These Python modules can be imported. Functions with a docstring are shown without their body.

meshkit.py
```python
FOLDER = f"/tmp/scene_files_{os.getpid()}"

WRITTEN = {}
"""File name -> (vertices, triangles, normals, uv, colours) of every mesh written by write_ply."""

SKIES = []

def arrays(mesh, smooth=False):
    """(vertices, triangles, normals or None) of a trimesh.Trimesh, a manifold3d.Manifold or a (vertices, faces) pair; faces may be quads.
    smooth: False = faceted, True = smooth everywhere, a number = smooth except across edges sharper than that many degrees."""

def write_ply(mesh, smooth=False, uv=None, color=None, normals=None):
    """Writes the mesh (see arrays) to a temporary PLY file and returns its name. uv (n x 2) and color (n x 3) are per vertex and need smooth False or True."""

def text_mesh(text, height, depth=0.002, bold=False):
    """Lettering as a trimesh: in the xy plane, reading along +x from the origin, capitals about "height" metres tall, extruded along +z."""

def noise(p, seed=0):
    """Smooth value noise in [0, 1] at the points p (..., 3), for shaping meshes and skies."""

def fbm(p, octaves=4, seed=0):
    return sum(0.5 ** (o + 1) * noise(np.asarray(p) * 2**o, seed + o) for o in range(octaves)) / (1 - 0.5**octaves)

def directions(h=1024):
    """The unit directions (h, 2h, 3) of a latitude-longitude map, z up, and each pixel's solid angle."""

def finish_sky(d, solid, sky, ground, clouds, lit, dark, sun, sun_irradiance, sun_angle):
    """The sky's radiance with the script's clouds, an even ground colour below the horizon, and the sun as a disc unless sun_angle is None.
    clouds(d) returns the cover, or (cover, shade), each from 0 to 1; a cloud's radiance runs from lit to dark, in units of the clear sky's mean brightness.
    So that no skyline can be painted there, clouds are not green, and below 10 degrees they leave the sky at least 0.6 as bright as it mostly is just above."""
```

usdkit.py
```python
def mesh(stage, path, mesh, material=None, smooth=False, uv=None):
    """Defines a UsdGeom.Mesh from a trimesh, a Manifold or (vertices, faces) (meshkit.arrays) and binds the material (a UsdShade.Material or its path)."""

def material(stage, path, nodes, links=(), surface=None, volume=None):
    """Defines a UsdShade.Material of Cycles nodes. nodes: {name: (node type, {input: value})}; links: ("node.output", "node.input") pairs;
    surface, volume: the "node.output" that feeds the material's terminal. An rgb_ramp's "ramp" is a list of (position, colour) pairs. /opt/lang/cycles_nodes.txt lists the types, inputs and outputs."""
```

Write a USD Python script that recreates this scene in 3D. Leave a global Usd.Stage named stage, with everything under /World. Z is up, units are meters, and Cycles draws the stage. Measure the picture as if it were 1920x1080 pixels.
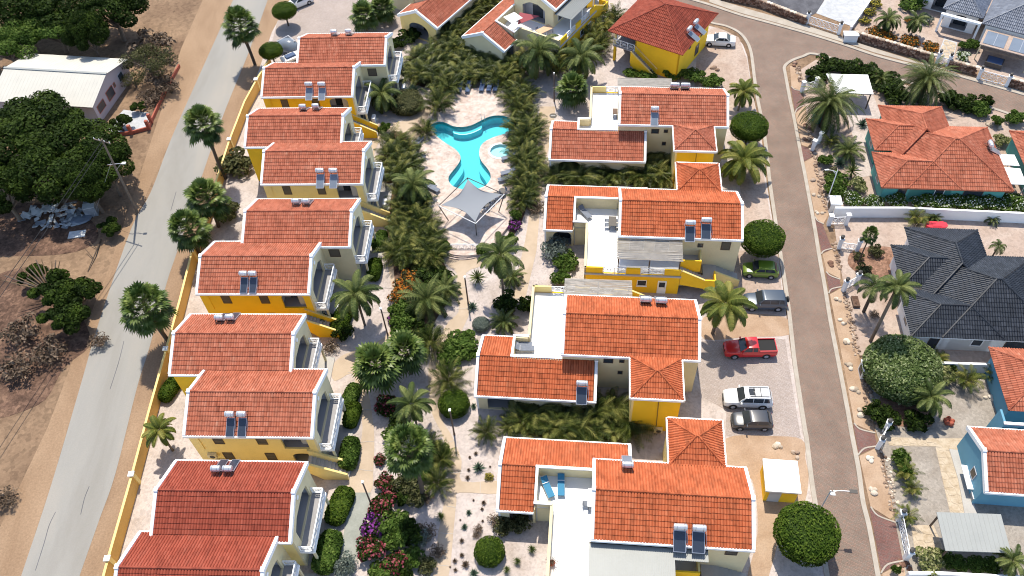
import math, random
import numpy as np, trimesh, manifold3d as m3, usdkit, meshkit
from pxr import Usd, UsdGeom, UsdLux, UsdShade, Gf, Sdf, Vt

stage = Usd.Stage.CreateInMemory()
UsdGeom.SetStageUpAxis(stage, 'Z'); UsdGeom.SetStageMetersPerUnit(stage, 1.0)
UsdGeom.Xform.Define(stage, '/World')
# ---------------------------------------------------------------- camera, sky, sun, exposure
CAM_H, FPX, PITCH, ROLL = 72.0, 1559.7, 0.88203, -0.06425
fw = np.array([0, math.cos(PITCH), -math.sin(PITCH)])
_r0 = np.array([1.0, 0, 0]); _u0 = np.cross(_r0, fw)
rt = math.cos(ROLL) * _r0 + math.sin(ROLL) * _u0
up = -math.sin(ROLL) * _r0 + math.cos(ROLL) * _u0
cam = UsdGeom.Camera.Define(stage, '/World/camera')
cam.AddTransformOp().Set(Gf.Matrix4d(*rt, 0, *up, 0, *(-fw), 0, 0, 0, CAM_H, 1))
cam.CreateHorizontalApertureAttr(36.0); cam.CreateVerticalApertureAttr(20.25)
cam.CreateFocalLengthAttr(36.0 * FPX / 1920); cam.CreateClippingRangeAttr(Gf.Vec2f(1, 5000))
cam.CreateExposureAttr(EXPOSURE := 0.78)
SUN_EL, SUN_AZ = math.radians(64), math.radians(-5)
sund = np.array([math.cos(SUN_EL) * math.sin(SUN_AZ), math.cos(SUN_EL) * math.cos(SUN_AZ), math.sin(SUN_EL)])
sun = UsdLux.DistantLight.Define(stage, '/World/sun')
sun.CreateIntensityAttr(0.86); sun.CreateAngleAttr(0.53); sun.CreateNormalizeAttr(True) if hasattr(sun, 'CreateNormalizeAttr') else None
sun.CreateColorAttr(Gf.Vec3f(1, 0.925, 0.80))
_z = sund; _x = np.cross([0, 0, 1.0], _z); _x /= np.linalg.norm(_x); _y = np.cross(_z, _x)
sun.AddTransformOp().Set(Gf.Matrix4d(*_x, 0, *_y, 0, *_z, 0, 0, 0, 0, 1))
dome = UsdLux.DomeLight.Define(stage, '/World/sky')
sky_m = usdkit.material(stage, '/World/Looks/sky', {
    's': ('sky_texture', {'sky_type': 'single_scattering', 'sun_disc': False, 'sun_elevation': SUN_EL, 'sun_rotation': SUN_AZ, 'altitude': 50.0, 'aerosol_density': 1.0}),
    'b': ('background_shader', {'strength': 0.128})}, [('s.color', 'b.color')], surface='b.background')
UsdShade.MaterialBindingAPI.Apply(dome.GetPrim()).Bind(sky_m)

def at(px, py, z=0.0):
    "the point at height z that the photograph shows at pixel (px, py)"
    d = fw + rt * (px - 960) / FPX + up * (540 - py) / FPX
    t = (z - CAM_H) / d[2]
    return np.array([t * d[0], t * d[1], z])
def ppm(p):
    "pixels of the photograph per metre at point p"
    return FPX / float((np.asarray(p) - [0, 0, CAM_H]) @ fw)

# ---------------------------------------------------------------- prim helpers
_names = {}
def numbered(parent, name):
    k = (parent, name); n = _names.get(k, 0); _names[k] = n + 1
    return f'{parent}/{name}' if n == 0 else f'{parent}/{name}_{n:03d}'
def P_(parent):
    return '/World' if parent is None else str(parent.GetPath()) if hasattr(parent, 'GetPath') else str(parent)
def tag(o, label=None, cat=None, group=None, kind=None):
    p = o.GetPrim() if hasattr(o, 'GetPrim') else o
    for k, v in (('label', label), ('category', cat), ('group', group), ('kind', kind)):
        if v: p.SetCustomDataByKey(k, v)
    return p
def thing(name, label, cat, loc=(0, 0, 0), rotz=0.0, group=None):
    x = UsdGeom.Xform.Define(stage, numbered('/World', name))
    x.AddTranslateOp().Set(Gf.Vec3d(*map(float, loc)))
    if rotz: x.AddRotateZOp().Set(math.degrees(rotz))
    return tag(x, label, cat, group)
def proto(name):
    if not stage.GetPrimAtPath('/World/Prototypes'): stage.CreateClassPrim('/World/Prototypes')
    return UsdGeom.Xform.Define(stage, f'/World/Prototypes/{name}').GetPrim()
def dup(src, name, label, cat, loc, rotz=0.0, scale=1.0, group=None):
    x = UsdGeom.Xform.Define(stage, numbered('/World', name))
    x.AddTranslateOp().Set(Gf.Vec3d(*map(float, loc)))
    if rotz: x.AddRotateZOp().Set(math.degrees(rotz))
    s = (scale,) * 3 if np.ndim(scale) == 0 else scale
    x.AddScaleOp().Set(Gf.Vec3f(*map(float, s)))
    p = x.GetPrim(); p.GetReferences().AddInternalReference(src.GetPath()); p.SetInstanceable(True)
    return tag(p, label, cat, group)

class MB:
    "collects triangles; build() makes them one Mesh prim"
    def __init__(s): s.v, s.f, s.r, s.n = [], [], [], 0
    def add(s, v, f, r=0.5):
        v = np.asarray(v, float); f = np.asarray(f, int)
        if not len(f): return s
        if f.shape[1] == 4: f = np.vstack([f[:, [0, 1, 2]], f[:, [0, 2, 3]]])
        s.v.append(v); s.f.append(f + s.n); s.n += len(v)
        s.r.append(np.broadcast_to(np.asarray(r, float), (len(v),)).copy()); return s
    def mesh(s, m, r=0.5):
        v, f, _ = meshkit.arrays(m); return s.add(v, f, r)
    def box(s, x0, x1, y0, y1, z0, z1, r=0.5):
        return s.hexa([(x0, y0, z0), (x1, y0, z0), (x1, y1, z0), (x0, y1, z0), (x0, y0, z1), (x1, y0, z1), (x1, y1, z1), (x0, y1, z1)], r)
    def hexa(s, p, r=0.5):
        return s.add(p, [(0, 3, 2, 1), (4, 5, 6, 7), (0, 1, 5, 4), (1, 2, 6, 5), (2, 3, 7, 6), (3, 0, 4, 7)], r)
    def beam(s, a, b, w, h=None, r=0.5):
        "a bar from a to b, w wide, h thick"
        a, b = np.asarray(a, float), np.asarray(b, float); h = h or w
        d = b - a; d /= np.linalg.norm(d) + 1e-9
        q = np.array([0, 0, 1.0]) if abs(d[2]) < 0.95 else np.array([1.0, 0, 0])
        x = np.cross(d, q); x /= np.linalg.norm(x); y = np.cross(x, d)
        x, y = x * w / 2, y * h / 2
        return s.hexa([a - x - y, a + x - y, a + x + y, a - x + y, b - x - y, b + x - y, b + x + y, b - x + y], r)
    def tube(s, pts, rad, n=8, r=0.5, cap=True):
        p = np.asarray(pts, float); rad = np.broadcast_to(np.asarray(rad, float), (len(p),))
        t = np.gradient(p, axis=0); t /= np.linalg.norm(t, axis=1, keepdims=True) + 1e-12
        a = np.cross(t, np.where(np.abs(t[:, 2:]) < 0.9, [0, 0, 1.0], [1.0, 0, 0])); a /= np.linalg.norm(a, axis=1, keepdims=True) + 1e-12
        b = np.cross(t, a); g = np.arange(n) * 2 * np.pi / n
        v = p[:, None] + rad[:, None, None] * (np.cos(g)[None, :, None] * a[:, None] + np.sin(g)[None, :, None] * b[:, None])
        i, j = np.meshgrid(np.arange(len(p) - 1), np.arange(n), indexing='ij')
        f = np.stack([i * n + j, i * n + (j + 1) % n, (i + 1) * n + (j + 1) % n, (i + 1) * n + j], -1).reshape(-1, 4)
        v = v.reshape(-1, 3); f = np.vstack([f[:, [0, 1, 2]], f[:, [0, 2, 3]]])
        if cap:
            m = len(p) - 1
            f = np.vstack([f, [(0, k + 1, k) for k in range(1, n - 1)], [(m * n, m * n + k, m * n + k + 1) for k in range(1, n - 1)]])
        return s.add(v, f, r)
    def prism(s, polys, z0, z1, r=0.5):
        "polys: outline, holes... extruded from z0 to z1"
        if not isinstance(polys[0][0], (list, tuple, np.ndarray)): polys = [polys]
        cs = m3.CrossSection([np.asarray(p, float)[:, :2] for p in polys], m3.FillRule.EvenOdd)
        return s.mesh(m3.Manifold.extrude(cs, z1 - z0).translate((0, 0, z0)), r)
    def build(s, name, mat, parent=None, smooth=False, label=None, kind=None):
        path = numbered(P_(parent), name)
        if not s.v: s.add([(0, 0, 0)] * 3, [(0, 1, 2)])
        v, f, r = np.vstack(s.v), np.vstack(s.f), np.concatenate(s.r)
        if smooth and smooth is not True:
            g = usdkit.mesh(stage, path, (v, f), mat, smooth=smooth)
        else:
            g = usdkit.mesh(stage, path, (v, f), mat, smooth=bool(smooth))
            UsdGeom.PrimvarsAPI(g).CreatePrimvar('rnd', Sdf.ValueTypeNames.FloatArray, 'vertex').Set(Vt.FloatArray.FromNumpy(r.astype(np.float32)))
        return tag(g, label, kind=kind)

def R2(a):
    c, s_ = math.cos(a), math.sin(a); return np.array([[c, -s_], [s_, c]])
def flat(polys, z, n=1):
    "a horizontal sheet with holes"
    if not isinstance(polys[0][0], (list, tuple, np.ndarray)): polys = [polys]
    cs = m3.CrossSection([np.asarray(p, float)[:, :2] for p in polys], m3.FillRule.EvenOdd)
    m = m3.Manifold.extrude(cs, 1.0); v, f, _ = meshkit.arrays(m)
    k = (v[f][:, :, 2] > 0.5).all(1); f = f[k]; v = v.copy(); v[:, 2] = z
    return v, f
def ground(name, polys, z, mat, kind='structure'):
    v, f = flat(polys, z); return MB().add(v, f).build(name, mat, None, kind=kind)
def pix(pts, z=0.0):
    return [tuple(at(x, y, z)[:2]) for x, y in pts]
def spline(pts, n=6, closed=False):
    p = np.asarray(pts, float); out = []; N = len(p)
    rng = range(N if closed else N - 1)
    for i in rng:
        a, b, c, d = (p[(i + k) % N] if closed else p[min(max(i + k, 0), N - 1)] for k in (-1, 0, 1, 2))
        for t in np.arange(n) / n:
            out.append(0.5 * (2 * b + (c - a) * t + (2 * a - 5 * b + 4 * c - d) * t * t + (3 * b - a - 3 * c + d) * t ** 3))
    if not closed: out.append(p[-1])
    return [tuple(q) for q in out]

# ---------------------------------------------------------------- materials
def lin(c): return tuple((x / 255 / 12.92) if x / 255 < 0.04045 else ((x / 255 + 0.055) / 1.055) ** 2.4 for x in c)
def sun_col(c, k=1 / 1.62): return tuple(x * k for x in lin(c))      # a surface's own colour from how it looks in full sun
M = {}
def mat_plain(name, col, rough=0.7, metal=0.0, var=0.12, scale=0.6, bump=0.0, bscale=20, spec=0.3, **kw):
    "colour with soft large and fine variation"
    n = {'g': ('geometry', {}), 'a': ('noise_texture', {'scale': scale, 'detail': 4.0}), 'b': ('noise_texture', {'scale': scale * 14, 'detail': 3.0}),
         'mx': ('mix_float', {'fac': 0.4}), 'r': ('rgb_ramp', {'ramp': [(0.25, tuple(c * (1 - var * 1.6) for c in col)), (0.5, col), (0.75, tuple(min(1, c * (1 + var)) for c in col))]}),
         'p': ('principled_bsdf', {'roughness': rough, 'metallic': metal, 'specular_ior_level': spec, **kw})}
    l = [('g.position', 'a.vector'), ('g.position', 'b.vector'), ('a.fac', 'mx.a'), ('b.fac', 'mx.b'), ('mx.result', 'r.fac'), ('r.color', 'p.base_color')]
    if bump:
        n['bn'] = ('noise_texture', {'scale': bscale, 'detail': 3.0}); n['bp'] = ('bump', {'strength': bump, 'distance': 0.03})
        l += [('g.position', 'bn.vector'), ('bn.fac', 'bp.height'), ('bp.normal', 'p.normal')]
    M[name] = usdkit.material(stage, f'/World/Looks/{name}', n, l, surface='p.BSDF'); return M[name]
def mat_rnd(name, ramp, rough=0.7, translucent=0.0, spec=0.25, dirt=0.0):
    "colour from the piece's own random value (primvar rnd), plus large noise"
    n = {'t': ('attribute', {'attribute': 'rnd'}), 'g': ('geometry', {}), 'a': ('noise_texture', {'scale': 0.5, 'detail': 3.0}), 'm': ('math', {'math_type': 'multiply_add', 'value2': 0.5, 'value3': -0.25}),
         'ad': ('math', {'math_type': 'add'}), 'r': ('rgb_ramp', {'ramp': ramp}), 'p': ('principled_bsdf', {'roughness': rough, 'specular_ior_level': spec})}
    l = [('g.position', 'a.vector'), ('a.fac', 'm.value1'), ('t.fac', 'ad.value1'), ('m.value', 'ad.value2'), ('ad.value', 'r.fac')]
    out = 'r.color'
    if dirt:
        n['d'] = ('noise_texture', {'scale': 1.3, 'detail': 5.0, 'roughness': 0.7}); n['mp'] = ('mapping', {'scale': (1.6, 0.5, 0.5)})
        n['dr'] = ('rgb_ramp', {'ramp': [(0.44, (1, 1, 1)), (0.7, (1 - dirt,) * 3)]}); n['mu'] = ('mix', {'mix_type': 'multiply', 'fac': 1.0})
        l += [('g.position', 'mp.vector'), ('mp.vector', 'd.vector'), ('d.fac', 'dr.fac'), ('r.color', 'mu.color1'), ('dr.color', 'mu.color2')]; out = 'mu.color'
    l.append((out, 'p.base_color')); surf = 'p.BSDF'
    if translucent:
        n['tl'] = ('translucent_bsdf', {}); n['mc'] = ('mix_closure', {'fac': translucent})
        l += [(out, 'tl.color'), ('p.BSDF', 'mc.closure1'), ('tl.BSDF', 'mc.closure2')]; surf = 'mc.closure'
    M[name] = usdkit.material(stage, f'/World/Looks/{name}', n, l, surface=surf); return M[name]
def mat_ground(name, stops, scale=0.25, fine=(0.85, 1.12), fscale=9.0, speck=None, bump=0.25, stretch=(1, 1, 1), patch=0.0, rough=0.9):
    "earth, gravel, paving: broad patches x fine grain (+ specks)"
    n = {'g': ('geometry', {}), 'mp': ('mapping', {'scale': stretch}), 'a': ('noise_texture', {'scale': scale, 'detail': 6.0, 'roughness': 0.6, 'distortion': 0.4}), 'r': ('rgb_ramp', {'ramp': stops}),
         'f': ('noise_texture', {'scale': fscale, 'detail': 4.0, 'roughness': 0.7}), 'fr': ('rgb_ramp', {'ramp': [(0.3, (fine[0],) * 3), (0.7, (fine[1],) * 3)]}),
         'mu': ('mix', {'mix_type': 'multiply', 'fac': 1.0}), 'p': ('principled_bsdf', {'roughness': rough, 'specular_ior_level': 0.15}), 'bp': ('bump', {'strength': bump, 'distance': 0.04})}
    l = [('g.position', 'mp.vector'), ('mp.vector', 'a.vector'), ('a.fac', 'r.fac'), ('g.position', 'f.vector'), ('f.fac', 'fr.fac'), ('r.color', 'mu.color1'), ('fr.color', 'mu.color2'),
         ('f.fac', 'bp.height'), ('bp.normal', 'p.normal')]
    out = 'mu.color'
    if speck:
        n['vo'] = ('voronoi_texture', {'scale': speck[0]}); n['vr'] = ('rgb_ramp', {'ramp': speck[1]}); n['m2'] = ('mix', {'mix_type': 'multiply', 'fac': 1.0})
        n['bw'] = ('rgb_to_bw', {})
        l += [('g.position', 'vo.vector'), ('vo.color', 'bw.color'), ('bw.val', 'vr.fac'), ('mu.color', 'm2.color1'), ('vr.color', 'm2.color2')]; out = 'm2.color'
    l.append((out, 'p.base_color'))
    M[name] = usdkit.material(stage, f'/World/Looks/{name}', n, l, surface='p.BSDF'); return M[name]
def mat_brick(name, c1, c2, mortar, w=0.2, h=0.1, rot=-0.135, size=0.012, patch=(0.8, 1.15)):
    n = {'g': ('geometry', {}), 'mp': ('mapping', {'rotation': (0, 0, rot)}), 'b': ('brick_texture', {'color1': c1, 'color2': c2, 'mortar': mortar, 'scale': 1.0, 'brick_width': w, 'row_height': h, 'mortar_size': size, 'bias': 0.0}),
         'a': ('noise_texture', {'scale': 0.35, 'detail': 5.0, 'roughness': 0.65}), 'r': ('rgb_ramp', {'ramp': [(0.3, (patch[0],) * 3), (0.7, (patch[1],) * 3)]}), 'mu': ('mix', {'mix_type': 'multiply', 'fac': 1.0}),
         'f': ('noise_texture', {'scale': 14.0, 'detail': 3.0, 'roughness': 0.8}), 'fr': ('rgb_ramp', {'ramp': [(0.35, (0.72,) * 3), (0.65, (1.25,) * 3)]}), 'm2': ('mix', {'mix_type': 'multiply', 'fac': 1.0}), 'p': ('principled_bsdf', {'roughness': 0.85, 'specular_ior_level': 0.2})}
    l = [('g.position', 'mp.vector'), ('mp.vector', 'b.vector'), ('g.position', 'a.vector'), ('a.fac', 'r.fac'), ('b.color', 'mu.color1'), ('r.color', 'mu.color2'), ('g.position', 'f.vector'), ('f.fac', 'fr.fac'),
         ('mu.color', 'm2.color1'), ('fr.color', 'm2.color2'), ('m2.color', 'p.base_color')]
    M[name] = usdkit.material(stage, f'/World/Looks/{name}', n, l, surface='p.BSDF'); return M[name]
def mat_glassy(name, tint, ior=1.33, rough=0.03, bumpscale=3.0, bump=0.15):
    n = {'tr': ('transparent_bsdf', {'color': tint}), 'gl': ('glossy_bsdf', {'color': (1, 1, 1), 'roughness': rough}), 'fr': ('fresnel', {'IOR': ior}), 'mc': ('mix_closure', {}),
         'g': ('geometry', {}), 'n': ('noise_texture', {'scale': bumpscale, 'detail': 2.0}), 'bp': ('bump', {'strength': bump, 'distance': 0.05})}
    l = [('fr.fac', 'mc.fac'), ('tr.BSDF', 'mc.closure1'), ('gl.BSDF', 'mc.closure2'), ('g.position', 'n.vector'), ('n.fac', 'bp.height'), ('bp.normal', 'gl.normal')]
    M[name] = usdkit.material(stage, f'/World/Looks/{name}', n, l, surface='mc.closure'); return M[name]

S = sun_col
mat_rnd('tile_salmon', [(0.0, S((170, 90, 66))), (0.35, S((208, 122, 92))), (0.65, S((224, 140, 110))), (1.0, S((236, 168, 138)))], rough=0.85, dirt=0.35)
mat_rnd('tile_red', [(0.0, S((146, 66, 50))), (0.5, S((186, 92, 70))), (1.0, S((204, 114, 92)))], rough=0.8, dirt=0.3)
mat_rnd('tile_orange', [(0.0, S((180, 88, 52))), (0.4, S((222, 120, 76))), (0.7, S((232, 132, 88))), (1.0, S((240, 154, 110)))], rough=0.85, dirt=0.4)
mat_rnd('tile_slate', [(0.0, S((34, 38, 46))), (0.5, S((56, 62, 72))), (1.0, S((86, 92, 104)))], rough=0.5, spec=0.35)
mat_rnd('tile_bluegrey', [(0.0, S((96, 102, 116))), (0.5, S((132, 140, 156))), (1.0, S((170, 178, 192)))], rough=0.5, spec=0.5)
mat_plain('wall_deep', (0.82, 0.50, 0.02), var=0.09); mat_plain('wall_yellow', (0.80, 0.61, 0.235), var=0.09)
mat_plain('wall_cream', (0.66, 0.56, 0.34), var=0.1); mat_plain('wall_white', (0.74, 0.74, 0.72), var=0.05); mat_plain('white_paint', (0.8, 0.8, 0.79), var=0.06, rough=0.5)
mat_plain('terrace_white', (0.78, 0.78, 0.77), var=0.05, rough=0.6); mat_plain('wall_teal', (0.10, 0.33, 0.29), var=0.08); mat_plain('wall_blue', (0.12, 0.30, 0.40), var=0.08)
mat_plain('wall_pinkgrey', (0.42, 0.34, 0.33), var=0.08); mat_plain('wall_boundary', (0.60, 0.36, 0.10), var=0.12); mat_plain('wall_grey', (0.42, 0.42, 0.44), var=0.06)
mat_plain('concrete', (0.40, 0.38, 0.35), var=0.12, bump=0.2); mat_plain('grey_floor', (0.30, 0.29, 0.29), var=0.1)
mat_plain('shutter', (0.13, 0.105, 0.075), var=0.15); mat_plain('dark_void', (0.02, 0.02, 0.022), var=0.1, rough=0.9); mat_plain('window_glass', (0.025, 0.03, 0.035), rough=0.06, spec=0.6)
mat_plain('pergola_wood', (0.36, 0.33, 0.29), var=0.2, scale=2.0); mat_plain('dark_wood', (0.10, 0.065, 0.045), var=0.2); mat_plain('metal_sheet', (0.29, 0.30, 0.285), var=0.06, rough=0.45); mat_plain('roof_white', (0.52, 0.50, 0.44), var=0.06, rough=0.6)
mat_plain('steel', (0.55, 0.56, 0.58), rough=0.35, metal=0.7); mat_plain('tank_metal', (0.62, 0.63, 0.64), rough=0.32, metal=0.55); mat_plain('collector', (0.035, 0.045, 0.065), rough=0.12, spec=0.8)
mat_plain('collector_grey', (0.16, 0.19, 0.23), rough=0.15, spec=0.8); mat_plain('black_plastic', (0.02, 0.02, 0.02), rough=0.5); mat_plain('rubber', (0.018, 0.018, 0.018), rough=0.8); mat_plain('dark_metal', (0.07, 0.065, 0.06), rough=0.5, metal=0.3)
mat_plain('sail', (0.21, 0.225, 0.245), var=0.04, rough=0.8); mat_plain('sail_red', (0.42, 0.10, 0.11), var=0.05); mat_plain('cushion_blue', (0.045, 0.20, 0.34), var=0.1, rough=0.8); mat_plain('cushion_grey', (0.17, 0.19, 0.23), var=0.2, rough=0.85, scale=4)
mat_plain('cushion_navy', (0.05, 0.085, 0.17), var=0.2); mat_plain('red_plastic', (0.55, 0.03, 0.05), rough=0.45); mat_plain('terracotta', (0.33, 0.085, 0.05), var=0.2); mat_plain('table_wood', (0.55, 0.36, 0.22), var=0.15)
mat_plain('trunk', (0.15, 0.115, 0.085), var=0.3, scale=3, bump=0.6); mat_plain('trunk_dark', (0.075, 0.055, 0.04), var=0.3, scale=3, bump=0.6); mat_plain('dead_frond', (0.20, 0.13, 0.07), var=0.35, scale=2)
mat_plain('rust_wood', (0.14, 0.09, 0.065), var=0.3); mat_plain('scrap_white', (0.55, 0.57, 0.57), var=0.25, scale=1.5); mat_plain('scrap_grey', (0.22, 0.24, 0.26), var=0.3, scale=1.5)
mat_rnd('stone_brown', [(0, (0.13, 0.085, 0.06)), (0.5, (0.26, 0.18, 0.13)), (1, (0.45, 0.36, 0.28))], rough=0.9); mat_rnd('stone_red', [(0, (0.10, 0.055, 0.035)), (0.5, (0.20, 0.11, 0.075)), (1, (0.36, 0.25, 0.18))], rough=0.9)
mat_rnd('stone_pale', [(0, (0.30, 0.24, 0.18)), (0.5, (0.48, 0.40, 0.31)), (1, (0.62, 0.56, 0.47))], rough=0.9)
mat_ground('sand', [(0.3, S((128, 102, 82))), (0.5, S((162, 134, 108))), (0.7, S((184, 154, 124)))], scale=0.10, speck=(2.2, [(0.2, (0.8,) * 3), (0.5, (1,) * 3), (0.8, (1.06,) * 3)]), fscale=3.0, fine=(0.8, 1.15))
mat_ground('verge', [(0.35, S((168, 138, 110))), (0.6, S((190, 160, 130))), (0.75, S((178, 146, 116)))], scale=0.2, stretch=(1.0, 0.35, 1), fine=(0.82, 1.15), fscale=5)
mat_ground('soil', [(0.3, S((186, 154, 124))), (0.55, S((208, 178, 150))), (0.75, S((216, 190, 164)))], scale=0.3, fine=(0.85, 1.15), fscale=8)
mat_ground('earth_and_painted_shade', [(0.3, S((92, 72, 60))), (0.5, S((128, 100, 84))), (0.7, S((158, 126, 104)))], scale=0.5, fine=(0.65, 1.2), fscale=4, speck=(3, [(0.2, (0.7,) * 3), (0.6, (1,) * 3), (0.95, (1.3,) * 3)]))  # earth tone, also laid down as painted shade beneath the palm thickets
mat_ground('gravel_lilac', [(0.3, S((208, 192, 180))), (0.55, S((230, 216, 208))), (0.75, S((236, 222, 212)))], scale=0.3, fscale=16, fine=(0.82, 1.12), speck=(5, [(0.2, (0.86,) * 3), (0.5, (1,) * 3), (0.9, (1.05,) * 3)]))
mat_ground('gravel_pink', [(0.3, S((196, 170, 152))), (0.55, S((216, 194, 178))), (0.75, S((224, 206, 192)))], scale=0.25, fscale=14, fine=(0.84, 1.1), speck=(4, [(0.2, (0.86,) * 3), (0.5, (1,) * 3), (0.9, (1.05,) * 3)]))
mat_ground('gravel_grey', [(0.3, S((176, 164, 150))), (0.55, S((192, 182, 170))), (0.75, S((206, 196, 184)))], scale=0.4, fscale=18, fine=(0.8, 1.12), speck=(5, [(0.2, (0.85,) * 3), (0.6, (1,) * 3), (0.95, (1.08,) * 3)]))
mat_ground('gravel_dark', [(0.3, S((92, 92, 98))), (0.6, S((122, 122, 128)))], scale=0.6, fscale=14, fine=(0.7, 1.2))
mat_ground('gravel_brown', [(0.3, S((150, 112, 92))), (0.6, S((178, 140, 118)))], scale=0.6, fscale=9, fine=(0.75, 1.2), speck=(4, [(0.2, (0.7,) * 3), (0.6, (1,) * 3), (0.95, (1.3,) * 3)]))
mat_ground('path', [(0.3, S((206, 184, 158))), (0.55, S((222, 200, 174))), (0.75, S((228, 208, 184)))], scale=0.4, fscale=10, fine=(0.92, 1.06)); mat_ground('slab_grey', [(0.3, S((166, 170, 160))), (0.7, S((192, 194, 184)))], scale=0.8, fscale=10, fine=(0.9, 1.08))
mat_ground('deck', [(0.25, S((212, 184, 166))), (0.5, S((240, 220, 206))), (0.75, S((252, 240, 230)))], scale=1.2, fscale=7, fine=(0.8, 1.12), speck=(2.6, [(0.15, (0.84,) * 3), (0.5, (1,) * 3), (0.9, (1.08,) * 3)]))
mat_ground('flagstone', [(0.3, S((206, 184, 154))), (0.6, S((230, 212, 186)))], scale=1.5, fscale=6, fine=(0.85, 1.1)); mat_ground('white_paving', [(0.3, S((200, 202, 204))), (0.6, S((224, 226, 228)))], scale=1.2, fscale=5, fine=(0.88, 1.08))
mat_ground('asphalt', [(0.3, S((166, 162, 154))), (0.5, S((178, 175, 168))), (0.7, S((188, 182, 172)))], scale=0.22, stretch=(1.0, 0.2, 1), fscale=12, fine=(0.93, 1.05), bump=0.1, rough=0.8)
mat_ground('kerb', [(0.3, S((196, 184, 168))), (0.7, S((216, 206, 192)))], scale=0.8, fscale=10, fine=(0.9, 1.08)); mat_ground('turf', [(0.3, (0.03, 0.06, 0.012)), (0.6, (0.06, 0.115, 0.025))], scale=1.2, fscale=20, fine=(0.6, 1.3))
mat_brick('brick_road', S((170, 140, 124)), S((156, 140, 127)), S((132, 116, 103)), w=0.24, h=0.12, patch=(0.82, 1.14)); mat_brick('brick_drive', S((152, 106, 98)), S((140, 114, 108)), S((118, 94, 86)), w=0.24, h=0.12)
mat_brick('paver_pale', S((196, 180, 170)), S((204, 190, 182)), S((178, 162, 150)), w=0.3, h=0.15, patch=(0.9, 1.08))
mat_plain('pool_paint', (0.07, 0.50, 0.55), var=0.04, scale=1.5, rough=0.6); mat_plain('pool_pale', (0.45, 0.72, 0.74), var=0.04); mat_glassy('pool_water', (0.80, 0.97, 1.0))
mat_glassy('car_glass', (0.06, 0.075, 0.07), ior=1.5, bump=0.0)
def car_paint(name, c, metal=0.0): return mat_plain(name, c, rough=0.28, metal=metal, var=0.02, spec=0.6, coat_weight=0.6, coat_roughness=0.06)
car_paint('paint_red', (0.50, 0.012, 0.014)); car_paint('paint_green', (0.13, 0.20, 0.02)); car_paint('paint_darkblue', (0.055, 0.075, 0.10), 0.3); car_paint('paint_silver', (0.62, 0.63, 0.64)); car_paint('paint_black', (0.035, 0.038, 0.045)); car_paint('paint_white', (0.72, 0.72, 0.70))
mat_plain('headlight', (0.7, 0.7, 0.68), rough=0.1, spec=0.8); mat_plain('taillight', (0.35, 0.01, 0.01), rough=0.2); mat_plain('chrome', (0.6, 0.6, 0.62), rough=0.15, metal=0.9)
def leafm(name, dark, mid, light, tr=0.25, rough=0.6): return mat_rnd(name, [(0.0, dark), (0.5, mid), (1.0, light)], rough=rough, translucent=tr, spec=0.22 if rough < .5 else 0.08)
leafm('leaf_tree', (0.009, 0.018, 0.003), (0.022, 0.040, 0.007), (0.062, 0.098, 0.014)); leafm('leaf_bright', (0.018, 0.040, 0.006), (0.062, 0.112, 0.017), (0.18, 0.25, 0.055)); leafm('leaf_topiary', (0.016, 0.038, 0.004), (0.058, 0.100, 0.010), (0.13, 0.18, 0.025))
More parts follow.
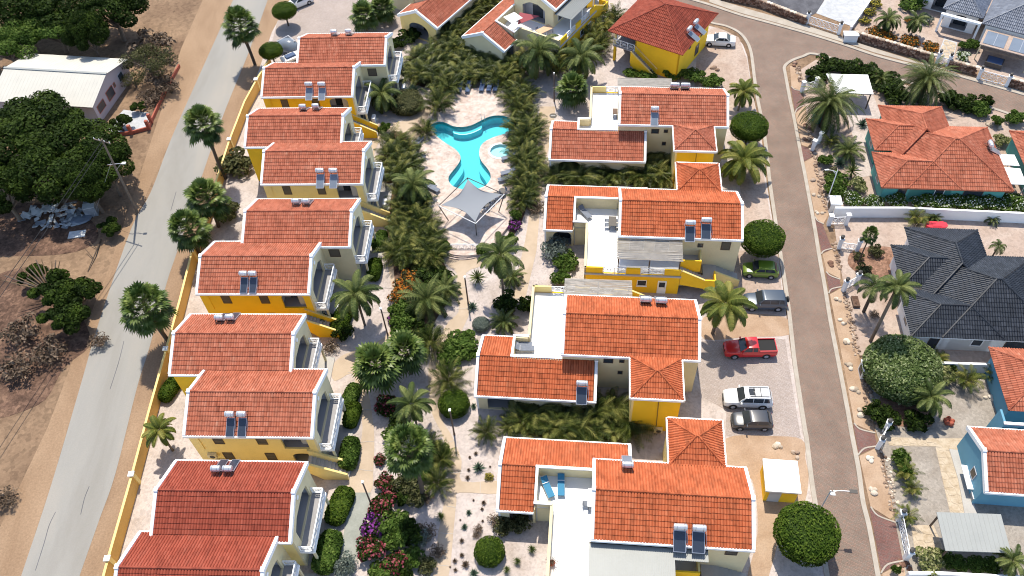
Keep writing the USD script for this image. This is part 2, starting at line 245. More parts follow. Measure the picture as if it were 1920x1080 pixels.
leafm('leaf_fan', (0.020, 0.038, 0.006), (0.068, 0.110, 0.020), (0.24, 0.29, 0.08), tr=0.15, rough=0.4); leafm('leaf_palm', (0.018, 0.030, 0.006), (0.055, 0.082, 0.018), (0.20, 0.22, 0.07), tr=0.15, rough=0.42)
leafm('leaf_coconut', (0.05, 0.07, 0.012), (0.13, 0.16, 0.03), (0.30, 0.27, 0.07), rough=0.42); leafm('leaf_areca', (0.014, 0.024, 0.004), (0.058, 0.080, 0.014), (0.30, 0.29, 0.08), rough=0.42)
leafm('leaf_agave', (0.04, 0.07, 0.045), (0.075, 0.115, 0.075), (0.13, 0.18, 0.12), tr=0.05); leafm('leaf_yucca', (0.03, 0.05, 0.015), (0.08, 0.11, 0.03), (0.22, 0.24, 0.08), tr=0.1); leafm('leaf_pale', (0.03, 0.055, 0.012), (0.12, 0.17, 0.05), (0.36, 0.40, 0.20)); leafm('leaf_grey', (0.07, 0.09, 0.075), (0.14, 0.17, 0.14), (0.26, 0.30, 0.26))
leafm('leaf_variegated', (0.06, 0.085, 0.02), (0.20, 0.22, 0.08), (0.52, 0.48, 0.25)); leafm('leaf_dry', (0.06, 0.045, 0.03), (0.14, 0.10, 0.07), (0.28, 0.21, 0.15), tr=0.1); leafm('leaf_red', (0.05, 0.015, 0.012), (0.13, 0.03, 0.02), (0.24, 0.07, 0.04)); leafm('leaf_olive', (0.035, 0.04, 0.015), (0.085, 0.09, 0.035), (0.18, 0.17, 0.08))
leafm('flower_red', (0.12, 0.02, 0.025), (0.26, 0.04, 0.06), (0.42, 0.14, 0.16)); leafm('flower_purple', (0.07, 0.012, 0.09), (0.17, 0.03, 0.20), (0.32, 0.08, 0.34)); leafm('flower_orange', (0.16, 0.045, 0.01), (0.36, 0.11, 0.015), (0.55, 0.24, 0.03)); leafm('flower_white', (0.35, 0.38, 0.28), (0.6, 0.62, 0.5), (0.8, 0.8, 0.72)); leafm('flower_yellow', (0.2, 0.17, 0.02), (0.42, 0.34, 0.04), (0.62, 0.52, 0.10))
# ---------------------------------------------------------------- ground, roads, paths (the setting)
DK = 0.45                                                           # the pool deck stands three steps above the paths
POOL = [(275, 345), (310, 308), (380, 290), (450, 300), (540, 340), (640, 350), (740, 330), (830, 288), (920, 243), (1010, 220), (1110, 225), (1190, 260), (1240, 320), (1248, 368), (1190, 400), (1100, 430), (990, 465),
        (900, 510), (850, 560), (832, 620), (835, 680), (860, 740), (910, 800), (950, 860), (960, 920), (930, 980), (880, 1020), (800, 1045), (700, 1055), (600, 1040), (530, 1010), (490, 960), (488, 910), (520, 860), (570, 800),
        (610, 740), (622, 690), (600, 640), (550, 590), (470, 540), (400, 490), (330, 430)]
pool = spline(pix([(760 + x / 6, 180 + y / 6) for x, y in POOL], DK), 3, True)
kc = at(760 + 1065 / 6, 180 + 618 / 6, DK); KR = 1.28
kids = [(kc[0] + KR * math.cos(a), kc[1] + KR * math.sin(a)) for a in np.linspace(0, 2 * math.pi, 32, endpoint=False)]
def inset(poly, d):
    cs = m3.CrossSection([np.asarray(poly, float)], m3.FillRule.EvenOdd).offset(d, m3.JoinType.Round, 2.0, 24); ps = cs.to_polygons()
    return [tuple(p) for p in max(ps, key=len)]
ground('ground', [[(-700, -300), (700, -300), (700, 900), (-700, 900)], inset(pool, 0.3)], 0.0, M['sand'])
Lroad = pix([(450, -40), (437, 0), (370, 150), (320, 263), (283, 360), (247, 427), (187, 600), (152, 720), (97, 907), (40, 1080), (28, 1120), (135, 1120), (150, 1078), (187, 973), (217, 887), (257, 727), (280, 653), (313, 530), (333, 470), (380, 327), (420, 213), (467, 97), (502, 0), (515, -40)])
ground('asphalt_road', spline(Lroad, 4, True), 0.03, M['asphalt'])
ground('verge', pix([(398, -40), (340, 90), (262, 330), (205, 500), (150, 640), (90, 800), (-10, 1010), (-20, 1130), (30, 1130), (40, 1080), (97, 907), (152, 720), (187, 600), (247, 427), (320, 263), (437, 0), (450, -40)]), 0.012, M['verge'])
ground('verge', pix([(515, -40), (500, 2), (466, 98), (419, 214), (379, 328), (332, 471), (312, 531), (279, 654), (256, 728), (216, 888), (186, 974), (149, 1079), (134, 1121), (200, 1121), (265, 900), (330, 690), (365, 540), (440, 300), (515, 100), (560, -40)]), 0.016, M['verge'])
ground('rough_earth', spline(pix([(-60, 560), (60, 500), (130, 560), (170, 640), (120, 690), (70, 760), (-60, 770)]), 5, True), 0.02, M['earth_and_painted_shade'])
ground('rough_earth', spline(pix([(-60, 400), (40, 380), (150, 400), (185, 440), (150, 470), (60, 480), (-60, 470)]), 5, True), 0.022, M['earth_and_painted_shade'])
# brick street with its kerbs
RL = [(1320, 33), (1335, 42), (1362, 48), (1387, 60), (1402, 77), (1411, 100), (1417, 145), (1422, 180), (1434, 240), (1442, 300), (1447, 347), (1467, 480), (1474, 524), (1483, 586), (1489, 640), (1495, 690), (1512, 800), (1516, 822), (1525, 895), (1534, 953), (1543, 1010), (1556, 1085), (1562, 1130)]
RR = [(1920, 222), (1880, 208), (1800, 182), (1700, 152), (1600, 120), (1527, 100), (1503, 105), (1480, 114), (1468, 125), (1469, 138), (1473, 160), (1478, 187), (1485, 220), (1493, 262), (1500, 300), (1506, 330), (1523, 423), (1532, 480), (1542, 535), (1553, 603), (1564, 660), (1583, 760), (1593, 817), (1605, 880), (1613, 940), (1625, 990), (1641, 1080), (1650, 1130)]
UP = [(1200, -22), (1260, -8), (1320, 8), (1387, 30), (1453, 48), (1520, 67), (1587, 88), (1640, 106), (1700, 122), (1783, 141), (1833, 155), (1920, 180), (2000, 205)]
RLw, RRw, UPw = (spline(pix(p), 4) for p in (RL, RR, UP))
ground('brick_road', pix([(1150, -20)]) + RLw + RRw[::-1] + pix([(2020, 250)]) + UPw[::-1], 0.014, M['brick_road'])
def strip(name, line, w, z0, z1, mat, side=1, kind='structure', parent=None):
    p = np.asarray(line, float); t = np.gradient(p, axis=0); t /= np.linalg.norm(t, axis=1, keepdims=True); q = p + side * w * np.stack([-t[:, 1], t[:, 0]], 1)
    n = len(p); v = np.vstack([np.c_[p, np.full(n, z1)], np.c_[q, np.full(n, z1)], np.c_[p, np.full(n, z0)], np.c_[q, np.full(n, z0)]])
    i = np.arange(n - 1); f = np.vstack([np.c_[i, i + 1, n + i + 1, n + i], np.c_[2 * n + i, 2 * n + i + 1, i + 1, i], np.c_[n + i, n + i + 1, 3 * n + i + 1, 3 * n + i]])
    return MB().add(v, f).build(name, mat, parent, kind=kind)
strip('kerb', RLw, 0.42, -0.05, 0.11, M['kerb'], 1 if RLw[0][1] < RLw[-1][1] else -1)
strip('kerb', RRw, 0.42, -0.05, 0.11, M['kerb'], 1)
strip('kerb', UPw, 0.5, -0.05, 0.11, M['kerb'], 1)
# the resort plot
PLOT = [(510, 60), (480, 147), (432, 262), (358, 470), (300, 720), (247, 890), (190, 1085), (180, 1130), (1556, 1130), (1549, 1080), (1536, 1010), (1519, 900), (1509, 822), (1504, 790), (1487, 690), (1480, 640), (1466, 524), (1459, 480), (1438, 347), (1433, 300), (1425, 240), (1412, 180), (1407, 145), (1401, 105), (1393, 84), (1380, 68), (1358, 57), (1335, 50), (1290, 40), (1150, -25), (560, -30)]
ground('gravel_plot', [pix(PLOT), inset(pool, 0.32)], 0.024, M['gravel_lilac'])
ground('parking_area', pix([(1312, 640), (1472, 636), (1480, 690), (1498, 800), (1502, 822), (1360, 818), (1362, 770), (1318, 745), (1306, 700)]), 0.034, M['paver_pale'])
ground('parking_area', pix([(520, 40), (600, -20), (760, -20), (750, 60), (640, 66), (560, 70), (500, 120)]), 0.034, M['paver_pale'])
ground('soil_patch', spline(pix([(1362, 822), (1440, 818), (1503, 824), (1510, 860), (1516, 900), (1505, 950), (1470, 985), (1440, 1085), (1425, 1110), (1400, 1090), (1420, 1000), (1410, 900), (1366, 880)]), 4, True), 0.036, M['soil'])
ground('soil_patch', spline(pix([(1320, 595), (1372, 588), (1440, 590), (1478, 600), (1480, 628), (1400, 632), (1320, 636)]), 4, True), 0.036, M['soil'])
ground('parking_area', pix([(1384, 470), (1457, 470), (1464, 530), (1470, 570), (1474, 600), (1360, 592), (1372, 540)]), 0.031, M['gravel_pink'])
ground('forecourt', pix([(1345, 52), (1385, 70), (1400, 110), (1408, 160), (1420, 230), (1432, 330), (1450, 440), (1398, 440), (1385, 330), (1360, 200), (1300, 190), (1310, 60)]), 0.0325, M['gravel_pink'])
PT = [('path', [(724, 470), (731, 520), (738, 560), (736, 600), (722, 632), (672, 655), (640, 668), (622, 690), (628, 715), (660, 700), (668, 730), (672, 763), (680, 800), (672, 850), (654, 900), (650, 925), (694, 925), (700, 880), (702, 820), (697, 770), (690, 730), (684, 690), (716, 660), (738, 632), (742, 600), (746, 560), (741, 520), (736, 470)]),
      ('path', [(800, 440), (828, 470), (838, 497), (856, 512), (856, 555), (860, 585), (840, 605), (820, 640), (806, 672), (803, 720), (806, 760), (814, 785), (828, 812), (838, 850), (841, 880), (835, 930), (822, 1000), (812, 1085), (840, 1085), (850, 1000), (856, 940), (862, 924), (938, 926), (938, 902), (866, 903), (866, 865), (846, 815), (830, 790), (826, 752), (834, 715), (842, 670), (866, 620), (882, 582), (878, 555), (874, 512), (906, 497), (912, 470), (930, 440)]),
      ('path', [(700, 235), (752, 228), (800, 200), (820, 205), (800, 235), (790, 262), (720, 262), (700, 300), (700, 400), (712, 470), (690, 420), (684, 330), (690, 260)])]
for k_, (n_, p) in enumerate(PT): ground(n_, spline(pix(p), 3, True), 0.045 + 0.004 * k_, M['path'])
ground('slab_path', pix([(652, 924), (695, 924), (690, 960), (676, 1010), (664, 1060), (660, 1090), (628, 1090), (634, 1050), (648, 985)]), 0.060, M['slab_grey'])
ground('path', pix([(1012, 200), (1042, 200), (1034, 260), (1022, 300), (1012, 400), (1006, 470), (985, 560), (960, 560), (985, 450), (996, 380), (1002, 300)]), 0.045, M['path'])
# pool deck, pool
deck = spline(pix([(790, 262), (800, 225), (818, 195), (850, 172), (900, 165), (945, 170), (968, 190), (978, 240), (980, 320), (975, 380), (962, 410), (940, 440), (922, 462), (905, 474), (872, 479), (840, 474), (822, 455), (812, 420), (800, 370), (790, 310)], DK), 4, True)
tk = thing('swimming_pool', 'freeform turquoise swimming pool with three lobes in the pale deck', 'swimming pool')
ring = lambda poly, d: [inset(poly, d), poly]
g = MB().prism([deck, inset(pool, 0.28), inset(kids, 0.25)], 0.0, DK).build('pool_deck', M['deck'], None, kind='structure')
MB().prism(ring(pool, 0.30), 0.0, DK + 0.02).build('coping', M['deck'], tk, label='pale rounded pool coping')
def basin(poly, zt, zb):
    p = np.asarray(poly, float); n = len(p); v = np.vstack([np.c_[p, np.full(n, zt)], np.c_[p, np.full(n, zb)]]); i = np.arange(n); j = (i + 1) % n
    b = MB().add(v, np.c_[i, n + i, n + j, j]); return b.add(*flat(poly, zb))
basin(pool, DK - 0.01, -0.95).build('basin', M['pool_paint'], tk)
lip = np.asarray([(x, y) for x, y in pool])
MB().add(*flat(inset(pool, -0.01), DK - 0.12)).build('water', M['pool_water'], tk)
tops = [at(760 + x / 6, 180 + y / 6, DK)[:2] for x, y in [(540, 345), (600, 356), (680, 352), (760, 328), (850, 285), (850, 330), (770, 372), (690, 395), (610, 398), (535, 378)]]
MB().prism(spline(tops, 4, True), -0.95, -0.15).build('entry_step', M['pool_paint'], tk); strip('step_edge', spline([at(760 + x / 6, 180 + y / 6, DK)[:2] for x, y in [(540, 378), (610, 396), (690, 393), (770, 370), (848, 332)]], 5), .12, -0.2, -0.13, M['white_paint'], 1, kind=None, parent=tk)
for sgn, pl in ((1, [(615, 740), (570, 800), (520, 860), (488, 915), (500, 985), (540, 960), (600, 880), (645, 810), (650, 745)]), (-1, [(845, 730), (905, 800), (950, 862), (958, 925), (935, 970), (890, 900), (840, 830), (825, 770)])):
    MB().prism(spline([at(760 + x / 6, 180 + y / 6, DK)[:2] for x, y in pl], 4, True), -0.95, -0.22).build('entry_step', M['pool_paint'], tk)
b = MB()
for dx in (-0.25, 0.25):
    c = at(760 + 872 / 6 + dx * 12, 180 + 262 / 6, DK)
    b.tube([c + (0, 0.35, 0), c + (0, 0.35, 0.6), c + (0, 0.1, 0.8), c + (0, -0.2, 0.6), c + (0, -0.3, -0.6)], 0.03, 6)
b.build('ladder', M['steel'], tk)
tk = thing('paddling_pool', 'small round paddling pool with a white rim beside the turquoise pool', 'paddling pool')
MB().prism(ring(kids, 0.27), 0.0, DK + 0.05).build('rim', M['white_paint'], tk); basin(kids, DK, 0.08).build('basin', M['pool_pale'], tk); MB().add(*flat(kids, DK - 0.1)).build('water', M['pool_water'], tk)
tk = thing('curved_steps', 'three curved stone steps leading down from the pool deck', 'steps', at(872, 474, 0))
for k, (r, z) in enumerate(((2.1, 0.45), (2.6, 0.30), (3.1, 0.15))):
    a = np.linspace(math.pi * 1.12, math.pi * 1.88, 16)
    MB().prism([(r * math.cos(t), 0.35 * r + r * math.sin(t) * 0.72) for t in a], 0.0 if k else 0.02, z - 0.004 * (k == 0)).build('step', M['deck'], tk)
# plots across the street
ground('gravel_yard', pix([(1502, 130), (1530, 112), (1640, 142), (1800, 190), (1990, 240), (1990, 395), (1560, 392), (1545, 372), (1530, 300), (1508, 190)]), 0.02, M['gravel_pink'])
ground('gravel_yard', pix([(1560, 392), (1990, 400), (1990, 690), (1625, 685), (1608, 660), (1598, 600), (1583, 540), (1572, 480)]), 0.022, M['gravel_pink'])
ground('gravel_yard', pix([(1625, 690), (1990, 695), (1990, 1130), (1700, 1130), (1690, 1040), (1675, 960), (1655, 850), (1640, 800), (1630, 750)]), 0.024, M['gravel_grey'])
ground('gravel_bed', spline(pix([(1600, 470), (1650, 462), (1682, 470), (1690, 500), (1660, 525), (1615, 515), (1590, 495)]), 4, True), 0.03, M['gravel_brown'])
ground('gravel_bed', spline(pix([(1650, 745), (1690, 742), (1740, 770), (1745, 800), (1690, 800), (1650, 790)]), 4, True), 0.034, M['gravel_brown'])
ground('flagstone_path', pix([(1660, 820), (1755, 822), (1830, 822), (1800, 845), (1758, 838), (1668, 836)]), 0.036, M['flagstone'])
ground('flagstone_path', pix([(1754, 839), (1778, 840), (1796, 900), (1808, 965), (1782, 965), (1768, 905)]), 0.040, M['flagstone'])
ground('concrete_apron', pix([(1780, 842), (1800, 842), (1822, 930), (1832, 965), (1809, 965), (1797, 900)]), 0.034, M['concrete'])
ground('flagstone_path', pix([(1708, 985), (1750, 985), (1770, 1030), (1745, 1042), (1716, 1040)]), 0.036, M['flagstone'])
ground('paved_floor', pix([(1580, 185), (1635, 172), (1660, 240), (1630, 330), (1605, 335), (1600, 260)]), 0.033, M['gravel_lilac'])
for q in ([(1483, 165), (1502, 172), (1508, 197), (1491, 212)], [(1501, 273), (1525, 281), (1527, 292), (1507, 303)], [(1528, 410), (1543, 422), (1560, 467), (1541, 475)], [(1549, 511), (1574, 525), (1577, 538), (1555, 550)], [(1600, 796), (1640, 815), (1645, 837), (1610, 852)], [(1630, 953), (1679, 982), (1693, 1052), (1653, 1074)]):
    ground('brick_drive', pix(q), 0.03, M['brick_drive'])
for q in ([(1481, 124), (1494, 124), (1504, 160), (1502, 170), (1484, 164)], [(1491, 213), (1508, 198), (1520, 240), (1526, 280), (1503, 272)], [(1508, 304), (1528, 293), (1545, 370), (1555, 400), (1543, 421), (1529, 408)], [(1542, 477), (1560, 468), (1575, 500), (1576, 523), (1550, 510)], [(1556, 552), (1578, 540), (1598, 600), (1612, 680), (1632, 760), (1641, 812), (1602, 795), (1577, 660)], [(1611, 855), (1645, 839), (1670, 930), (1680, 980), (1632, 950), (1622, 905)], [(1654, 1076), (1694, 1054), (1705, 1130), (1662, 1130)]):
    ground('sand_bed', pix(q), 0.027, M['soil'])
ground('sidewalk', pix([(1330, -5), (1420, 22), (1508, 46), (1590, 74), (1603, 79), (1723, 117), (1778, 131), (1860, 160), (1990, 200), (1990, 185), (1920, 171), (1833, 147), (1783, 133), (1700, 115), (1640, 99), (1587, 81), (1520, 60), (1453, 41), (1387, 23), (1330, 3)][:10] + [(1920, 172), (1833, 148), (1783, 134), (1700, 115), (1640, 99), (1587, 81), (1520, 61), (1453, 42), (1387, 24), (1330, 4)]), 0.03, M['kerb'])
ground('front_yard', pix([(1427, -40), (1427, 0), (1512, 34), (1530, 25), (1570, -40)]), 0.03, M['gravel_dark']); ground('front_yard', pix([(1530, 25), (1598, 50), (1640, -10), (1660, -40), (1572, -40)]), 0.03, M['white_paving'])
ground('front_yard', pix([(1600, 50), (1640, -10), (1990, -40), (1990, 170), (1900, 150), (1780, 118), (1750, 108), (1607, 64)]), 0.026, M['gravel_pink'])
ground('stone_path', pix([(1755, 110), (1785, 118), (1795, 80), (1770, 72)]), 0.035, M['white_paving'])
# ground('scrub_floor', pix([(215, 230), (262, 245), (350, 130), (340, 80), (290, 85), (235, 130)]), 0.02, M['gravel_lilac'])

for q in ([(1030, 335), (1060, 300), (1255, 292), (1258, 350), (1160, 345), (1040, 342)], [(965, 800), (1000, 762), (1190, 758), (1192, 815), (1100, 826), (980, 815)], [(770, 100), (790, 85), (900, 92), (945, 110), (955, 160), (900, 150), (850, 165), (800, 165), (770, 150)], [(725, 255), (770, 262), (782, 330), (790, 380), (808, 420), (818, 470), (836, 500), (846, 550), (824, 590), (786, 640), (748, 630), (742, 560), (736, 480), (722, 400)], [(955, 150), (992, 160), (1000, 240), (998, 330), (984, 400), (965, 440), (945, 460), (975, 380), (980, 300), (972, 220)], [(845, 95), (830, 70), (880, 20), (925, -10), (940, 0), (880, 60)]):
    ground('painted_thicket_shade', spline(pix(q), 3, True), 0.062, M['earth_and_painted_shade'])  # dark earth sheets paint the shade under the thickets into the ground colour

for q in ([(167, 912), (158, 935), (151, 965)], [(104, 960), (92, 985), (82, 1020), (66, 1070)], [(232, 640), (222, 680), (206, 730)], [(330, 360), (320, 395)]):
    strip('road_crack', spline(pix(q), 4), 0.06, 0.03, 0.036, M['gravel_dark'], 1)

for q in ([(1600, 794), (1612, 806), (1641, 813)], [(1610, 854), (1622, 842), (1646, 838)], [(1631, 951), (1645, 968), (1679, 981)], [(1653, 1076), (1665, 1060), (1694, 1053)], [(1548, 510), (1556, 518), (1575, 525)], [(1555, 551), (1560, 543), (1578, 539)], [(1527, 407), (1532, 415), (1544, 421)], [(1541, 477), (1546, 471), (1561, 467)], [(1483, 163), (1490, 169), (1503, 171)], [(1491, 214), (1496, 204), (1509, 198)]):
    strip('bed_edging', spline(pix(q), 4), 0.14, 0.0, 0.07, M['kerb'], 1)
for a, b in (((712, 540), (738, 541)), ((708, 585), (737, 588)), ((692, 640), (716, 652)), ((652, 700), (684, 690)), ((672, 770), (697, 768)), ((676, 830), (702, 828)), ((664, 880), (699, 884)), ((852, 540), (876, 540)), ((856, 580), (881, 580)), ((826, 636), (850, 645)), ((806, 690), (836, 694)), ((804, 742), (828, 740)), ((842, 830), (852, 826)), ((840, 886), (865, 888)), ((838, 950), (855, 952)), ((826, 1000), (850, 1002)), ((814, 1060), (842, 1062)), ((900, 904), (900, 925))):
    strip('path_joint', pix([a, b]), 0.035, 0.05, 0.066, M['concrete'], 1)
import shapely
from shapely.geometry import Polygon, MultiPoint
_fr = np.random.default_rng(8)
for q, cell in (([(1660, 820), (1755, 822), (1757, 838), (1668, 836)], .8), ([(1754, 839), (1778, 840), (1796, 900), (1808, 965), (1782, 965), (1768, 905)], .75), ([(1708, 985), (1750, 985), (1770, 1030), (1745, 1042), (1716, 1040)], .8), ([(1756, 110), (1784, 117), (1794, 82), (1771, 74)], .9)):
    pg = Polygon(pix(q)); x0, y0, x1, y1 = pg.bounds; pts = [(x + _fr.uniform(-.3, .3) * cell, y + _fr.uniform(-.3, .3) * cell) for x in np.arange(x0 - cell, x1 + cell, cell) for y in np.arange(y0 - cell, y1 + cell, cell)]
    par = UsdGeom.Xform.Define(stage, numbered('/World', 'flagstones')); tag(par, kind='structure')
    for c in shapely.voronoi_polygons(MultiPoint(pts)).geoms:
        c = c.intersection(pg).buffer(-.045)
        if c.geom_type == 'Polygon' and c.area > .05: MB().prism(list(c.simplify(.03).exterior.coords)[:-1], .02, .055 + _fr.uniform(0, .012), _fr.uniform()).build('flagstone', M['flagstone'], par)
# ---------------------------------------------------------------- roofs, walls, windows
rng = np.random.default_rng(11)
def tiles(mb, o, U, V, N, uL0, uR0, uLt, uRt, vt, du=0.25, dv=0.47):
    "barrel tiles over the trapezoid eave uL0..uR0, top uLt..uRt, slope length vt"
    o, U, V, N = (np.asarray(x, float) for x in (o, U, V, N))
    u0, u1 = min(uL0, uLt), max(uR0, uRt); nu = max(1, round((u1 - u0) / du)); du = (u1 - u0) / nu; nv = max(1, round(vt / dv)); dv = vt / nv
    pu = np.array([0, .10, .30, .56, .76, .90]) ; pu = np.append(pu[:5], 1.0); ph = np.array([-.03, .035, .068, .068, .035, -.03])
    I, J = np.meshgrid(np.arange(nu), np.arange(nv), indexing='ij'); I, J = I.ravel(), J.ravel()
    jit = rng.normal(0, 0.006, len(I)); lift = rng.uniform(0.045, 0.06, len(I))
    vb = (J * dv)[:, None] + jit[:, None] + np.zeros(6); vtp = np.minimum((J + 1) * dv + 0.04, vt)[:, None] + np.zeros(6)
    uu = u0 + (I[:, None] + pu) * du
    def cl(u, v):
        t = np.clip(v / vt, 0, 1); return np.clip(u, uL0 + (uLt - uL0) * t, uR0 + (uRt - uR0) * t)
    A = np.stack([cl(uu, vb), vb, ph + lift[:, None]], -1); B = np.stack([cl(uu, vtp), vtp, ph * 0.9 + 0.004 + np.zeros_like(uu)], -1); D = A.copy(); D[..., 2] = -0.03
    L = np.concatenate([A, B, D], 1); keep = (A[:, -1, 0] - A[:, 0, 0] > 0.03) | (B[:, -1, 0] - B[:, 0, 0] > 0.03); L = L[keep]; n = len(L)
    P = o + L[..., :1] * U + L[..., 1:2] * V + L[..., 2:3] * N
    k = np.arange(5); q = np.vstack([np.c_[k, k + 1, k + 7, k + 6], np.c_[k + 12, k + 13, k + 1, k]]); q = np.vstack([q[:, [0, 1, 2]], q[:, [0, 2, 3]]])
    f = (q[None] + (np.arange(n) * 18)[:, None, None]).reshape(-1, 3)
    row = rng.normal(0, 0.03, nv)[J][keep]
    r = np.clip(rng.normal(0.5, 0.10, n) + row, 0, 1)
    mb.add(P.reshape(-1, 3), f, np.repeat(r, 18))
    lo = [(uL0, 0), (uR0, 0), (uRt, vt), (uLt, vt)]                 # the underlay that closes the gaps
    c = [o + a * U + b_ * V - 0.035 * N for a, b_ in lo] + [o + a * U + b_ * V - 0.11 * N for a, b_ in lo]
    mb.hexa(c[4:] + c[:4], 0.15)
def ridge_cap(mb, a, b, r=0.13):
    a, b = np.asarray(a, float), np.asarray(b, float); n = max(2, int(np.linalg.norm(b - a) / 0.4)); t = np.linspace(0, 1, n + 1)
    for k in range(n):
        mb.tube([a + (b - a) * t[k], a + (b - a) * min(1, t[k + 1] + 0.03)], [r, r * 0.86], 6, rng.uniform(0.1, 0.55))
PH = math.atan(0.491); CP, SP = math.cos(PH), math.sin(PH)
def gable_roof(par, x0, x1, w, e, mat, cx=0.0, cy=0.0, cuts=None, far=True, near=True, coping=True, ends=(True, True), capmat='white_paint', gut=True, xr=None):
    "ridge along x at cy; eave height e, half width w. near/far may be (x0, x1) spans"
    rise = 0.491 * w; sl = w / CP; i0, i1 = x0 + 0.25 * ends[0], x1 - 0.25 * ends[1]
    if near:
        a, b = (i0, i1) if near is True else near
        mb = MB(); tiles(mb, (0, cy - w, e), (1, 0, 0), (0, CP, SP), (0, -SP, CP), a, b, a, b, sl); mb.build('roof_tiles', mat, par, kind='stuff')
    if far:
        a, b = (i0, i1) if far is True else far
        mb = MB(); tiles(mb, (0, cy + w, e), (-1, 0, 0), (0, -CP, SP), (0, SP, CP), -b, -a, -b, -a, sl); mb.build('roof_tiles', mat, par, kind='stuff')
    mb = MB(); xr = xr or (i0, i1); ridge_cap(mb, (xr[0], cy, e + rise + 0.03), (xr[1], cy, e + rise + 0.03)); mb.build('ridge_tiles', mat, par, kind='stuff')
    for s_, x in ((0, x0), (1, x1)):
        if ends[s_]:
            mb = MB(); xa, xb = (x, x + 0.28) if s_ == 0 else (x - 0.28, x)
            for sg in (-1, 1):
                p0, p1 = (cy + sg * (w + 0.04), e - 0.02), (cy, e + rise)
                mb.hexa([(xa, p0[0], p0[1] - 0.3), (xb, p0[0], p0[1] - 0.3), (xb, p1[0], p1[1] - 0.3), (xa, p1[0], p1[1] - 0.3), (xa, p0[0], p0[1] + 0.16), (xb, p0[0], p0[1] + 0.16), (xb, p1[0], p1[1] + 0.16), (xa, p1[0], p1[1] + 0.16)])
            mb.box(xa - 0.03, xb + 0.03, cy - 0.2, cy + 0.2, e + rise + 0.02, e + rise + 0.2)
            mb.build('gable_coping', M[capmat], par)
    if gut:
        for sg, on in ((-1, near), (1, far)):
            if on:
                a, b = (x0, x1) if on is True else on
                y0, y1 = sorted((cy + sg * (w + 0.015), cy + sg * (w + 0.17)))
                MB().box(a + 0.02, b - 0.02, y0, y1, e - 0.2, e + 0.06).build('gutter', M[capmat], par)
def hip_roof(par, x0, x1, y0, y1, e, mat, tan=0.491, caps=True, sides='NSEW', name='roof_tiles', lim=None):
    "hip roof over a rectangle; the ridge runs along the longer side"
    a = math.atan(tan); c, s_ = math.cos(a), math.sin(a); wx, wy = x1 - x0, y1 - y0; h = min(wx, wy) / 2; sl = h / c; z = e + h * tan
    kx = (wx - 2 * h) / 2
    if wx >= wy: A, B = (x0 + h, (y0 + y1) / 2, z), (x1 - h, (y0 + y1) / 2, z)
    else: A, B = ((x0 + x1) / 2, y0 + h, z), ((x0 + x1) / 2, y1 - h, z)
    if 'S' in sides: mb = MB(); tiles(mb, (0, y0, e), (1, 0, 0), (0, c, s_), (0, -s_, c), x0, x1, A[0], B[0] + 1e-3, sl); mb.build(name, mat, par, kind='stuff')
    if 'N' in sides: mb = MB(); tiles(mb, (0, y1, e), (-1, 0, 0), (0, -c, s_), (0, s_, c), -x1, -x0, -B[0], -A[0] + 1e-3, sl); mb.build(name, mat, par, kind='stuff')
    if 'W' in sides: mb = MB(); tiles(mb, (x0, 0, e), (0, -1, 0), (c, 0, s_), (-s_, 0, c), -y1, -y0, -(B[1] if wy > wx else A[1]), -A[1] + 1e-3, sl); mb.build(name, mat, par, kind='stuff')
    if 'E' in sides: mb = MB(); tiles(mb, (x1, 0, e), (0, 1, 0), (-c, 0, s_), (s_, 0, c), y0, y1, A[1], (B[1] if wy > wx else A[1]) + 1e-3, sl); mb.build(name, mat, par, kind='stuff')
    if caps:
        mb = MB(); up_ = np.array([0, 0, 0.05])
        for p, q in (((x0, y0, e), A), ((x0, y1, e), A if wx >= wy else B), ((x1, y0, e), B if wx >= wy else A), ((x1, y1, e), B)): ridge_cap(mb, np.array(p) + up_, np.array(q) + up_, 0.12)
        if np.linalg.norm(np.subtract(A, B)) > 0.1: ridge_cap(mb, np.array(A) + up_, np.array(B) + up_, 0.12)
        mb.build('ridge_tiles', mat, par, kind='stuff')
    return z
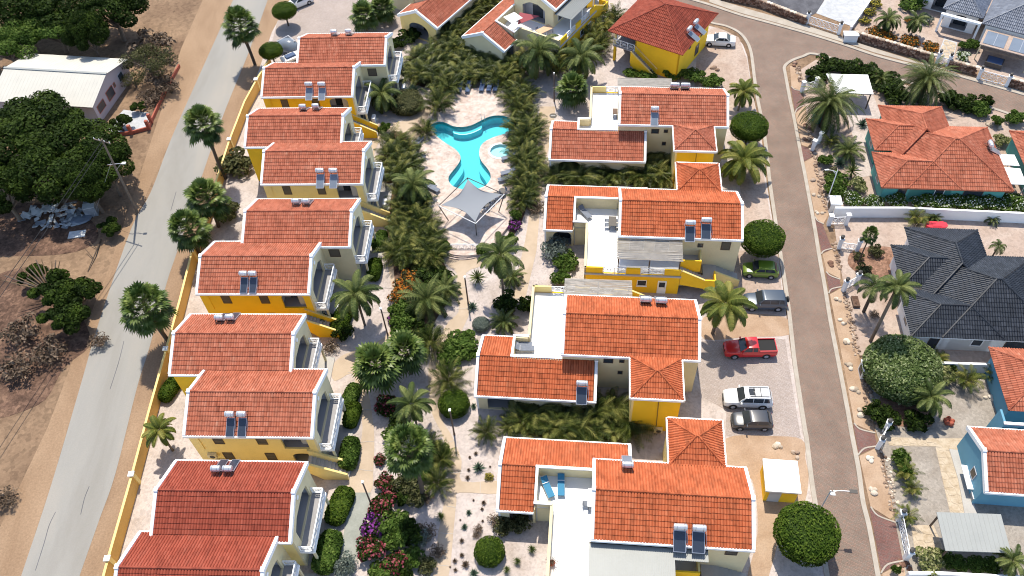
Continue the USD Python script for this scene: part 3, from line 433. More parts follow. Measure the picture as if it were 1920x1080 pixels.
def wall(par, p0, p1, mat, outline=None, h=3.0, z0=0.0, holes=(), t=0.2, name='wall', recess=None, label=None):
    "an upright wall from p0 to p1 (outside on the right hand of p0->p1), outline in (s, z), holes cut through; recess: (depth, material) closes the holes behind"
    p0, p1 = np.asarray(p0, float), np.asarray(p1, float); L = np.linalg.norm(p1 - p0); d = (p1 - p0) / L; n = np.array([-d[1], d[0]])     # n points inwards
    out = outline or [(0, z0), (L, z0), (L, h), (0, h)]
    cs = m3.CrossSection([np.asarray(out, float)] + [np.asarray(q, float) for q in holes], m3.FillRule.EvenOdd)
    v, f, _ = meshkit.arrays(m3.Manifold.extrude(cs, t))
    tr = lambda v: np.c_[p0[0] + v[:, 0] * d[0] + v[:, 2] * n[0], p0[1] + v[:, 0] * d[1] + v[:, 2] * n[1], v[:, 1]]
    o = MB().add(tr(v), f[:, ::-1]).build(name, M[mat] if isinstance(mat, str) else mat, par, label=label)
    if recess:
        for q in holes:
            q = np.asarray(q); x0, x1, a, b = q[:, 0].min() - 0.3, q[:, 0].max() + 0.3, q[:, 1].min() - 0.02, q[:, 1].max() + 0.25; D = recess[0]
            bx = lambda s0, s1, z0_, z1_, d0, d1: tr(np.array([(s0, z0_, d0), (s1, z0_, d0), (s1, z0_, d1), (s0, z0_, d1), (s0, z1_, d0), (s1, z1_, d0), (s1, z1_, d1), (s0, z1_, d1)]))
            MB().hexa(bx(x0, x1, a, b, t + D, t + D + 0.1)).hexa(bx(x0 - 0.1, x0, a, b, t + 0.003, t + D)).hexa(bx(x1, x1 + 0.1, a, b, t + 0.003, t + D)).hexa(bx(x0, x1, b, b + 0.1, t + 0.003, t + D)).build('recess', M[recess[1]], par)
            MB().hexa(bx(x0, x1, a - 0.1, a, t + 0.003, t + D)).build('recess_floor', M['grey_floor'], par)
            c = (x0 + x1) / 2; MB().hexa(bx(c - 0.85, c + 0.85, a + 0.03, a + 2.1, t + D - 0.05, t + D - 0.003)).build('inner_door', M['window_glass'], par)
    return tr
def arch(s0, s1, z0, z1, zc):
    "arched opening: sides to z1, crown at zc"
    a = np.linspace(0, math.pi, 9); c, r = (s0 + s1) / 2, (s1 - s0) / 2
    return [(s0, z0), (s1, z0)] + [(c + r * math.cos(t), z1 + (zc - z1) * math.sin(t)) for t in a]
def window(par, tr, s, z, w, h, mat='shutter', frame='dark_wood', slats=True, name='window', sill=False):
    "a window proud of the wall: frame, pane or shutter, slats"
    bx = lambda s0, s1, z0, z1, d0, d1: tr(np.array([(s0, z0, d0), (s1, z0, d0), (s1, z0, d1), (s0, z0, d1), (s0, z1, d0), (s1, z1, d0), (s1, z1, d1), (s0, z1, d1)]))
    fr = MB()
    for a in ((s - w / 2, s - w / 2 + 0.07, z, z + h), (s + w / 2 - 0.07, s + w / 2, z, z + h), (s - w / 2 + 0.07, s + w / 2 - 0.07, z, z + 0.07), (s - w / 2 + 0.07, s + w / 2 - 0.07, z + h - 0.07, z + h)): fr.hexa(bx(*a, -0.05, 0.0))
    f = fr.build(name, M[frame], par)
    MB().hexa(bx(s - w / 2 + 0.07, s + w / 2 - 0.07, z + 0.07, z + h - 0.07, -0.02, -0.003)).build('pane' if mat == 'window_glass' else 'shutter', M[mat], f)
    if slats:
        sl = MB(); n = max(3, int(h / 0.16))
        for k in range(n): zz = z + 0.1 + (h - 0.2) * (k + 0.5) / n; sl.hexa(bx(s - w / 2 + 0.08, s + w / 2 - 0.08, zz - 0.03, zz + 0.01, -0.045, -0.021))
        sl.build('slats', M[mat], f)
    if sill: MB().hexa(bx(s - w / 2 - 0.06, s + w / 2 + 0.06, z - 0.09, z - 0.003, -0.1, 0.0)).build('sill', M['white_paint'], f)
def door(par, tr, s, z, w=0.95, h=2.1, mat='white_paint', glass=True):
    bx = lambda s0, s1, z0, z1, d0, d1: tr(np.array([(s0, z0, d0), (s1, z0, d0), (s1, z0, d1), (s0, z0, d1), (s0, z1, d0), (s1, z1, d0), (s1, z1, d1), (s0, z1, d1)]))
    d = MB().hexa(bx(s - w / 2, s + w / 2, z, z + h, -0.05, 0.0)).build('door', M[mat], par)
    if glass: MB().hexa(bx(s - w / 3, s + w / 3, z + h * 0.52, z + h * 0.9, -0.07, -0.053)).build('pane', M['window_glass'], d)
    MB().hexa(bx(s + w / 2 - 0.14, s + w / 2 - 0.08, z + h * 0.45, z + h * 0.52, -0.1, -0.053)).build('handle', M['steel'], d)
def rail(par, pts, z, h=0.95, bay=1.1, name='balustrade', mat='white_paint', cross=True, th=0.05):
    "a white railing along pts: rails and posts, bays with crossed bars"
    b = MB(); lat = MB()
    for a, c in zip(pts[:-1], pts[1:]):
        a, c = np.asarray(a, float), np.asarray(c, float); L = np.linalg.norm(c - a); n = max(1, round(L / bay)); u = (c - a) / L
        A, C = np.array([*a, z]), np.array([*c, z])
        b.beam(A + (0, 0, h), C + (0, 0, h), 0.10, 0.08); b.beam(A + (0, 0, 0.12), C + (0, 0, 0.12), 0.06, 0.05)
        for k in range(n + 1): q = A + (C - A) * k / n; b.beam(q, q + (0, 0, h), 0.08)
        for k in range(n):
            q0, q1 = A + (C - A) * (k / n), A + (C - A) * ((k + 1) / n)
            if cross:
                lat.beam(q0 + (0, 0, 0.16), q1 + (0, 0, h - 0.06), th, 0.03); lat.beam(q0 + (0, 0, h - 0.06), q1 + (0, 0, 0.16), th, 0.03)
                m = (q0 + q1) / 2 + (0, 0, h / 2 + 0.05); cc = [m + np.array([u[0] * math.cos(t), u[1] * math.cos(t), math.sin(t)]) * 0.22 for t in np.linspace(0, 2 * math.pi, 9)]
                lat.tube(cc, 0.022, 4); lat.beam(q0 + (0, 0, h / 2 + .05), q1 + (0, 0, h / 2 + .05), th * .8, 0.03)
            else:
                for t in np.linspace(0, 1, 9)[1:-1]: q = q0 + (q1 - q0) * t; lat.beam(q + (0, 0, 0.12), q + (0, 0, h), 0.025)
    o = b.build(name, M[mat], par); lat.build('lattice', M[mat], o); return o
def stairs(par, x0, z_hi, x1, z_lo, ya, yb, mat, n=None, walls='ab', wh=0.85, cap=True):
    "a straight flight along x from height z_hi at x0 down to z_lo at x1, between ya and yb, parapets on a / b"
    n = n or max(3, round((z_hi - z_lo) / 0.19)); st = MB()
    for k in range(n):
        a, b = x0 + (x1 - x0) * k / n, x0 + (x1 - x0) * (k + 1) / n; z = z_hi - (z_hi - z_lo) * (k + 1) / n
        st.box(min(a, b), max(a, b), ya + 0.003, yb - 0.003, max(0, z - 0.45), z + 0.17)
    st.build('stair_flight', M['concrete'], par)
    for w_, y0, y1 in (('a', ya - 0.18, ya), ('b', yb, yb + 0.18)):
        if w_ in walls:
            p = [(x0, max(0, z_hi - 1.4 if z_lo > 0.3 else 0)), (x1, 0 if z_lo < 0.3 else z_lo - 0.5), (x1, z_lo + wh), (x0, z_hi + wh)]
            if z_lo < 0.3: p[0] = (x0 + (x1 - x0) * 0.35, 0); p = [(x0, max(0, z_hi - 0.9))] + p
            if (x1 - x0) < 0: p = p[::-1]
            cs = m3.CrossSection([np.asarray(p, float)], m3.FillRule.NonZero); v, f, _ = meshkit.arrays(m3.Manifold.extrude(cs, y1 - y0))
            MB().add(np.c_[v[:, 0], y1 - v[:, 2], v[:, 1]], f).build('stair_wall', M[mat], par)
            if cap: MB().beam((x0, (y0 + y1) / 2, z_hi + wh + 0.02), (x1, (y0 + y1) / 2, z_lo + wh + 0.02), 0.2, 0.06).build('stair_coping', M['wall_yellow'], par)
def loc2(pos, yaw, u, v): return np.asarray(pos[:2]) + R2(yaw) @ np.array([u, v], float)

# ---------------------------------------------------------------- things on roofs and walls
def _heater(name, panel, wx=1.0):
    p = proto(name); _b = MB.build
    def fit(mb):
        for v in mb.v: v[:, 0] *= wx; v[:, 1] = np.where(v[:, 1] < 0, v[:, 1] * .86, v[:, 1])
        return mb
    fr = MB()
    for x in (-0.5, 0.5):
        fr.beam((x, 0.45, 0.0), (x, 0.45, 0.62), 0.05); fr.beam((x, 0.3, 0.04), (x, -1.75, 0.1), 0.05); fr.beam((x, 0.75, 0.02), (x, 0.45, 0.55), 0.04)
    fr.beam((-0.5, 0.45, 0.3), (0.5, 0.45, 0.3), 0.05); fit(fr).build('stand', M['dark_metal'], p)
    a = np.linspace(-0.62, 0.62, 9); r = np.array([.02, .2, .27, .28, .28, .28, .27, .2, .02]); a[[1, 7]] = (-0.6, 0.6); a[[2, 6]] = (-0.54, .54)
    tk = fit(MB().tube(np.c_[a, np.full(9, 0.42), np.full(9, 0.68)], r, 14)).build('tank', M['tank_metal'], p, smooth=True)
    for x_ in (-.34, .34): fit(MB().tube([(x_ - .01, 0.42, 0.68), (x_ + .01, 0.42, 0.68)], 0.287, 14)).build('tank_band', M['dark_metal'], tk)
    f = fit(MB().hexa([(-0.56, -1.85, 0.06), (0.56, -1.85, 0.06), (0.56, 0.12, 0.12), (-0.56, 0.12, 0.12), (-0.56, -1.85, 0.15), (0.56, -1.85, 0.15), (0.56, 0.12, 0.21), (-0.56, 0.12, 0.21)])).build('collector', M['steel'], p)
    fit(MB().hexa([(-0.5, -1.79, 0.12), (0.5, -1.79, 0.12), (0.5, 0.06, 0.18), (-0.5, 0.06, 0.18), (-0.5, -1.79, 0.158), (0.5, -1.79, 0.158), (0.5, 0.06, 0.218), (-0.5, 0.06, 0.218)])).build('pane', M[panel], f)
    fit(MB().tube([(0.55, -1.8, 0.1), (0.72, -1.2, 0.12), (0.66, -0.2, 0.2), (0.6, 0.42, 0.5)], 0.022, 5).tube([(-0.55, 0.1, 0.2), (-0.68, 0.4, 0.4), (-0.62, 0.42, 0.7)], 0.022, 5)).build('pipe', M['chrome'], p)
    return p
HEAT = {k: _heater('solar_water_heater_' + k, v, w) for k, v, w in (('dark', 'collector', .68), ('grey', 'collector_grey', .8), ('wide', 'collector', .92))}
def heater(px, pos, yaw, eave_v, e, side, label, kind='dark', dz=0.08, group=None, roof='y'):
    "stands on the slope seen at pixel px; side -1: slope faces -v, +1: faces +v"
    d = fw + rt * (px[0] - 960) / FPX + up * (540 - px[1]) / FPX
    R = R2(yaw); nv = R @ np.array([0, side * 1.0]); N = np.array([*(nv * SP), CP]); ev = loc2(pos, yaw, 0, eave_v)
    P0 = np.array([*ev, e]); t = ((P0 - [0, 0, CAM_H]) @ N) / (d @ N); Q = np.array([0, 0, CAM_H]) + t * d + N * dz
    x = UsdGeom.Xform.Define(stage, numbered('/World', 'solar_water_heater'))
    Y = np.array([*(-nv * CP), SP]); X = np.cross(Y, N)
    x.AddTransformOp().Set(Gf.Matrix4d(*X, 0, *Y, 0, *N, 0, *Q, 1)); p = x.GetPrim()
    p.GetReferences().AddInternalReference(HEAT[kind].GetPath()); p.SetInstanceable(True); tag(p, label, 'water heater', group)
ac = proto('air_conditioner')
_b = MB().box(-0.42, 0.42, -0.16, 0.16, 0.0, 0.6).build('casing', M['wall_cream'], ac); MB().prism([(0.24 * math.cos(t), 0.24 * math.sin(t)) for t in np.linspace(0, 6.28, 17)[:-1]], 0, 0.02)
_g = MB(); _g.tube([(0.05, -0.165, 0.3), (0.05, -0.185, 0.3)], 0.25, 14); _g.build('fan_grille', M['dark_metal'], ac); MB().box(-0.35, -0.3, -0.14, 0.3, -0.06, -0.004).box(0.3, 0.35, -0.14, 0.3, -0.06, -0.004).build('bracket', M['dark_metal'], ac)
def aircon(pos, yaw, u, v, z, label, face=0.0):
    x, y = loc2(pos, yaw, u, v); dup(ac, 'air_conditioner', label, 'air conditioner', (x, y, z), yaw + face)
# ---------------------------------------------------------------- the left row: paired two-storey blocks
UY, UL, UW, UE = -0.085, 12.13, 3.608, 6.0
GW = UW - 0.28
def unit(par, dx, dy, tile, near, far_, left, right, near_windows=True, stair=False, overlap=None):
    "one two-storey unit with its gables at dx-L/2 and dx+L/2"
    x0, x1 = dx - UL / 2, dx + UL / 2; y0, y1 = dy - GW, dy + GW; zt = UE - 0.03
    prof = lambda s0, s1, c: [(s0, 0), (s1, 0), (s1, zt - 0.1 + 0.0), (c, zt + 0.491 * UW - 0.14), (s0, zt - 0.1)]
    W = y1 - y0
    wall(par, (x0 + 0.1, y1), (x0 + 0.1, y0), left, outline=prof(0, W, W / 2), name='end_wall')
    up_open = [(W / 2 - 2.4, 3.1), (W / 2 + 1.9, 3.1), (W / 2 + 1.9, 5.1), (W / 2 + 0.9, 5.75), (W / 2 - 1.4, 5.75), (W / 2 - 2.4, 5.1)]
    lo_open = arch(W / 2 - 2.2, W / 2 + 1.6, 0.12, 1.9, 2.5)
    wall(par, (x1 - 0.1, y0), (x1 - 0.1, y1), right, outline=prof(0, W, W / 2), holes=[up_open, lo_open], name='gable_wall', recess=(1.5, 'wall_grey'))
    MB().tube([(x1 - 0.097, dy, 6.75), (x1 - 0.03, dy, 6.75)], 0.22, 12).build('gable_ornament', M['white_paint'], par)
    holes = []
    if near_windows: holes = [arch(UL - 0.4 - 3.3, UL - 0.4 - 0.9, 3.2 if True else 0, 4.9, 5.5), arch(UL - 0.4 - 2.9, UL - 0.4 - 0.8, 0.1, 1.8, 2.3)]
    tr = wall(par, (x0 + 0.3, y0), (x1 - 0.3, y0), near, outline=[(0, 0), (UL - 0.6, 0), (UL - 0.6, zt - 0.16), (0, zt - 0.16)], holes=holes, name='front_wall', recess=(1.3, 'wall_grey') if holes else None)
    if near_windows:
        for s in (2.5, 6.6):
            window(par, tr, s, 4.0, 0.95, 1.35); window(par, tr, s + 0.1, 1.0, 0.95, 1.35)
        MB().beam((x0 + 1.0, y0 - 0.05, 3.0), (x0 + 1.0, y0 - 0.05, 5.7), 0.07).build('drain_pipe', M[near], par)
    else:
        window(par, tr, UL - 2.4, 4.0, 1.2, 1.2)
    wall(par, (x1 - 0.3, y1), (x0 + 0.3, y1), far_, outline=[(0, 0), (UL - 0.6, 0), (UL - 0.6, zt - 0.16), (0, zt - 0.16)], name='back_wall')
    bx = x1 - 0.1
    MB().box(bx + 0.003, bx + 1.2, dy - 3.2, dy + 2.2, 2.82, 3.02).build('balcony_slab', M['grey_floor'], par)
    MB().box(bx + 1.203, bx + 1.3, dy - 3.25, dy + 2.25, 2.75, 3.1).box(bx + 0.003, bx + 1.2, dy - 3.3, dy - 3.203, 2.75, 3.1).box(bx + 0.003, bx + 1.2, dy + 2.203, dy + 2.3, 2.75, 3.1).build('slab_edge', M['white_paint'], par)
    rail(par, [(bx + 0.08, dy + 2.2), (bx + 1.18, dy + 2.2), (bx + 1.18, dy - 3.2), (bx + 0.08, dy - 3.2)], 3.02, 0.95, 0.95)
    MB().box(bx + 0.004, bx + 2.0, dy - 3.2, dy + 2.6, 0.03, 0.14).build('patio', M['concrete'], par)
    MB().box(bx + 1.3, bx + 1.75, dy - 2.0, dy - 1.0, 0.143, 0.95).build('patio_bench', M['white_paint'], par)
    for yy in (dy - 3.1, dy + 2.1): MB().box(bx + 1.0, bx + 1.2, yy - 0.1, yy + 0.1, 0.143, 2.82).build('balcony_post', M[right], par)
    if stair:
        stairs(par, x1 - 1.3, 2.3, x1 + 2.3, 0.15, y0 - 1.35, y0 - 0.2, near, walls='ab')
    gable_roof(par, x0, x1, UW, UE, M[tile], cy=dy)
PAIRS = [(((-20.606, 98.344), (-24.479, 92.029)), 'tile_salmon', ('wall_cream', 'wall_deep'), 'by the two clipped round trees'),
         (((-25.138, 82.351), (-22.174, 75.554)), 'tile_salmon', ('wall_deep', 'wall_yellow'), 'level with the turquoise pool'),
         (((-22.877, 65.741), (-26.636, 59.439)), 'tile_salmon', ('wall_cream', 'wall_deep'), 'level with the curved pool steps'),
         (((-27.329, 49.403), (-24.544, 42.506)), 'tile_salmon', ('wall_deep', 'wall_yellow'), 'beside the pair of big fan palms'),
         (((-25.354, 32.700), (-27.036, 26.158)), 'tile_red', ('wall_yellow', 'wall_deep'), 'lower left corner')]
UPOS = []
for (pa, pb), tile, (ca, cb), where in PAIRS:
    c = (np.array(pa) + pb) / 2
    t = thing('apartment_building', f'yellow apartment block with offset twin red roofs, {where}', 'apartment building', (*c, 0), UY, 'paired apartment blocks along the left wall')
    R = R2(-UY)
    for k, (p, cc) in enumerate(((pa, ca), (pb, cb))):
        o = R @ (np.array(p) - c)
        unit(t, o[0], o[1], tile, cc if k else ca, cc, 'wall_deep' if cc in ('wall_deep',) else 'wall_yellow', 'wall_cream', near_windows=bool(k), stair=bool(k))
        UPOS.append(p)
lu = ['far roof of the block by the clipped trees', 'near roof of the block by the clipped trees', 'far roof of the block level with the pool', 'near roof of the block level with the pool', 'far roof of the block level with the curved steps',
      'near roof above the deep yellow front', 'far roof beside the big fan palms', 'near roof beside the big fan palms', 'dark red far roof in the lower left corner']
HP = [(0, 1, [(628, 69), (655, 68)], 'dark'), (1, -1, [(581, 168), (605, 168)], 'grey'), (2, 1, [(570, 209), (594, 208)], 'dark'), (3, -1, [(602, 330), (627, 330)], 'grey'), (4, 1, [(557, 386), (576, 386)], 'dark'), (5, -1, [(460, 523), (477, 523)], 'dark'),
      (6, 1, [(415, 604), (435, 603)], 'dark'), (7, -1, [(435, 786), (457, 786)], 'dark'), (8, 1, [(410, 886), (432, 886)], 'dark')]
for i, s_, pp, kd in HP:
    for k, q in enumerate(pp): heater(q, UPOS[i], UY, s_ * UW, UE, s_, f'{"left" if k == 0 else "right"} solar water heater on {lu[i]}', kd, group='solar water heaters on the red roofs')
for i, u, z, lb in ((7, -4.6, 1.75, 'upper wall air conditioner on the pale yellow front beside the big fan palms'), (7, -4.2, 0.5, 'lower wall air conditioner on the pale yellow front beside the big fan palms'), (5, -4.9, 1.2, 'wall air conditioner low on the deep yellow front of the left row')):
    aircon(UPOS[i], UY, u, -GW - 0.2, z, lb)

# ---------------------------------------------------------------- the right-hand villas: main roof, hipped annex, low wing, white terrace
RY, RLn, RW = -0.135, 13.246, 3.598
def villa(name, label, pos, m, tile, yaw=RY, low_near='wall_cream', pergola='slats', group='terrace houses along the brick street', simple=False, low_arch=False, main_wall='wall_cream', low_end='wall_white'):
    "m = +1: annex on the far (+v) side, terrace towards -v; m = -1: mirrored"
    t = thing(name, label, 'house', (*pos, 0), yaw, group); Y = lambda a: m * a
    hx = RLn / 2; GWr = RW - 0.28; zt = UE - 0.03
    def W(p0, p1, *a, **k):                                          # mirrored walls keep their outside outside
        p0, p1 = (p0[0], Y(p0[1])), (p1[0], Y(p1[1]))
        if m < 0:
            p0, p1 = p1, p0; Lw = math.dist(p0, p1)
            if 'outline' in k: k['outline'] = [(Lw - s, z) for s, z in k['outline']]
            if 'holes' in k: k['holes'] = [[(Lw - s, z) for s, z in q] for q in k['holes']]
        return wall(t, p0, p1, *a, **k)
    prof = lambda Wd, h, r: [(0, 0), (Wd, 0), (Wd, h), (Wd / 2, h + r), (0, h)]
    W2 = 2 * GWr; rr = 0.491 * RW - 0.06
    up_hole = [(W2 / 2 - 1.9, 3.1), (W2 / 2 + 1.9, 3.1), (W2 / 2 + 1.9, 5.2), (W2 / 2 + .7, 5.9), (W2 / 2 - .7, 5.9), (W2 / 2 - 1.9, 5.2)]
    W((-hx + 0.1, GWr), (-hx + 0.1, -GWr), main_wall, outline=prof(W2, zt - 0.12, rr), name='end_wall', holes=[up_hole], recess=(1.0, 'wall_grey'))
    W((hx - 0.1, -GWr), (hx - 0.1, GWr), main_wall, outline=prof(W2, zt - 0.12, rr), name='end_wall')
    tr = W((-hx + 0.3, -GWr), (hx - 0.3, -GWr), main_wall, outline=[(0, 0), (RLn - 0.6, 0), (RLn - 0.6, zt - 0.16), (0, zt - 0.16)], name='terrace_wall')
    sx = (lambda u: u + hx - 0.3) if m > 0 else (lambda u: hx - 0.3 - u)
    window(t, tr, sx(2.3), 4.3, 0.6, 0.6, 'window_glass', 'dark_wood', False); window(t, tr, sx(5.0), 4.0, 1.0, 1.25); window(t, tr, sx(-4.5), 3.3, 1.6, 2.0, 'window_glass', 'white_paint', False); window(t, tr, sx(-1.8), 3.3, 1.6, 2.0, 'window_glass', 'white_paint', False)
    tr = W((hx - 0.3, GWr), (-hx + 0.3, GWr), main_wall, outline=[(0, 0), (RLn - 0.6, 0), (RLn - 0.6, zt - 0.16), (0, zt - 0.16)], name='back_wall')
    sb = (lambda u: hx - 0.3 - u) if m > 0 else (lambda u: u + hx - 0.3)
    window(t, tr, sb(-2.05), 4.45, 0.95, 0.7, 'window_glass', 'dark_wood', False); window(t, tr, sb(-0.75), 4.6, 0.5, 0.5, 'window_glass', 'dark_wood', False); window(t, tr, sb(-0.8), 2.6, 0.5, 0.55, 'window_glass', 'dark_wood', False)
    gable_roof(t, -hx, hx, RW, UE, M[tile], gut=True)
    # annex with a pyramid roof
    ax0, ax1, av0, av1 = -0.1, 4.9, 3.6, 8.25
    y0, y1 = sorted((Y(av0 - 0.02), Y(av1)))
    hip_roof(t, ax0 + 0.12, ax1 - 0.12, y0 + (0.12 if m < 0 else 0), y1 - (0.12 if m > 0 else 0), UE + 0.02, M[tile])
    for a in ((ax0 - 0.05, ax0 + 0.11, Y(RW + 0.2), Y(av1)), (ax1 - 0.11, ax1 + 0.05, Y(RW + 0.2), Y(av1)), (ax0 + 0.113, ax1 - 0.113, Y(av1 - 0.1), Y(av1 + 0.06))):
        MB().box(a[0], a[1], *sorted(a[2:]), UE - 0.16, UE + 0.1).build('annex_coping', M['white_paint'], t)
    W((ax1 - 0.25, av0 - 0.2), (ax1 - 0.25, av1 - 0.25), 'wall_deep', h=UE - 0.17, name='annex_wall'); W((ax1 - 0.45, av1 - 0.25), (ax0 + 0.45, av1 - 0.25), 'wall_deep', h=UE - 0.17, name='annex_wall'); W((ax0 + 0.25, av1 - 0.25), (ax0 + 0.25, av0 - 0.2), 'wall_yellow', h=UE - 0.17, name='annex_wall')
    MB().beam((ax0 + 2.9, Y(av1 - 0.22), 1.0), (ax0 + 2.7, Y(av1 - 0.22), 5.6), 0.05).build('drain_pipe', M['dark_wood'], t)
    # low wing: ridge at v = 3.33
    lv, lx0, lx1, LE = 3.33, -14.93, -3.05, 3.0; lg = 3.25
    full = (lx0 + 0.33, lx1 - 0.33); short = (lx0 + 0.33, -11.62)
    gable_roof(t, lx0, lx1, 3.55, LE, M[tile], cy=Y(lv), near=(short if m > 0 else full), far=(full if m > 0 else short), gut=False, xr=(lx0 + .33, -11.6))
    yy = sorted((Y(lv + 3.565), Y(lv + 3.72))); MB().box(lx0 + .02, lx1 - .02, *yy, LE - 0.2, LE + 0.06).build('gutter', M['white_paint'], t)
    yy = sorted((Y(lv - 3.565), Y(lv - 3.72))); MB().box(lx0 + .02, -11.6, *yy, LE - 0.2, LE + 0.06).build('gutter', M['white_paint'], t)
    W((lx0 + 0.1, lv + lg), (lx0 + 0.1, lv - lg), low_end, outline=prof(2 * lg, LE - 0.15, 0.491 * 3.55 - 0.06), name='end_wall', **(dict(holes=[arch(1.4, 5.0, 0.1, 1.6, 2.7)], recess=(2.0, 'wall_grey')) if low_arch else {}))
    W((lx1 - 0.1, lv - lg + 3.6), (lx1 - 0.1, lv + lg), 'wall_cream', outline=[(0, 0), (lg * 2 - 3.6, 0), (lg * 2 - 3.6, LE - .15), (0, LE + 1.4)], name='end_wall')
    Ll = lx1 - lx0 - 0.6
    W((lx1 - 0.3, lv + lg), (lx0 + 0.3, lv + lg), low_near, outline=[(0, 0), (Ll, 0), (Ll, LE - 0.2), (0, LE - 0.2)], holes=[arch(Ll - 3.6, Ll - 0.9, 0.15, 1.8, 2.5)], recess=(1.2, 'wall_grey'), name='garden_wall')
    W((lx0 + 0.3, lv - lg), (-11.5, lv - lg), 'wall_cream', h=LE - 0.2, holes=[arch(0.8, 2.9, 0.1, 1.7, 2.4)], recess=(1.0, 'wall_grey'), name='garden_wall')
    # terrace on the ground-floor rooms, with its alcove cut into the low wing
    tx0, tx1, tv0 = -10.1, -6.62, -6.5
    flo = [(tx0 + .2, tv0 + .2), (0.2, tv0 + .2), (0.2, -GWr), (-hx + 0.1, -GWr), (-hx + 0.1, lv), (-11.35, lv), (-11.35, 0.3), (tx0 + .2, 0.3)]
    MB().prism([(a, Y(b)) for a, b in flo][::int(m)], 2.8, 3.0).build('terrace_floor', M['terrace_white'], t)
    W((-11.5, 0.3), (tx0, 0.3), 'wall_cream', z0=2.6, h=3.95, outline=[(0, 0), (-11.5 * -1 + tx0, 0), (tx0 + 11.5, 3.95), (0, 3.95)], name='alcove_wall', t=0.18)
    ridge = LE + 0.491 * 3.55
    W((-11.5, lv), (-11.5, 0.3), 'wall_cream', outline=[(0, 3.003), (lv - .3, 3.003), (lv - .3, 4.0), (lv - 0.5, 4.0), (0, ridge)], name='alcove_wall', t=0.16)
    W((-11.34, lv), (-hx + 0.05, lv), 'wall_cream', outline=[(0, 3.003), (11.34 - hx + .05, 3.003), (11.34 - hx + .05, ridge), (0, ridge)], name='alcove_wall', t=0.16)
    c = MB(); y_ = sorted((Y(lv - 0.18), Y(lv + 0.06))); c.box(-11.6, -hx + 0.05, *y_, ridge + 0.003, ridge + 0.14)
    c.beam((-11.46, Y(lv - .2), ridge + .07), (-11.46, Y(0.12), 4.0), 0.24, 0.14); y_ = sorted((Y(0.2), Y(0.56))); c.box(-11.6, tx0 + .1, *sorted((Y(.08), Y(.32))), 3.953, 4.05)
    c.build('parapet_coping', M['white_paint'], t)
    W((tx0, 0.3), (tx0, tv0), 'wall_cream', h=3.85, name='terrace_side_wall', t=0.18)
    MB().box(tx0 - .04, tx0 + .22, *sorted((Y(tv0 - 0.02), Y(0.06))), 3.853, 3.95).build('parapet_coping', M['wall_cream'], t)
    gl = 0.2 - tx0
    tr = W((tx0, tv0), (0.2, tv0), 'wall_deep', outline=[(0, 0), (gl, 0), (gl, 3.0), (0, 3.0)], name='ground_floor_wall')
    sg = (lambda u: u - tx0) if m > 0 else (lambda u: 0.2 - u)
    window(t, tr, sg(-3.8), 1.2, 1.05, 0.95, 'window_glass', 'white_paint', False, sill=True); door(t, tr, sg(-1.6), 0.05)
    MB().box(tx0 - .02, 0.3, *sorted((Y(tv0 - 0.14), Y(tv0 - 0.003))), 2.86, 3.06).build('terrace_edge', M['wall_grey'], t)
    for a, b in ((tx0 + 0.003, -8.1), (-5.6, -4.1), (-1.5, 0.2)): MB().box(a, b, *sorted((Y(tv0), Y(tv0 + .18))), 3.063, 3.95).build('parapet', M['wall_deep' if m > 0 else 'wall_yellow'], t)
    for a, b in ((-8.1, -5.6), (-4.1, -1.5)): rail(t, [(a + .05, Y(tv0 + .1)), (b - .05, Y(tv0 + .1))], 3.06, 0.9, 1.2, mat='white_paint', th=0.07)
    # pergola
    pz = 5.35
    if pergola == 'slats':
        for x in (-6.5, -3.2, 0.0): MB().beam((x, Y(tv0 + .35), 3.06), (x, Y(tv0 + .35), pz - 0.06), 0.12).build('pergola_post', M['dark_wood'], t)
        for v in (-3.75, -5.0, -6.2): MB().box(-6.6, 0.15, *sorted((Y(v), Y(v - .08))), pz - 0.16, pz - 0.004).build('pergola_beam', M['dark_wood'], t)
        n = 23
        for k in range(n):
            v = -3.65 - 2.75 * k / (n - 1); z = pz + 0.25 * (1 - k / n); wob = rng.uniform(-0.03, 0.03)
            MB().hexa([(-6.7, Y(v + wob) - .034, z), (0.25, Y(v - wob) - .034, z), (0.25, Y(v - wob) + .034, z), (-6.7, Y(v + wob) + .034, z), (-6.7, Y(v + wob) - .034, z + .04), (0.25, Y(v - wob) - .034, z + .04), (0.25, Y(v - wob) + .034, z + .04), (-6.7, Y(v + wob) + .034, z + .04)], rng.uniform(0, 1)).build('slat', M['pergola_wood'], t)
    elif pergola == 'sheet':
        mb = MB(); out = [(-6.7, -3.7), (2.95, -3.7), (2.95, -4.65), (0.25, -4.65), (0.25, -6.45), (-6.7, -6.45)]
        mb.prism([(a, Y(b)) for a, b in out][::int(m)], pz, pz + 0.05)
        for k in range(68):
            u = -6.65 + k * 0.142; vn = -6.44 if u < 0.2 else -4.64
            mb.box(u, u + 0.05, *sorted((Y(-3.72), Y(vn))), pz + 0.052, pz + 0.085)
        mb.build('corrugated_roof', M['metal_sheet'], t); MB().box(-6.7, 2.95, *sorted((Y(-3.6), Y(-3.7))), pz - 0.05, pz + 0.12).build('flashing', M['dark_metal'], t)
        for x in (-6.5, -3.2, 0.0): MB().beam((x, Y(tv0 + .35), 3.06), (x, Y(tv0 + .35), pz - 0.004), 0.12).build('pergola_post', M['white_paint'], t)
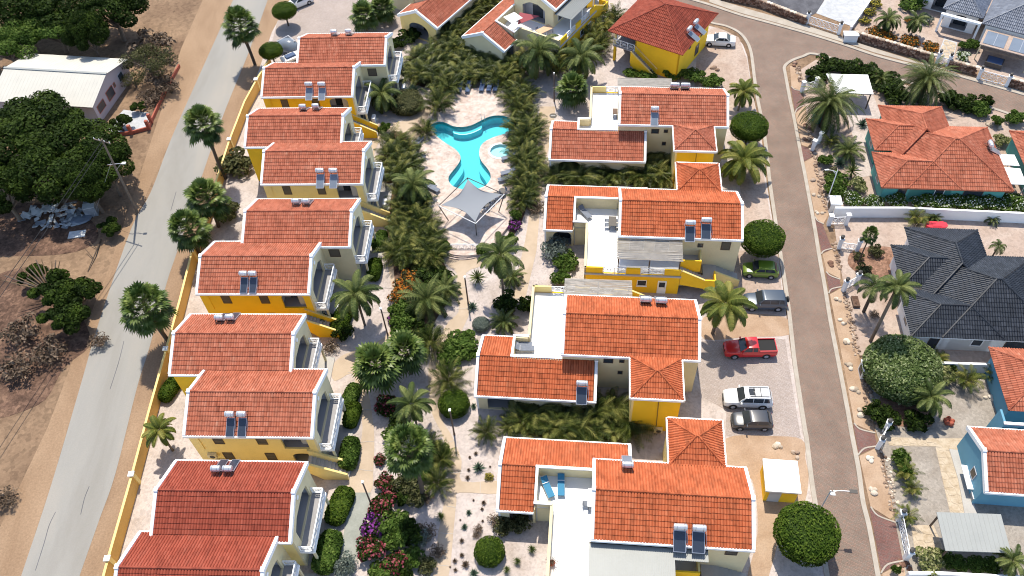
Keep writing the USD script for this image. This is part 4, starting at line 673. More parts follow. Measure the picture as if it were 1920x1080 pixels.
    # outside stairs
    if not simple:
        q = lambda a, b: sorted((Y(a), Y(b)))
        y_ = q(-4.9, -GWr - 0.003); MB().box(0.203, 2.3, *y_, 2.8, 3.0).build('stair_landing', M['concrete'], t)
        y_ = q(-5.05, -4.9); MB().box(0.203, 2.45, *y_, 2.2, 3.95).build('landing_parapet', M['wall_deep'], t); y_ = q(-4.897, -GWr - .01); MB().box(2.3, 2.45, *y_, 2.2, 3.95).build('landing_parapet', M['wall_yellow'], t)
        ya, yb = q(-6.3, -5.1); stairs(t, 0.25, 3.0, 2.9, 1.55, ya, yb, 'wall_deep', walls='a' if m > 0 else 'b')
        ya, yb = q(-6.48, -GWr - .004); MB().box(2.9, 4.0, ya + .003, yb, 1.2, 1.52).build('stair_landing', M['concrete'], t); y_ = q(-6.48, -6.3); MB().box(2.903, 4.1, *y_, 0.9, 2.42).build('landing_parapet', M['wall_deep'], t); y_ = q(-6.297, -5.0); MB().box(3.95, 4.1, *y_, 0.9, 2.42).build('landing_parapet', M['wall_deep'], t)
        ya, yb = q(-4.95, -GWr - .01); stairs(t, 4.0, 1.5, 6.9, 0.1, ya, yb, 'wall_yellow', walls='a' if m > 0 else 'b')
    return t
RPOS = dict(R1=(21.204, 81.715), R2=(18.805, 63.369), R3=(11.352, 48.435), R4=(12.144, 29.86))
villa('terrace_house', 'orange-roofed terrace house with white terrace, uppermost beside the street', RPOS['R1'], -1, 'tile_salmon')
villa('terrace_house', 'orange-roofed terrace house with yellow balcony beside the green hatchback', RPOS['R2'], 1, 'tile_orange')
villa('terrace_house', 'orange-roofed terrace house with long white terrace beside the red pickup', RPOS['R3'], -1, 'tile_orange')
villa('terrace_house', 'orange-roofed terrace house with blue loungers and grey sheet roof', RPOS['R4'], 1, 'tile_orange', pergola='sheet', simple=False)
# ---------------------------------------------------------------- other houses
def low2main(pos, yaw, m): return np.array(pos) - R2(yaw) @ np.array([-8.99, m * 3.33])
villa('terrace_house', 'orange-roofed house at the top edge with pink shade sail over its terrace', low2main((1.53, 106.675), 0.947, 1), 1, 'tile_salmon', yaw=0.947, pergola='sheet', group=None, low_end='wall_cream')
villa('terrace_house', 'orange-roofed house cut by the top edge, its arched cream gable above the palms', low2main((-8.011, 113.366), 0.951, -1), -1, 'tile_salmon', yaw=0.951, pergola='slats', group=None, low_end='wall_yellow', low_arch=True)
# square house on columns
c0 = [np.array([15.57, 100.1]), np.array([24.74, 93.41]), np.array([31.15, 102.71])]; ty = math.atan2(*(c0[1] - c0[0])[::-1]); HW = np.linalg.norm(c0[1] - c0[0]); HD = np.linalg.norm(c0[2] - c0[1])
t3 = thing('pyramid_roof_house', 'yellow house on columns with a square red pyramid roof and corner balcony, top centre', 'house', (*c0[0], 0), ty)
hip_roof(t3, 0, HW, 0, HD, 5.0, M['tile_red'])
wl = lambda p0, p1, **k: wall(t3, p0, p1, 'wall_deep', h=4.9, **k)
tr = wl((3.9, 0.9), (HW - 0.8, 0.9)); tr = wl((HW - 0.8, 0.9), (HW - 0.8, HD - 0.8)); window(t3, tr, 3.4, 3.2, 0.7, 1.2); window(t3, tr, 7.5, 3.0, 1.2, 1.4); window(t3, tr, 6.2, 0.6, 1.2, 1.6, 'window_glass', 'dark_wood', False)
wl((HW - 1, HD - .8), (0.8, HD - .8)); wl((0.8, HD - 0.8), (0.8, 4.2)); wall(t3, (0.8, 4.2), (4.1, 4.2), 'wall_grey', z0=2.6, h=4.9); wall(t3, (3.9, 4.2), (3.9, 0.9), 'wall_deep', z0=0, h=4.9)
MB().box(0.6, 3.897, 0.7, 4.197, 2.4, 2.6).build('balcony_slab', M['grey_floor'], t3); rail(t3, [(3.85, 0.75), (0.65, 0.75), (0.65, 4.1)], 2.6, 1.0, 1.1)
for x, y in ((0.8, 0.9), (0.8, 4.0), (3.6, 0.9)): MB().box(x - .16, x + .16, y - .16, y + .16, 0, 2.4).build('column', M['wall_deep'], t3)
for x, y in ((0.8, 0.9),): MB().box(x - .12, x + .12, y - .12, y + .12, 2.6, 4.95).build('column', M['wall_yellow'], t3)
stairs(t3, 4.0, 2.6, 7.6, 0.1, -0.5, 0.7, 'wall_deep', walls='ab')
ev = lambda px: px
def heater_on(px, t_pos, yaw, face_dir, e0, e, label, kind): pass
for k, q in enumerate(((1292, 64), (1304, 51))):
    heater(q, loc2(c0[0], ty, HW, 0), ty + math.pi / 2, 0.0, 5.0, -1, f'{"left" if k == 0 else "right"} solar water heater on the red pyramid roof', 'grey', dz=0.1)
# hip-roofed bungalows of one plan
def bungalow(pos, label, tile, wallm, yaw=-0.137, cut=None):
    t = thing('bungalow', label, 'house', (*pos, 0), yaw); e = 2.7
    B = [((3.0, 14.75, 0, 11.3), True), ((0, 9.0, 0.0, 6.1), False), ((0.4, 9.0, 6.5, 12.4), False), ((2.4, 10.2, 4.5, 15.15), False)]
    for (x0, x1, y0, y1), mn in B:
        hip_roof(t, x0, x1, y0, y1, e + (0.0 if mn else 0.006 * B.index(((x0, x1, y0, y1), mn))), M[tile], sides='NSEW' if mn else ('NSW' if x0 < 2 else 'NWE'))
        i = 0.55
        P = [(x0 + i, y0 + i), (x1 - i, y0 + i), (x1 - i, y1 - i), (x0 + i, y1 - i)]
        for k in range(4):
            if (k == 1 and not mn and x0 < 2) or (k == 0 and x0 == 2.4): continue
            a, b = np.array(P[k]), np.array(P[(k + 1) % 4]); d = (b - a) / np.linalg.norm(b - a); sh = 0.2 if k % 2 == 0 else 0.0
            tr = wall(t, a + d * sh, b - d * sh, wallm, h=e - 0.1 + 0.05); L = np.linalg.norm(b - a)
            if k == 0 and mn: window(t, tr, 3.2, 0.9, 1.1, 1.3, 'window_glass', 'white_paint', False); window(t, tr, 7.0, 0.1, 2.2, 2.1, 'window_glass', 'dark_wood', False)
            if k == 3: window(t, tr, L / 2, 0.9, 1.2, 1.2, 'window_glass', 'white_paint', False)
            if k == 0 and not mn and y0 == 0: window(t, tr, 2.0, 0.1, 1.0, 2.0, 'window_glass', 'dark_wood', False)
    f = MB(); f.box(0.05, 14.7, 0.02, 0.10, e - 0.16, e + 0.0); f.box(0.02, 0.10, 0.11, 6.05, e - .16, e); f.build('fascia', M['white_paint'] if tile == 'tile_slate' else M[tile], t)
    return t
bungalow((43.78, 68.62), 'bungalow with pink-orange hipped roofs and teal walls, right of the street', 'tile_salmon', 'wall_teal')
bungalow((39.73, 47.42), 'bungalow with dark slate-blue hipped roofs and white walls at the right edge', 'tile_slate', 'wall_white')
heater((1853, 280), loc2((43.78, 68.62), -0.137, 14.75, 0), -0.137 + math.pi / 2, 0.0, 2.7, -1, 'solar water heater on the right slope of the teal bungalow roof', 'grey', dz=0.1)
q0 = at(1892, 246, 2.7); t = thing('bungalow', 'salmon tiled roof and teal wall cut by the right edge beside the teal bungalow', 'house', (*q0[:2], 0), -0.137)
hip_roof(t, 0, 9, -8.5, 0, 2.7, M['tile_salmon'], sides='NSW'); wall(t, (0.5, -0.5), (0.5, -8), 'wall_teal', h=2.6); wall(t, (0.7, -8), (8.5, -8), 'wall_teal', h=2.6); wall(t, (8.5, -0.5), (0.7, -0.5), 'wall_teal', h=2.6)
for k, q in enumerate(([(1870, 289), (1902, 290), (1912, 311), (1880, 309)], [(1881, 313), (1913, 316), (1925, 346), (1892, 345)])):
    p = [at(x, y, 2.5) for x, y in q]; t = thing('shade_roof', f'{"upper" if k == 0 else "lower"} white sheet shade roof between the two teal bungalows', 'canopy', p[3]); L_ = [np.append(a[:2] - p[3][:2], 0) for a in p]
    MB().hexa([L_[3] - (0, 0, .05), L_[2] - (0, 0, .05), L_[1] - (0, 0, .05), L_[0] - (0, 0, .05), L_[3], L_[2], L_[1], L_[0]]).build('sheet', M['wall_white'], t)
    for a in L_: MB().beam(a * 0.94 + (0.05, 0.05, -2.5), a * 0.94 + (0.05, 0.05, -0.053), 0.08).build('post', M['steel'], t)
# pale-roofed house on the left
wy = -0.195; t = thing('shed_house', 'pinkish house with a wide pale sheet-metal gable roof among the dark trees', 'house', (*at(8.3, 127.5, 4.4)[:2], 0), wy)
for sg in (-1, 1):
    mb = MB(); a = math.atan(0.27); n = 60
    for k in range(n):
        x = 15.4 * k / n; dz = 0.0 if k % 2 else 0.012
        mb.hexa([(x, sg * 0.0, 4.4 + dz), (x + 15.4 / n, 0, 4.4 + dz), (x + 15.4 / n, sg * 5.5, 2.92 + dz), (x, sg * 5.5, 2.92 + dz)][::-sg] + [(x, 0, 4.45 + dz), (x + 15.4 / n, 0, 4.45 + dz), (x + 15.4 / n, sg * 5.5, 2.97 + dz), (x, sg * 5.5, 2.97 + dz)][::-sg])
    mb.build('sheet_roof', M['roof_white'], t)
MB().box(-0.05, 15.45, -0.18, 0.18, 4.47, 4.53).build('ridge_flashing', M['metal_sheet'], t)
tr = wall(t, (15.1, -5.1), (15.1, 5.1), 'wall_pinkgrey', outline=[(0, 0), (10.2, 0), (10.2, 2.9), (5.1, 4.3), (0, 2.9)])
window(t, tr, 1.6, 1.0, 1.9, 1.2, 'window_glass', 'terracotta', False); window(t, tr, 4.4, 0.9, 1.9, 1.5, 'window_glass', 'terracotta', False); window(t, tr, 7.9, 1.3, 1.3, 1.2, 'window_glass', 'wall_grey', False); window(t, tr, 5.9, 1.6, 0.5, 0.7, 'shutter', 'terracotta', False)
wall(t, (0.3, -5.1), (14.9, -5.1), 'wall_pinkgrey', h=2.85); wall(t, (14.9, 5.1), (0.3, 5.1), 'wall_pinkgrey', h=2.85); wall(t, (0.3, 5.1), (0.3, -5.1), 'wall_pinkgrey', outline=[(0, 0), (10.2, 0), (10.2, 2.9), (5.1, 4.3), (0, 2.9)])
# blue house lower right
bp = loc2((45.442, 32.822), -0.15, -5, 0); t = thing('blue_house', 'sky-blue gabled house with orange tiles and white coping, right edge', 'house', (*bp, 0), -0.15)
gable_roof(t, 0, 10, 3.17, 3.0, M['tile_salmon'], capmat='white_paint')
tr = wall(t, (0.1, 2.9), (0.1, -2.9), 'wall_blue', outline=[(0, 0), (5.8, 0), (5.8, 2.85), (2.9, 4.3), (0, 2.85)]); window(t, tr, 3.7, 1.2, 0.9, 1.1, 'shutter', 'wall_grey'); MB().hexa(tr(np.array([(2.5, .9, -.5), (4.9, .9, -.5), (4.9, .9, 0), (2.5, .9, 0), (2.5, 1.0, -.5), (4.9, 1.0, -.5), (4.9, 1.0, 0), (2.5, 1.0, 0)])) * [1, 1, 1]).build('window_ledge', M['white_paint'], t)
tr = wall(t, (0.3, -2.9), (9.7, -2.9), 'wall_blue', h=2.8); wall(t, (9.7, 2.9), (0.3, 2.9), 'wall_blue', h=2.8)
hip_roof(t, 4.2, 11, 5.3, 12.5, 3.0, M['tile_salmon'], sides='SNW'); wall(t, (4.7, 12), (4.7, 5.8), 'wall_blue', h=2.9); wall(t, (4.9, 5.8), (10.5, 5.8), 'wall_blue', h=2.9); wall(t, (3.3, 5.2), (3.3, 3.6), 'wall_blue', h=3.3, name='parapet_wall'); wall(t, (3.5, 3.6), (9, 3.6), 'wall_blue', h=3.3, name='parapet_wall')
MB().box(3.25, 9, 3.56, 3.84, 3.303, 3.4).build('parapet_coping', M['white_paint'], t)
# grey-roofed house top right
gp = np.array([64.09, 103.36]); gy = -0.61; t = thing('grey_house', 'pale house with blue-grey hipped roofs, arched porch and solar canopy, top right corner', 'house', (*gp, 0), gy)
for k, (x0, x1, y0, y1) in enumerate(((0, 5.4, 0, 8), (5.6, 15, -1.3, 9), (-4.5, 3, 3.5, 13))):
    hip_roof(t, x0, x1, y0, y1, 3.0 + .006 * k, M['tile_bluegrey'])
    P = [(x0 + .5, y0 + .5), (x1 - .5, y0 + .5), (x1 - .5, y1 - .5), (x0 + .5, y1 - .5)]
    for j in range(4):
        a, b = np.array(P[j]), np.array(P[(j + 1) % 4]); d = (b - a) / np.linalg.norm(b - a); sh = .2 if j % 2 == 0 else 0
        L = np.linalg.norm(b - a) - 2 * sh
        wall(t, a + d * sh, b - d * sh, 'wall_white', h=2.95, holes=[arch(L / 2 - 1.1, L / 2 + 1.1, 0.1, 1.7, 2.4)] if j == 0 and k != 1 else [], recess=(1.2, 'wall_grey') if j == 0 and k != 1 else None)
for x in (0.15, 5.2): MB().box(x, x + .3, -1.2, -0.9, 0, 2.6).build('porch_column', M['white_paint'], t)
MB().box(0.1, 5.5, -1.3, -0.8, 2.6, 2.9).build('porch_beam', M['white_paint'], t)
cn = MB(); cn.box(6.4, 13.2, -5.6, -1.6, 2.45, 2.55); cn.build('canopy_roof', M['gravel_pink'], t)
for k in range(2): MB().box(6.7 + 3.3 * k, 9.4 + 3.3 * k, -5.2, -2.0, 2.553, 2.62).build('solar_panel', M['collector_grey'], t); MB().box(8.02 + 3.3 * k, 8.08 + 3.3 * k, -5.2, -2.0, 2.623, 2.64).build('panel_bar', M['steel'], t)
for x in (6.6, 13.0):
    for y in (-5.4, -1.8): MB().beam((x, y, 0), (x, y, 2.45), 0.14).build('canopy_post', M['wall_cream'], t)
tub = thing('hot_tub', 'dark blue spa tub under the solar canopy in the top right corner', 'hot tub', at(1862, 122, 0), gy); MB().box(-1.1, 1.1, -0.9, 0.9, 0, 0.75).build('cabinet', M['dark_metal'], tub); MB().box(-0.95, 0.95, -0.75, 0.75, 0.753, 0.80).build('cover', M['cushion_navy'], tub)
# carports and the small yellow store
def carport(pts, z, label, roofm, posts, name='carport', thick=0.08, seam=0):
    p = [at(x, y, z) for x, y in pts]; o = p[3]; t = thing(name, label, name.replace('_', ' '), (*o[:2], 0)); L_ = [a[:2] - o[:2] for a in p]
    MB().prism([tuple(L_[3]), tuple(L_[2]), tuple(L_[1]), tuple(L_[0])], z - thick, z).build('roof_sheet', M[roofm], t)
    if seam:
        s = MB(); nn = 14
        for k in range(1, nn): a, b = L_[3] + (L_[2] - L_[3]) * k / nn, L_[0] + (L_[1] - L_[0]) * k / nn; s.beam((*a, z + .01), (*b, z + .01), 0.05, 0.02)
        s.build('seam', M[roofm], t)
    c = sum(L_) / 4
    for k in posts: a = c + (L_[k] - c) * 0.9; MB().beam((*a, 0), (*a, z - thick - .003), 0.13).build('post', M['dark_wood'], t)
    for k in range(4): a, b = c + (L_[k] - c) * .93, c + (L_[(k + 1) % 4] - c) * .93; MB().beam((*a, z - thick - .1), (*b, z - thick - .1), 0.08, 0.14).build('beam', M['dark_wood'], t)
    return t
carport([(1756, 960), (1876.7, 964), (1896, 1036.7), (1773, 1032.5)], 2.6, 'grey-green flat carport roof on brown posts, lower right corner', 'metal_sheet', range(4), seam=1)
carport([(1549, 138), (1627.5, 140), (1638, 176), (1568, 174)], 2.6, 'white flat carport roof behind the big date palm', 'wall_white', range(4))
sp = [at(*p, 2.3) for p in [(1430, 859.5), (1496, 864), (1503, 925.5), (1436, 920.5)]]; sy = math.atan2(*(sp[2] - sp[3])[:2][::-1]); sw, sd = np.linalg.norm(sp[2] - sp[3]), np.linalg.norm(sp[0] - sp[3])
t = thing('utility_shed', 'small yellow utility building with a flat white roof beside the street', 'shed', (*sp[3][:2], 0), sy)
MB().box(0, sw, 0, sd, 2.1, 2.3).build('roof_slab', M['terrace_white'], t); a_ = 0.16
tr = wall(t, (a_, a_), (sw - a_, a_), 'wall_deep', h=2.097); wall(t, (sw - a_, a_ + .2), (sw - a_, sd - a_ - .2), 'wall_deep', h=2.097); wall(t, (sw - a_, sd - a_), (a_, sd - a_), 'wall_deep', h=2.097); wall(t, (a_, sd - a_ - .2), (a_, a_ + .2), 'wall_deep', h=2.097)
MB().hexa(tr(np.array([(.3, .05, -.04), (1.35, .05, -.04), (1.35, .05, 0), (.3, .05, 0), (.3, 1.95, -.04), (1.35, 1.95, -.04), (1.35, 1.95, 0), (.3, 1.95, 0)]))).build('door', M['wall_grey'], t)

# ---------------------------------------------------------------- boundary walls, stone walls, gates, mailboxes
t = thing('boundary_wall', 'long yellow plastered wall between the grey road and the apartment blocks', 'wall')
BW = [(505, 108), (480, 150), (458, 190), (430, 262), (393, 375), (360, 470), (336, 565), (311, 655), (281, 762), (247, 890), (202, 1048), (188, 1100)]
bw = [at(x, y, 1.75) for x, y in BW]
for a, b in zip(bw[:-1], bw[1:]):
    d = (b - a)[:2] / np.linalg.norm((b - a)[:2]); n = np.array([-d[1], d[0]]) * 0.09
    f = [(*(a[:2] - n), 0), (*(b[:2] - n), 0), (*(b[:2] + n), 0), (*(a[:2] + n), 0)]
    MB().hexa(f + [(x, y, 1.68) for x, y, _ in f]).build('wall_panel', M['wall_boundary'], t)
    n2 = n * 1.25; g_ = [(*(a[:2] - n2), 1.683), (*(b[:2] - n2), 1.683), (*(b[:2] + n2), 1.683), (*(a[:2] + n2), 1.683)]
    MB().hexa(g_ + [(x, y, 1.75) for x, y, _ in g_]).build('coping', M['wall_yellow'], t)
for a in bw[1:-1:2] + [bw[-2]]:
    MB().box(a[0] - .2, a[0] + .2, a[1] - .2, a[1] + .2, 0, 1.86).build('pillar', M['wall_yellow'], t); MB().box(a[0] - .27, a[0] + .27, a[1] - .27, a[1] + .27, 1.863, 1.98).build('pillar_cap', M['wall_white'], t)
srng = np.random.default_rng(5)
def rock_mesh(r, seed):
    m = trimesh.creation.icosphere(1, 1.0); v = m.vertices; n = meshkit.fbm(v * 1.3 + seed * 7.1, 3, seed)
    return v * (0.65 + 0.7 * n[:, None]) * np.asarray(r), m.faces
def rocks(mb, pts, rr, flat_=0.7, z=0.0):
    for k, (x, y) in enumerate(pts):
        r = srng.uniform(*rr); v, f = rock_mesh((r * srng.uniform(.8, 1.3), r * srng.uniform(.8, 1.2), r * flat_), int(srng.integers(1, 900)))
        v = v @ np.array([[math.cos(k), -math.sin(k), 0], [math.sin(k), math.cos(k), 0], [0, 0, 1]]); mb.add(v + [x, y, z + r * flat_ * 0.45], f, srng.uniform(0, 1))
def rubble(label, px, w, rr, mat='stone_brown', layers=1, dens=1.0, h=0.0):
    "a low dry line of loose stones along a pixel line"
    p = np.array(pix(px)); t = thing('rubble_border', label, 'stone border'); pts = []
    for a, b in zip(p[:-1], p[1:]):
        L = np.linalg.norm(b - a); n = max(2, int(L * w * dens * 20)); d = (b - a) / L; nn = np.array([-d[1], d[0]])
        for _ in range(n): pts.append(a + d * srng.uniform(0, L) + nn * srng.uniform(-w / 2, w / 2))
    mb = MB(); rocks(mb, pts, (rr[0] * .6, rr[1] * .85))
    mb.build('stones', M[mat], t, kind='stuff')
rubble('brown rubble border at the corner by the white carport', [(1494, 125), (1498, 140), (1502, 156)], 0.6, (0.14, 0.26))
rubble('brown rubble border beside the hedge under the forked street lamp', [(1516, 235), (1526, 290), (1536, 330), (1543, 363), (1552, 395)], 0.7, (0.12, 0.24))
rubble('brown rubble border in front of the small trunked palm', [(1565, 455), (1571, 480), (1575, 507)], 0.6, (0.12, 0.22))
rubble('long brown rubble border in front of the dark-roofed bungalow', [(1583, 548), (1592, 585), (1600, 625), (1608, 668)], 0.65, (0.1, 0.2))
rubble('brown rubble border along the big round bush', [(1622, 705), (1629, 750), (1641, 800)], 0.8, (0.1, 0.22))
rubble('brown rubble border beside the gravel yard of the blue house', [(1652, 847), (1661, 890), (1669, 925), (1677, 965)], 0.6, (0.1, 0.2))
rubble('pale loose stones inside the rubble border by the blue house', [(1662, 860), (1670, 905), (1680, 945)], 0.5, (0.08, 0.18), 'stone_pale')
rubble('rough stones at the lower gate of the blue house', [(1694, 1050), (1700, 1075)], 0.8, (0.12, 0.24), 'stone_red')
def masonry(label, px, h, mat='stone_red', cap='stone_pale', zt=True):
    "a retaining wall of separate irregular stones with a rough coping; px trace the top"
    p = [at(x, y, h)[:2] for x, y in px]; t = thing('stone_wall', label, 'stone wall')
    core = MB(); cnt = 0; rest = MB()
    for a, b in zip(p[:-1], p[1:]):
        L = np.linalg.norm(b - a); d = (b - a) / L; n = np.array([-d[1], d[0]]); n = n if n[1] > 0 else -n
        f = [(*(a + n * .04), 0), (*(b + n * .04), 0), (*(b + n * .4), 0), (*(a + n * .4), 0)]; core.hexa(f + [(x, y, h - .05) for x, y, _ in f])
        nr = int(h / 0.24)
        for r in range(nr):
            s = srng.uniform(-.2, 0)
            while s < L:
                w = srng.uniform(.28, .55); c = a + d * (s + w / 2); v, fc = rock_mesh((w * .62, .2, .17), int(srng.integers(1, 900)))
                v = np.c_[c[0] + v[:, 0] * d[0] + v[:, 1] * n[0], c[1] + v[:, 0] * d[1] + v[:, 1] * n[1], .12 + r * h / nr + v[:, 2]]
                if cnt < 250: MB().add(v, fc, srng.uniform()).build('stone', M[mat], t)
                else: rest.add(v, fc, srng.uniform())
                cnt += 1; s += w
        s = 0; cp = MB()
        while s < L:
            w = srng.uniform(.35, .6); c = a + d * (s + w / 2) + n * .18; v, fc = rock_mesh((w * .66, .3, .1), int(srng.integers(1, 900)))
            cp.add(np.c_[c[0] + v[:, 0] * d[0] + v[:, 1] * n[0], c[1] + v[:, 0] * d[1] + v[:, 1] * n[1], h + v[:, 2]], fc, srng.uniform()); s += w
        cp.build('coping', M[cap], t, kind='stuff')
    core.build('core', M['earth_and_painted_shade'], t)
    if rest.v: rest.build('stones', M[mat], t, kind='stuff')
masonry('red-brown stone wall left of the white gate on the far side of the street', [(1352, -16), (1427, 0), (1510, 32)], 1.2)
masonry('red-brown stone wall below the orange flower mounds', [(1604, 60), (1680, 82), (1750, 103)], 1.2)
masonry('short red-brown stone wall beside the white flowering bush', [(1783, 113), (1830, 126)], 1.2)
masonry('red-brown stone wall piece at the right edge beyond the white gate', [(1896, 147), (1960, 166)], 1.2)
def gate(label, a, b, h=1.3, posts=True, mat='white_paint', ph=1.6, finial=True, dense=True):
    a, b = at(*a, 0), at(*b, 0); L = np.linalg.norm(b - a); yaw = math.atan2(*(b - a)[:2][::-1]); t = thing('gate', label, 'gate', a, yaw)
    f = MB(); l = MB()
    for z in (0.15, h): f.box(0.2, L - 0.2, -0.03, 0.03, z - 0.04, z + 0.04)
    n = max(2, round(L / 0.9))
    for k in range(n + 1): x = 0.2 + (L - .4) * k / n; f.box(x - .03, x + .03, -0.035, 0.035, 0.05, h + .05)
    for k in range(n):
        x0, x1 = 0.2 + (L - .4) * k / n, 0.2 + (L - .4) * (k + 1) / n; m = (x0 + x1) / 2
        l.beam((x0, 0, .15), (x1, 0, h), .05, .03); l.beam((x0, 0, h), (x1, 0, .15), .05, .03)
        l.tube([(m + .26 * math.cos(q), 0, .15 + (h - .15) / 2 + .26 * math.sin(q)) for q in np.linspace(0, 6.283, 11)], .028, 4)
        for xx in (x0 + (x1 - x0) * .25, x0 + (x1 - x0) * .75): l.beam((xx, 0, .15), (xx, 0, h), .035, .03)
    o = f.build('gate_frame', M[mat], t); l.build('lattice', M[mat], o)
    if posts:
        for x in (0, L):
            q = MB().box(x - .2, x + .2, -.2, .2, 0, ph).box(x - .27, x + .27, -.27, .27, ph + .003, ph + .1).build('gate_pillar', M['wall_white'], t)
            if finial: MB().tube([(x, 0, ph + .1), (x, 0, ph + .18), (x, 0, ph + .2), (x, 0, ph + .5), (x, 0, ph + .58)], [.12, .08, .2, .22, .05], 10).build('pillar_lantern', M['dark_metal'], q)
    return t
gate('white lattice driveway gate between the stone walls on the far side of the street', (1512, 44), (1572, 64), 1.3)
gate('white ornamental gate in front of the solar canopy', (1833, 148), (1886, 162), 1.4)
gate('white entrance gate on the pavement below the white sheet canopy', (1756, 118), (1776, 124), 1.1, finial=True)
gate('white lattice gate beside the rubble corner and the date palm', (1503, 172), (1528, 165), 1.2, finial=False)
gate('silver garden gate beside the yellow-green yucca', (1523, 282), (1535, 268), 1.3, finial=False)
gate('white lattice double gate below the forked street lamp, upper leaf', (1553, 422), (1585, 421), 1.25, finial=False)
gate('white lattice gate panel above the small trunked palm', (1572, 466), (1606, 470), 1.0, finial=True)
gate('white garden gate between white pillars by the two leaning palms', (1581, 545), (1604, 532), 1.3, finial=True)
gate('narrow white gate with dark lanterns beside the brick driveway of the blue house', (1645, 840), (1658, 808), 1.35)
gate('long white lattice driveway gate in the lower right', (1697, 1048), (1683, 975), 1.4)
gate('white lattice gates at the head of the curved pool steps', (843, 470), (903, 470), 1.1, posts=False)
def block_wall(label, px, h, mat='wall_white', capm='white_paint', th=0.2, z=None):
    p = [at(x, y, h)[:2] for x, y in px]; t = thing('garden_wall', label, 'wall')
    for a, b in zip(p[:-1], p[1:]):
        d = (b - a) / np.linalg.norm(b - a); n = np.array([-d[1], d[0]]) * th / 2; f = [(*(a - n), 0), (*(b - n), 0), (*(b + n), 0), (*(a + n), 0)]
        MB().hexa(f + [(x, y, h - .08) for x, y, _ in f]).build('wall_panel', M[mat], t); n = n * 1.3; f = [(*(a - n), h - .077), (*(b - n), h - .077), (*(b + n), h - .077), (*(a + n), h - .077)]
        MB().hexa(f + [(x, y, h) for x, y, _ in f]).build('coping', M[capm], t)
block_wall('long white garden wall below the flowering hedge of the teal bungalow', [(1566, 389), (1700, 389), (1960, 401)], 1.6)
block_wall('white garden wall below the dark-roofed bungalow', [(1690, 679), (1740, 679), (1960, 686)], 1.5)
block_wall('white topped wall along the bottom right corner', [(1704, 1074), (1760, 1074), (1960, 1084)], 1.0)
block_wall('thin white wall beside the white driveway at the top', [(1596, 50), (1640, -12)], 0.8)
def pillar_box(label, px, w=1.15, d=1.3, h=1.5):
    o = at(*px, 0); t = thing('mailbox_pillar', label, 'meter pillar', o, -0.135)
    MB().box(-w / 2, w / 2, -d / 2, d / 2, 0, h).build('body', M['wall_white'], t); MB().box(-w / 2 - .08, w / 2 + .08, -d / 2 - .08, d / 2 + .08, h + .003, h + .12).build('cap', M['white_paint'], t); MB().box(-w / 2 - .02, -w / 2 - .003, -d / 2 + .2, d / 2 - .2, .3, h - .3).build('meter_door', M['dark_metal'], t)
pillar_box('white meter pillar below the forked street lamp', (1561, 393)); pillar_box('white meter pillar beside the big round bush', (1621, 702)); pillar_box('white meter pillar right of the white driveway gate', (1592, 76), 1.9, 1.0, 1.1)
def boulder(label, px, r=0.35, n=3, mat='stone_pale'):
    o = at(*px, 0); t = thing('boulder_group', label, 'rocks', o); mb_pts = [(srng.uniform(-r, r), srng.uniform(-r, r)) for _ in range(n)]
    for p in mb_pts: b = MB(); rocks(b, [p], (r * .55, r * .85)); b.build('rock', M[mat], t)
for q, lb, m_ in (((1491, 121), 'by the corner rubble border', 'stone_red'), ((1512, 238), 'upper one by the garden gate', 'stone_red'), ((1513, 262), 'lower one by the garden gate', 'stone_red'), ((1526, 337), 'on the verge opposite the small coconut palm', 'stone_brown'), ((1531, 366), 'on the verge left of the hedge below the lamp', 'stone_pale'),
                  ((1535, 397), 'left of the meter pillar below the lamp', 'stone_pale'), ((1556, 495), 'on the round bed opposite the green car', 'stone_red'), ((1569, 563), 'on the verge opposite the dark off-roader', 'stone_pale'), ((1577, 604), 'on the verge, opposite the soil patch', 'stone_pale'), ((1585, 643), 'on the verge opposite the red pickup', 'stone_pale'),
                  ((1592, 687), 'beside the big bush, upper', 'stone_pale'), ((1604, 731), 'beside the big bush, middle', 'stone_pale'), ((1612, 774), 'beside the big bush, lowest', 'stone_pale'), ((1632, 863), 'on the sand bed below the narrow gate', 'stone_pale'), ((1639, 923), 'on the sand bed above the long gate', 'stone_pale'), ((1459, 835), 'on the soil patch above the yellow shed', 'stone_pale'),
                  ((1492, 853), 'dark twiggy stones by the kerb above the shed', 'stone_brown'), ((1855, 750), 'pale stones on the gravel of the blue house', 'stone_pale'), ((1340, 130), 'dark stones on the strip by the pyramid-roof house', 'stone_brown'), ((1852, 235), 'white stones in the bed beside the teal bungalow', 'stone_pale'), ((1870, 240), 'white stone mound right of the teal bungalow roof', 'stone_pale')):
    boulder(f'small group of rocks {lb}', q, 0.34 if q[1] > 200 else 0.4, 3, m_)
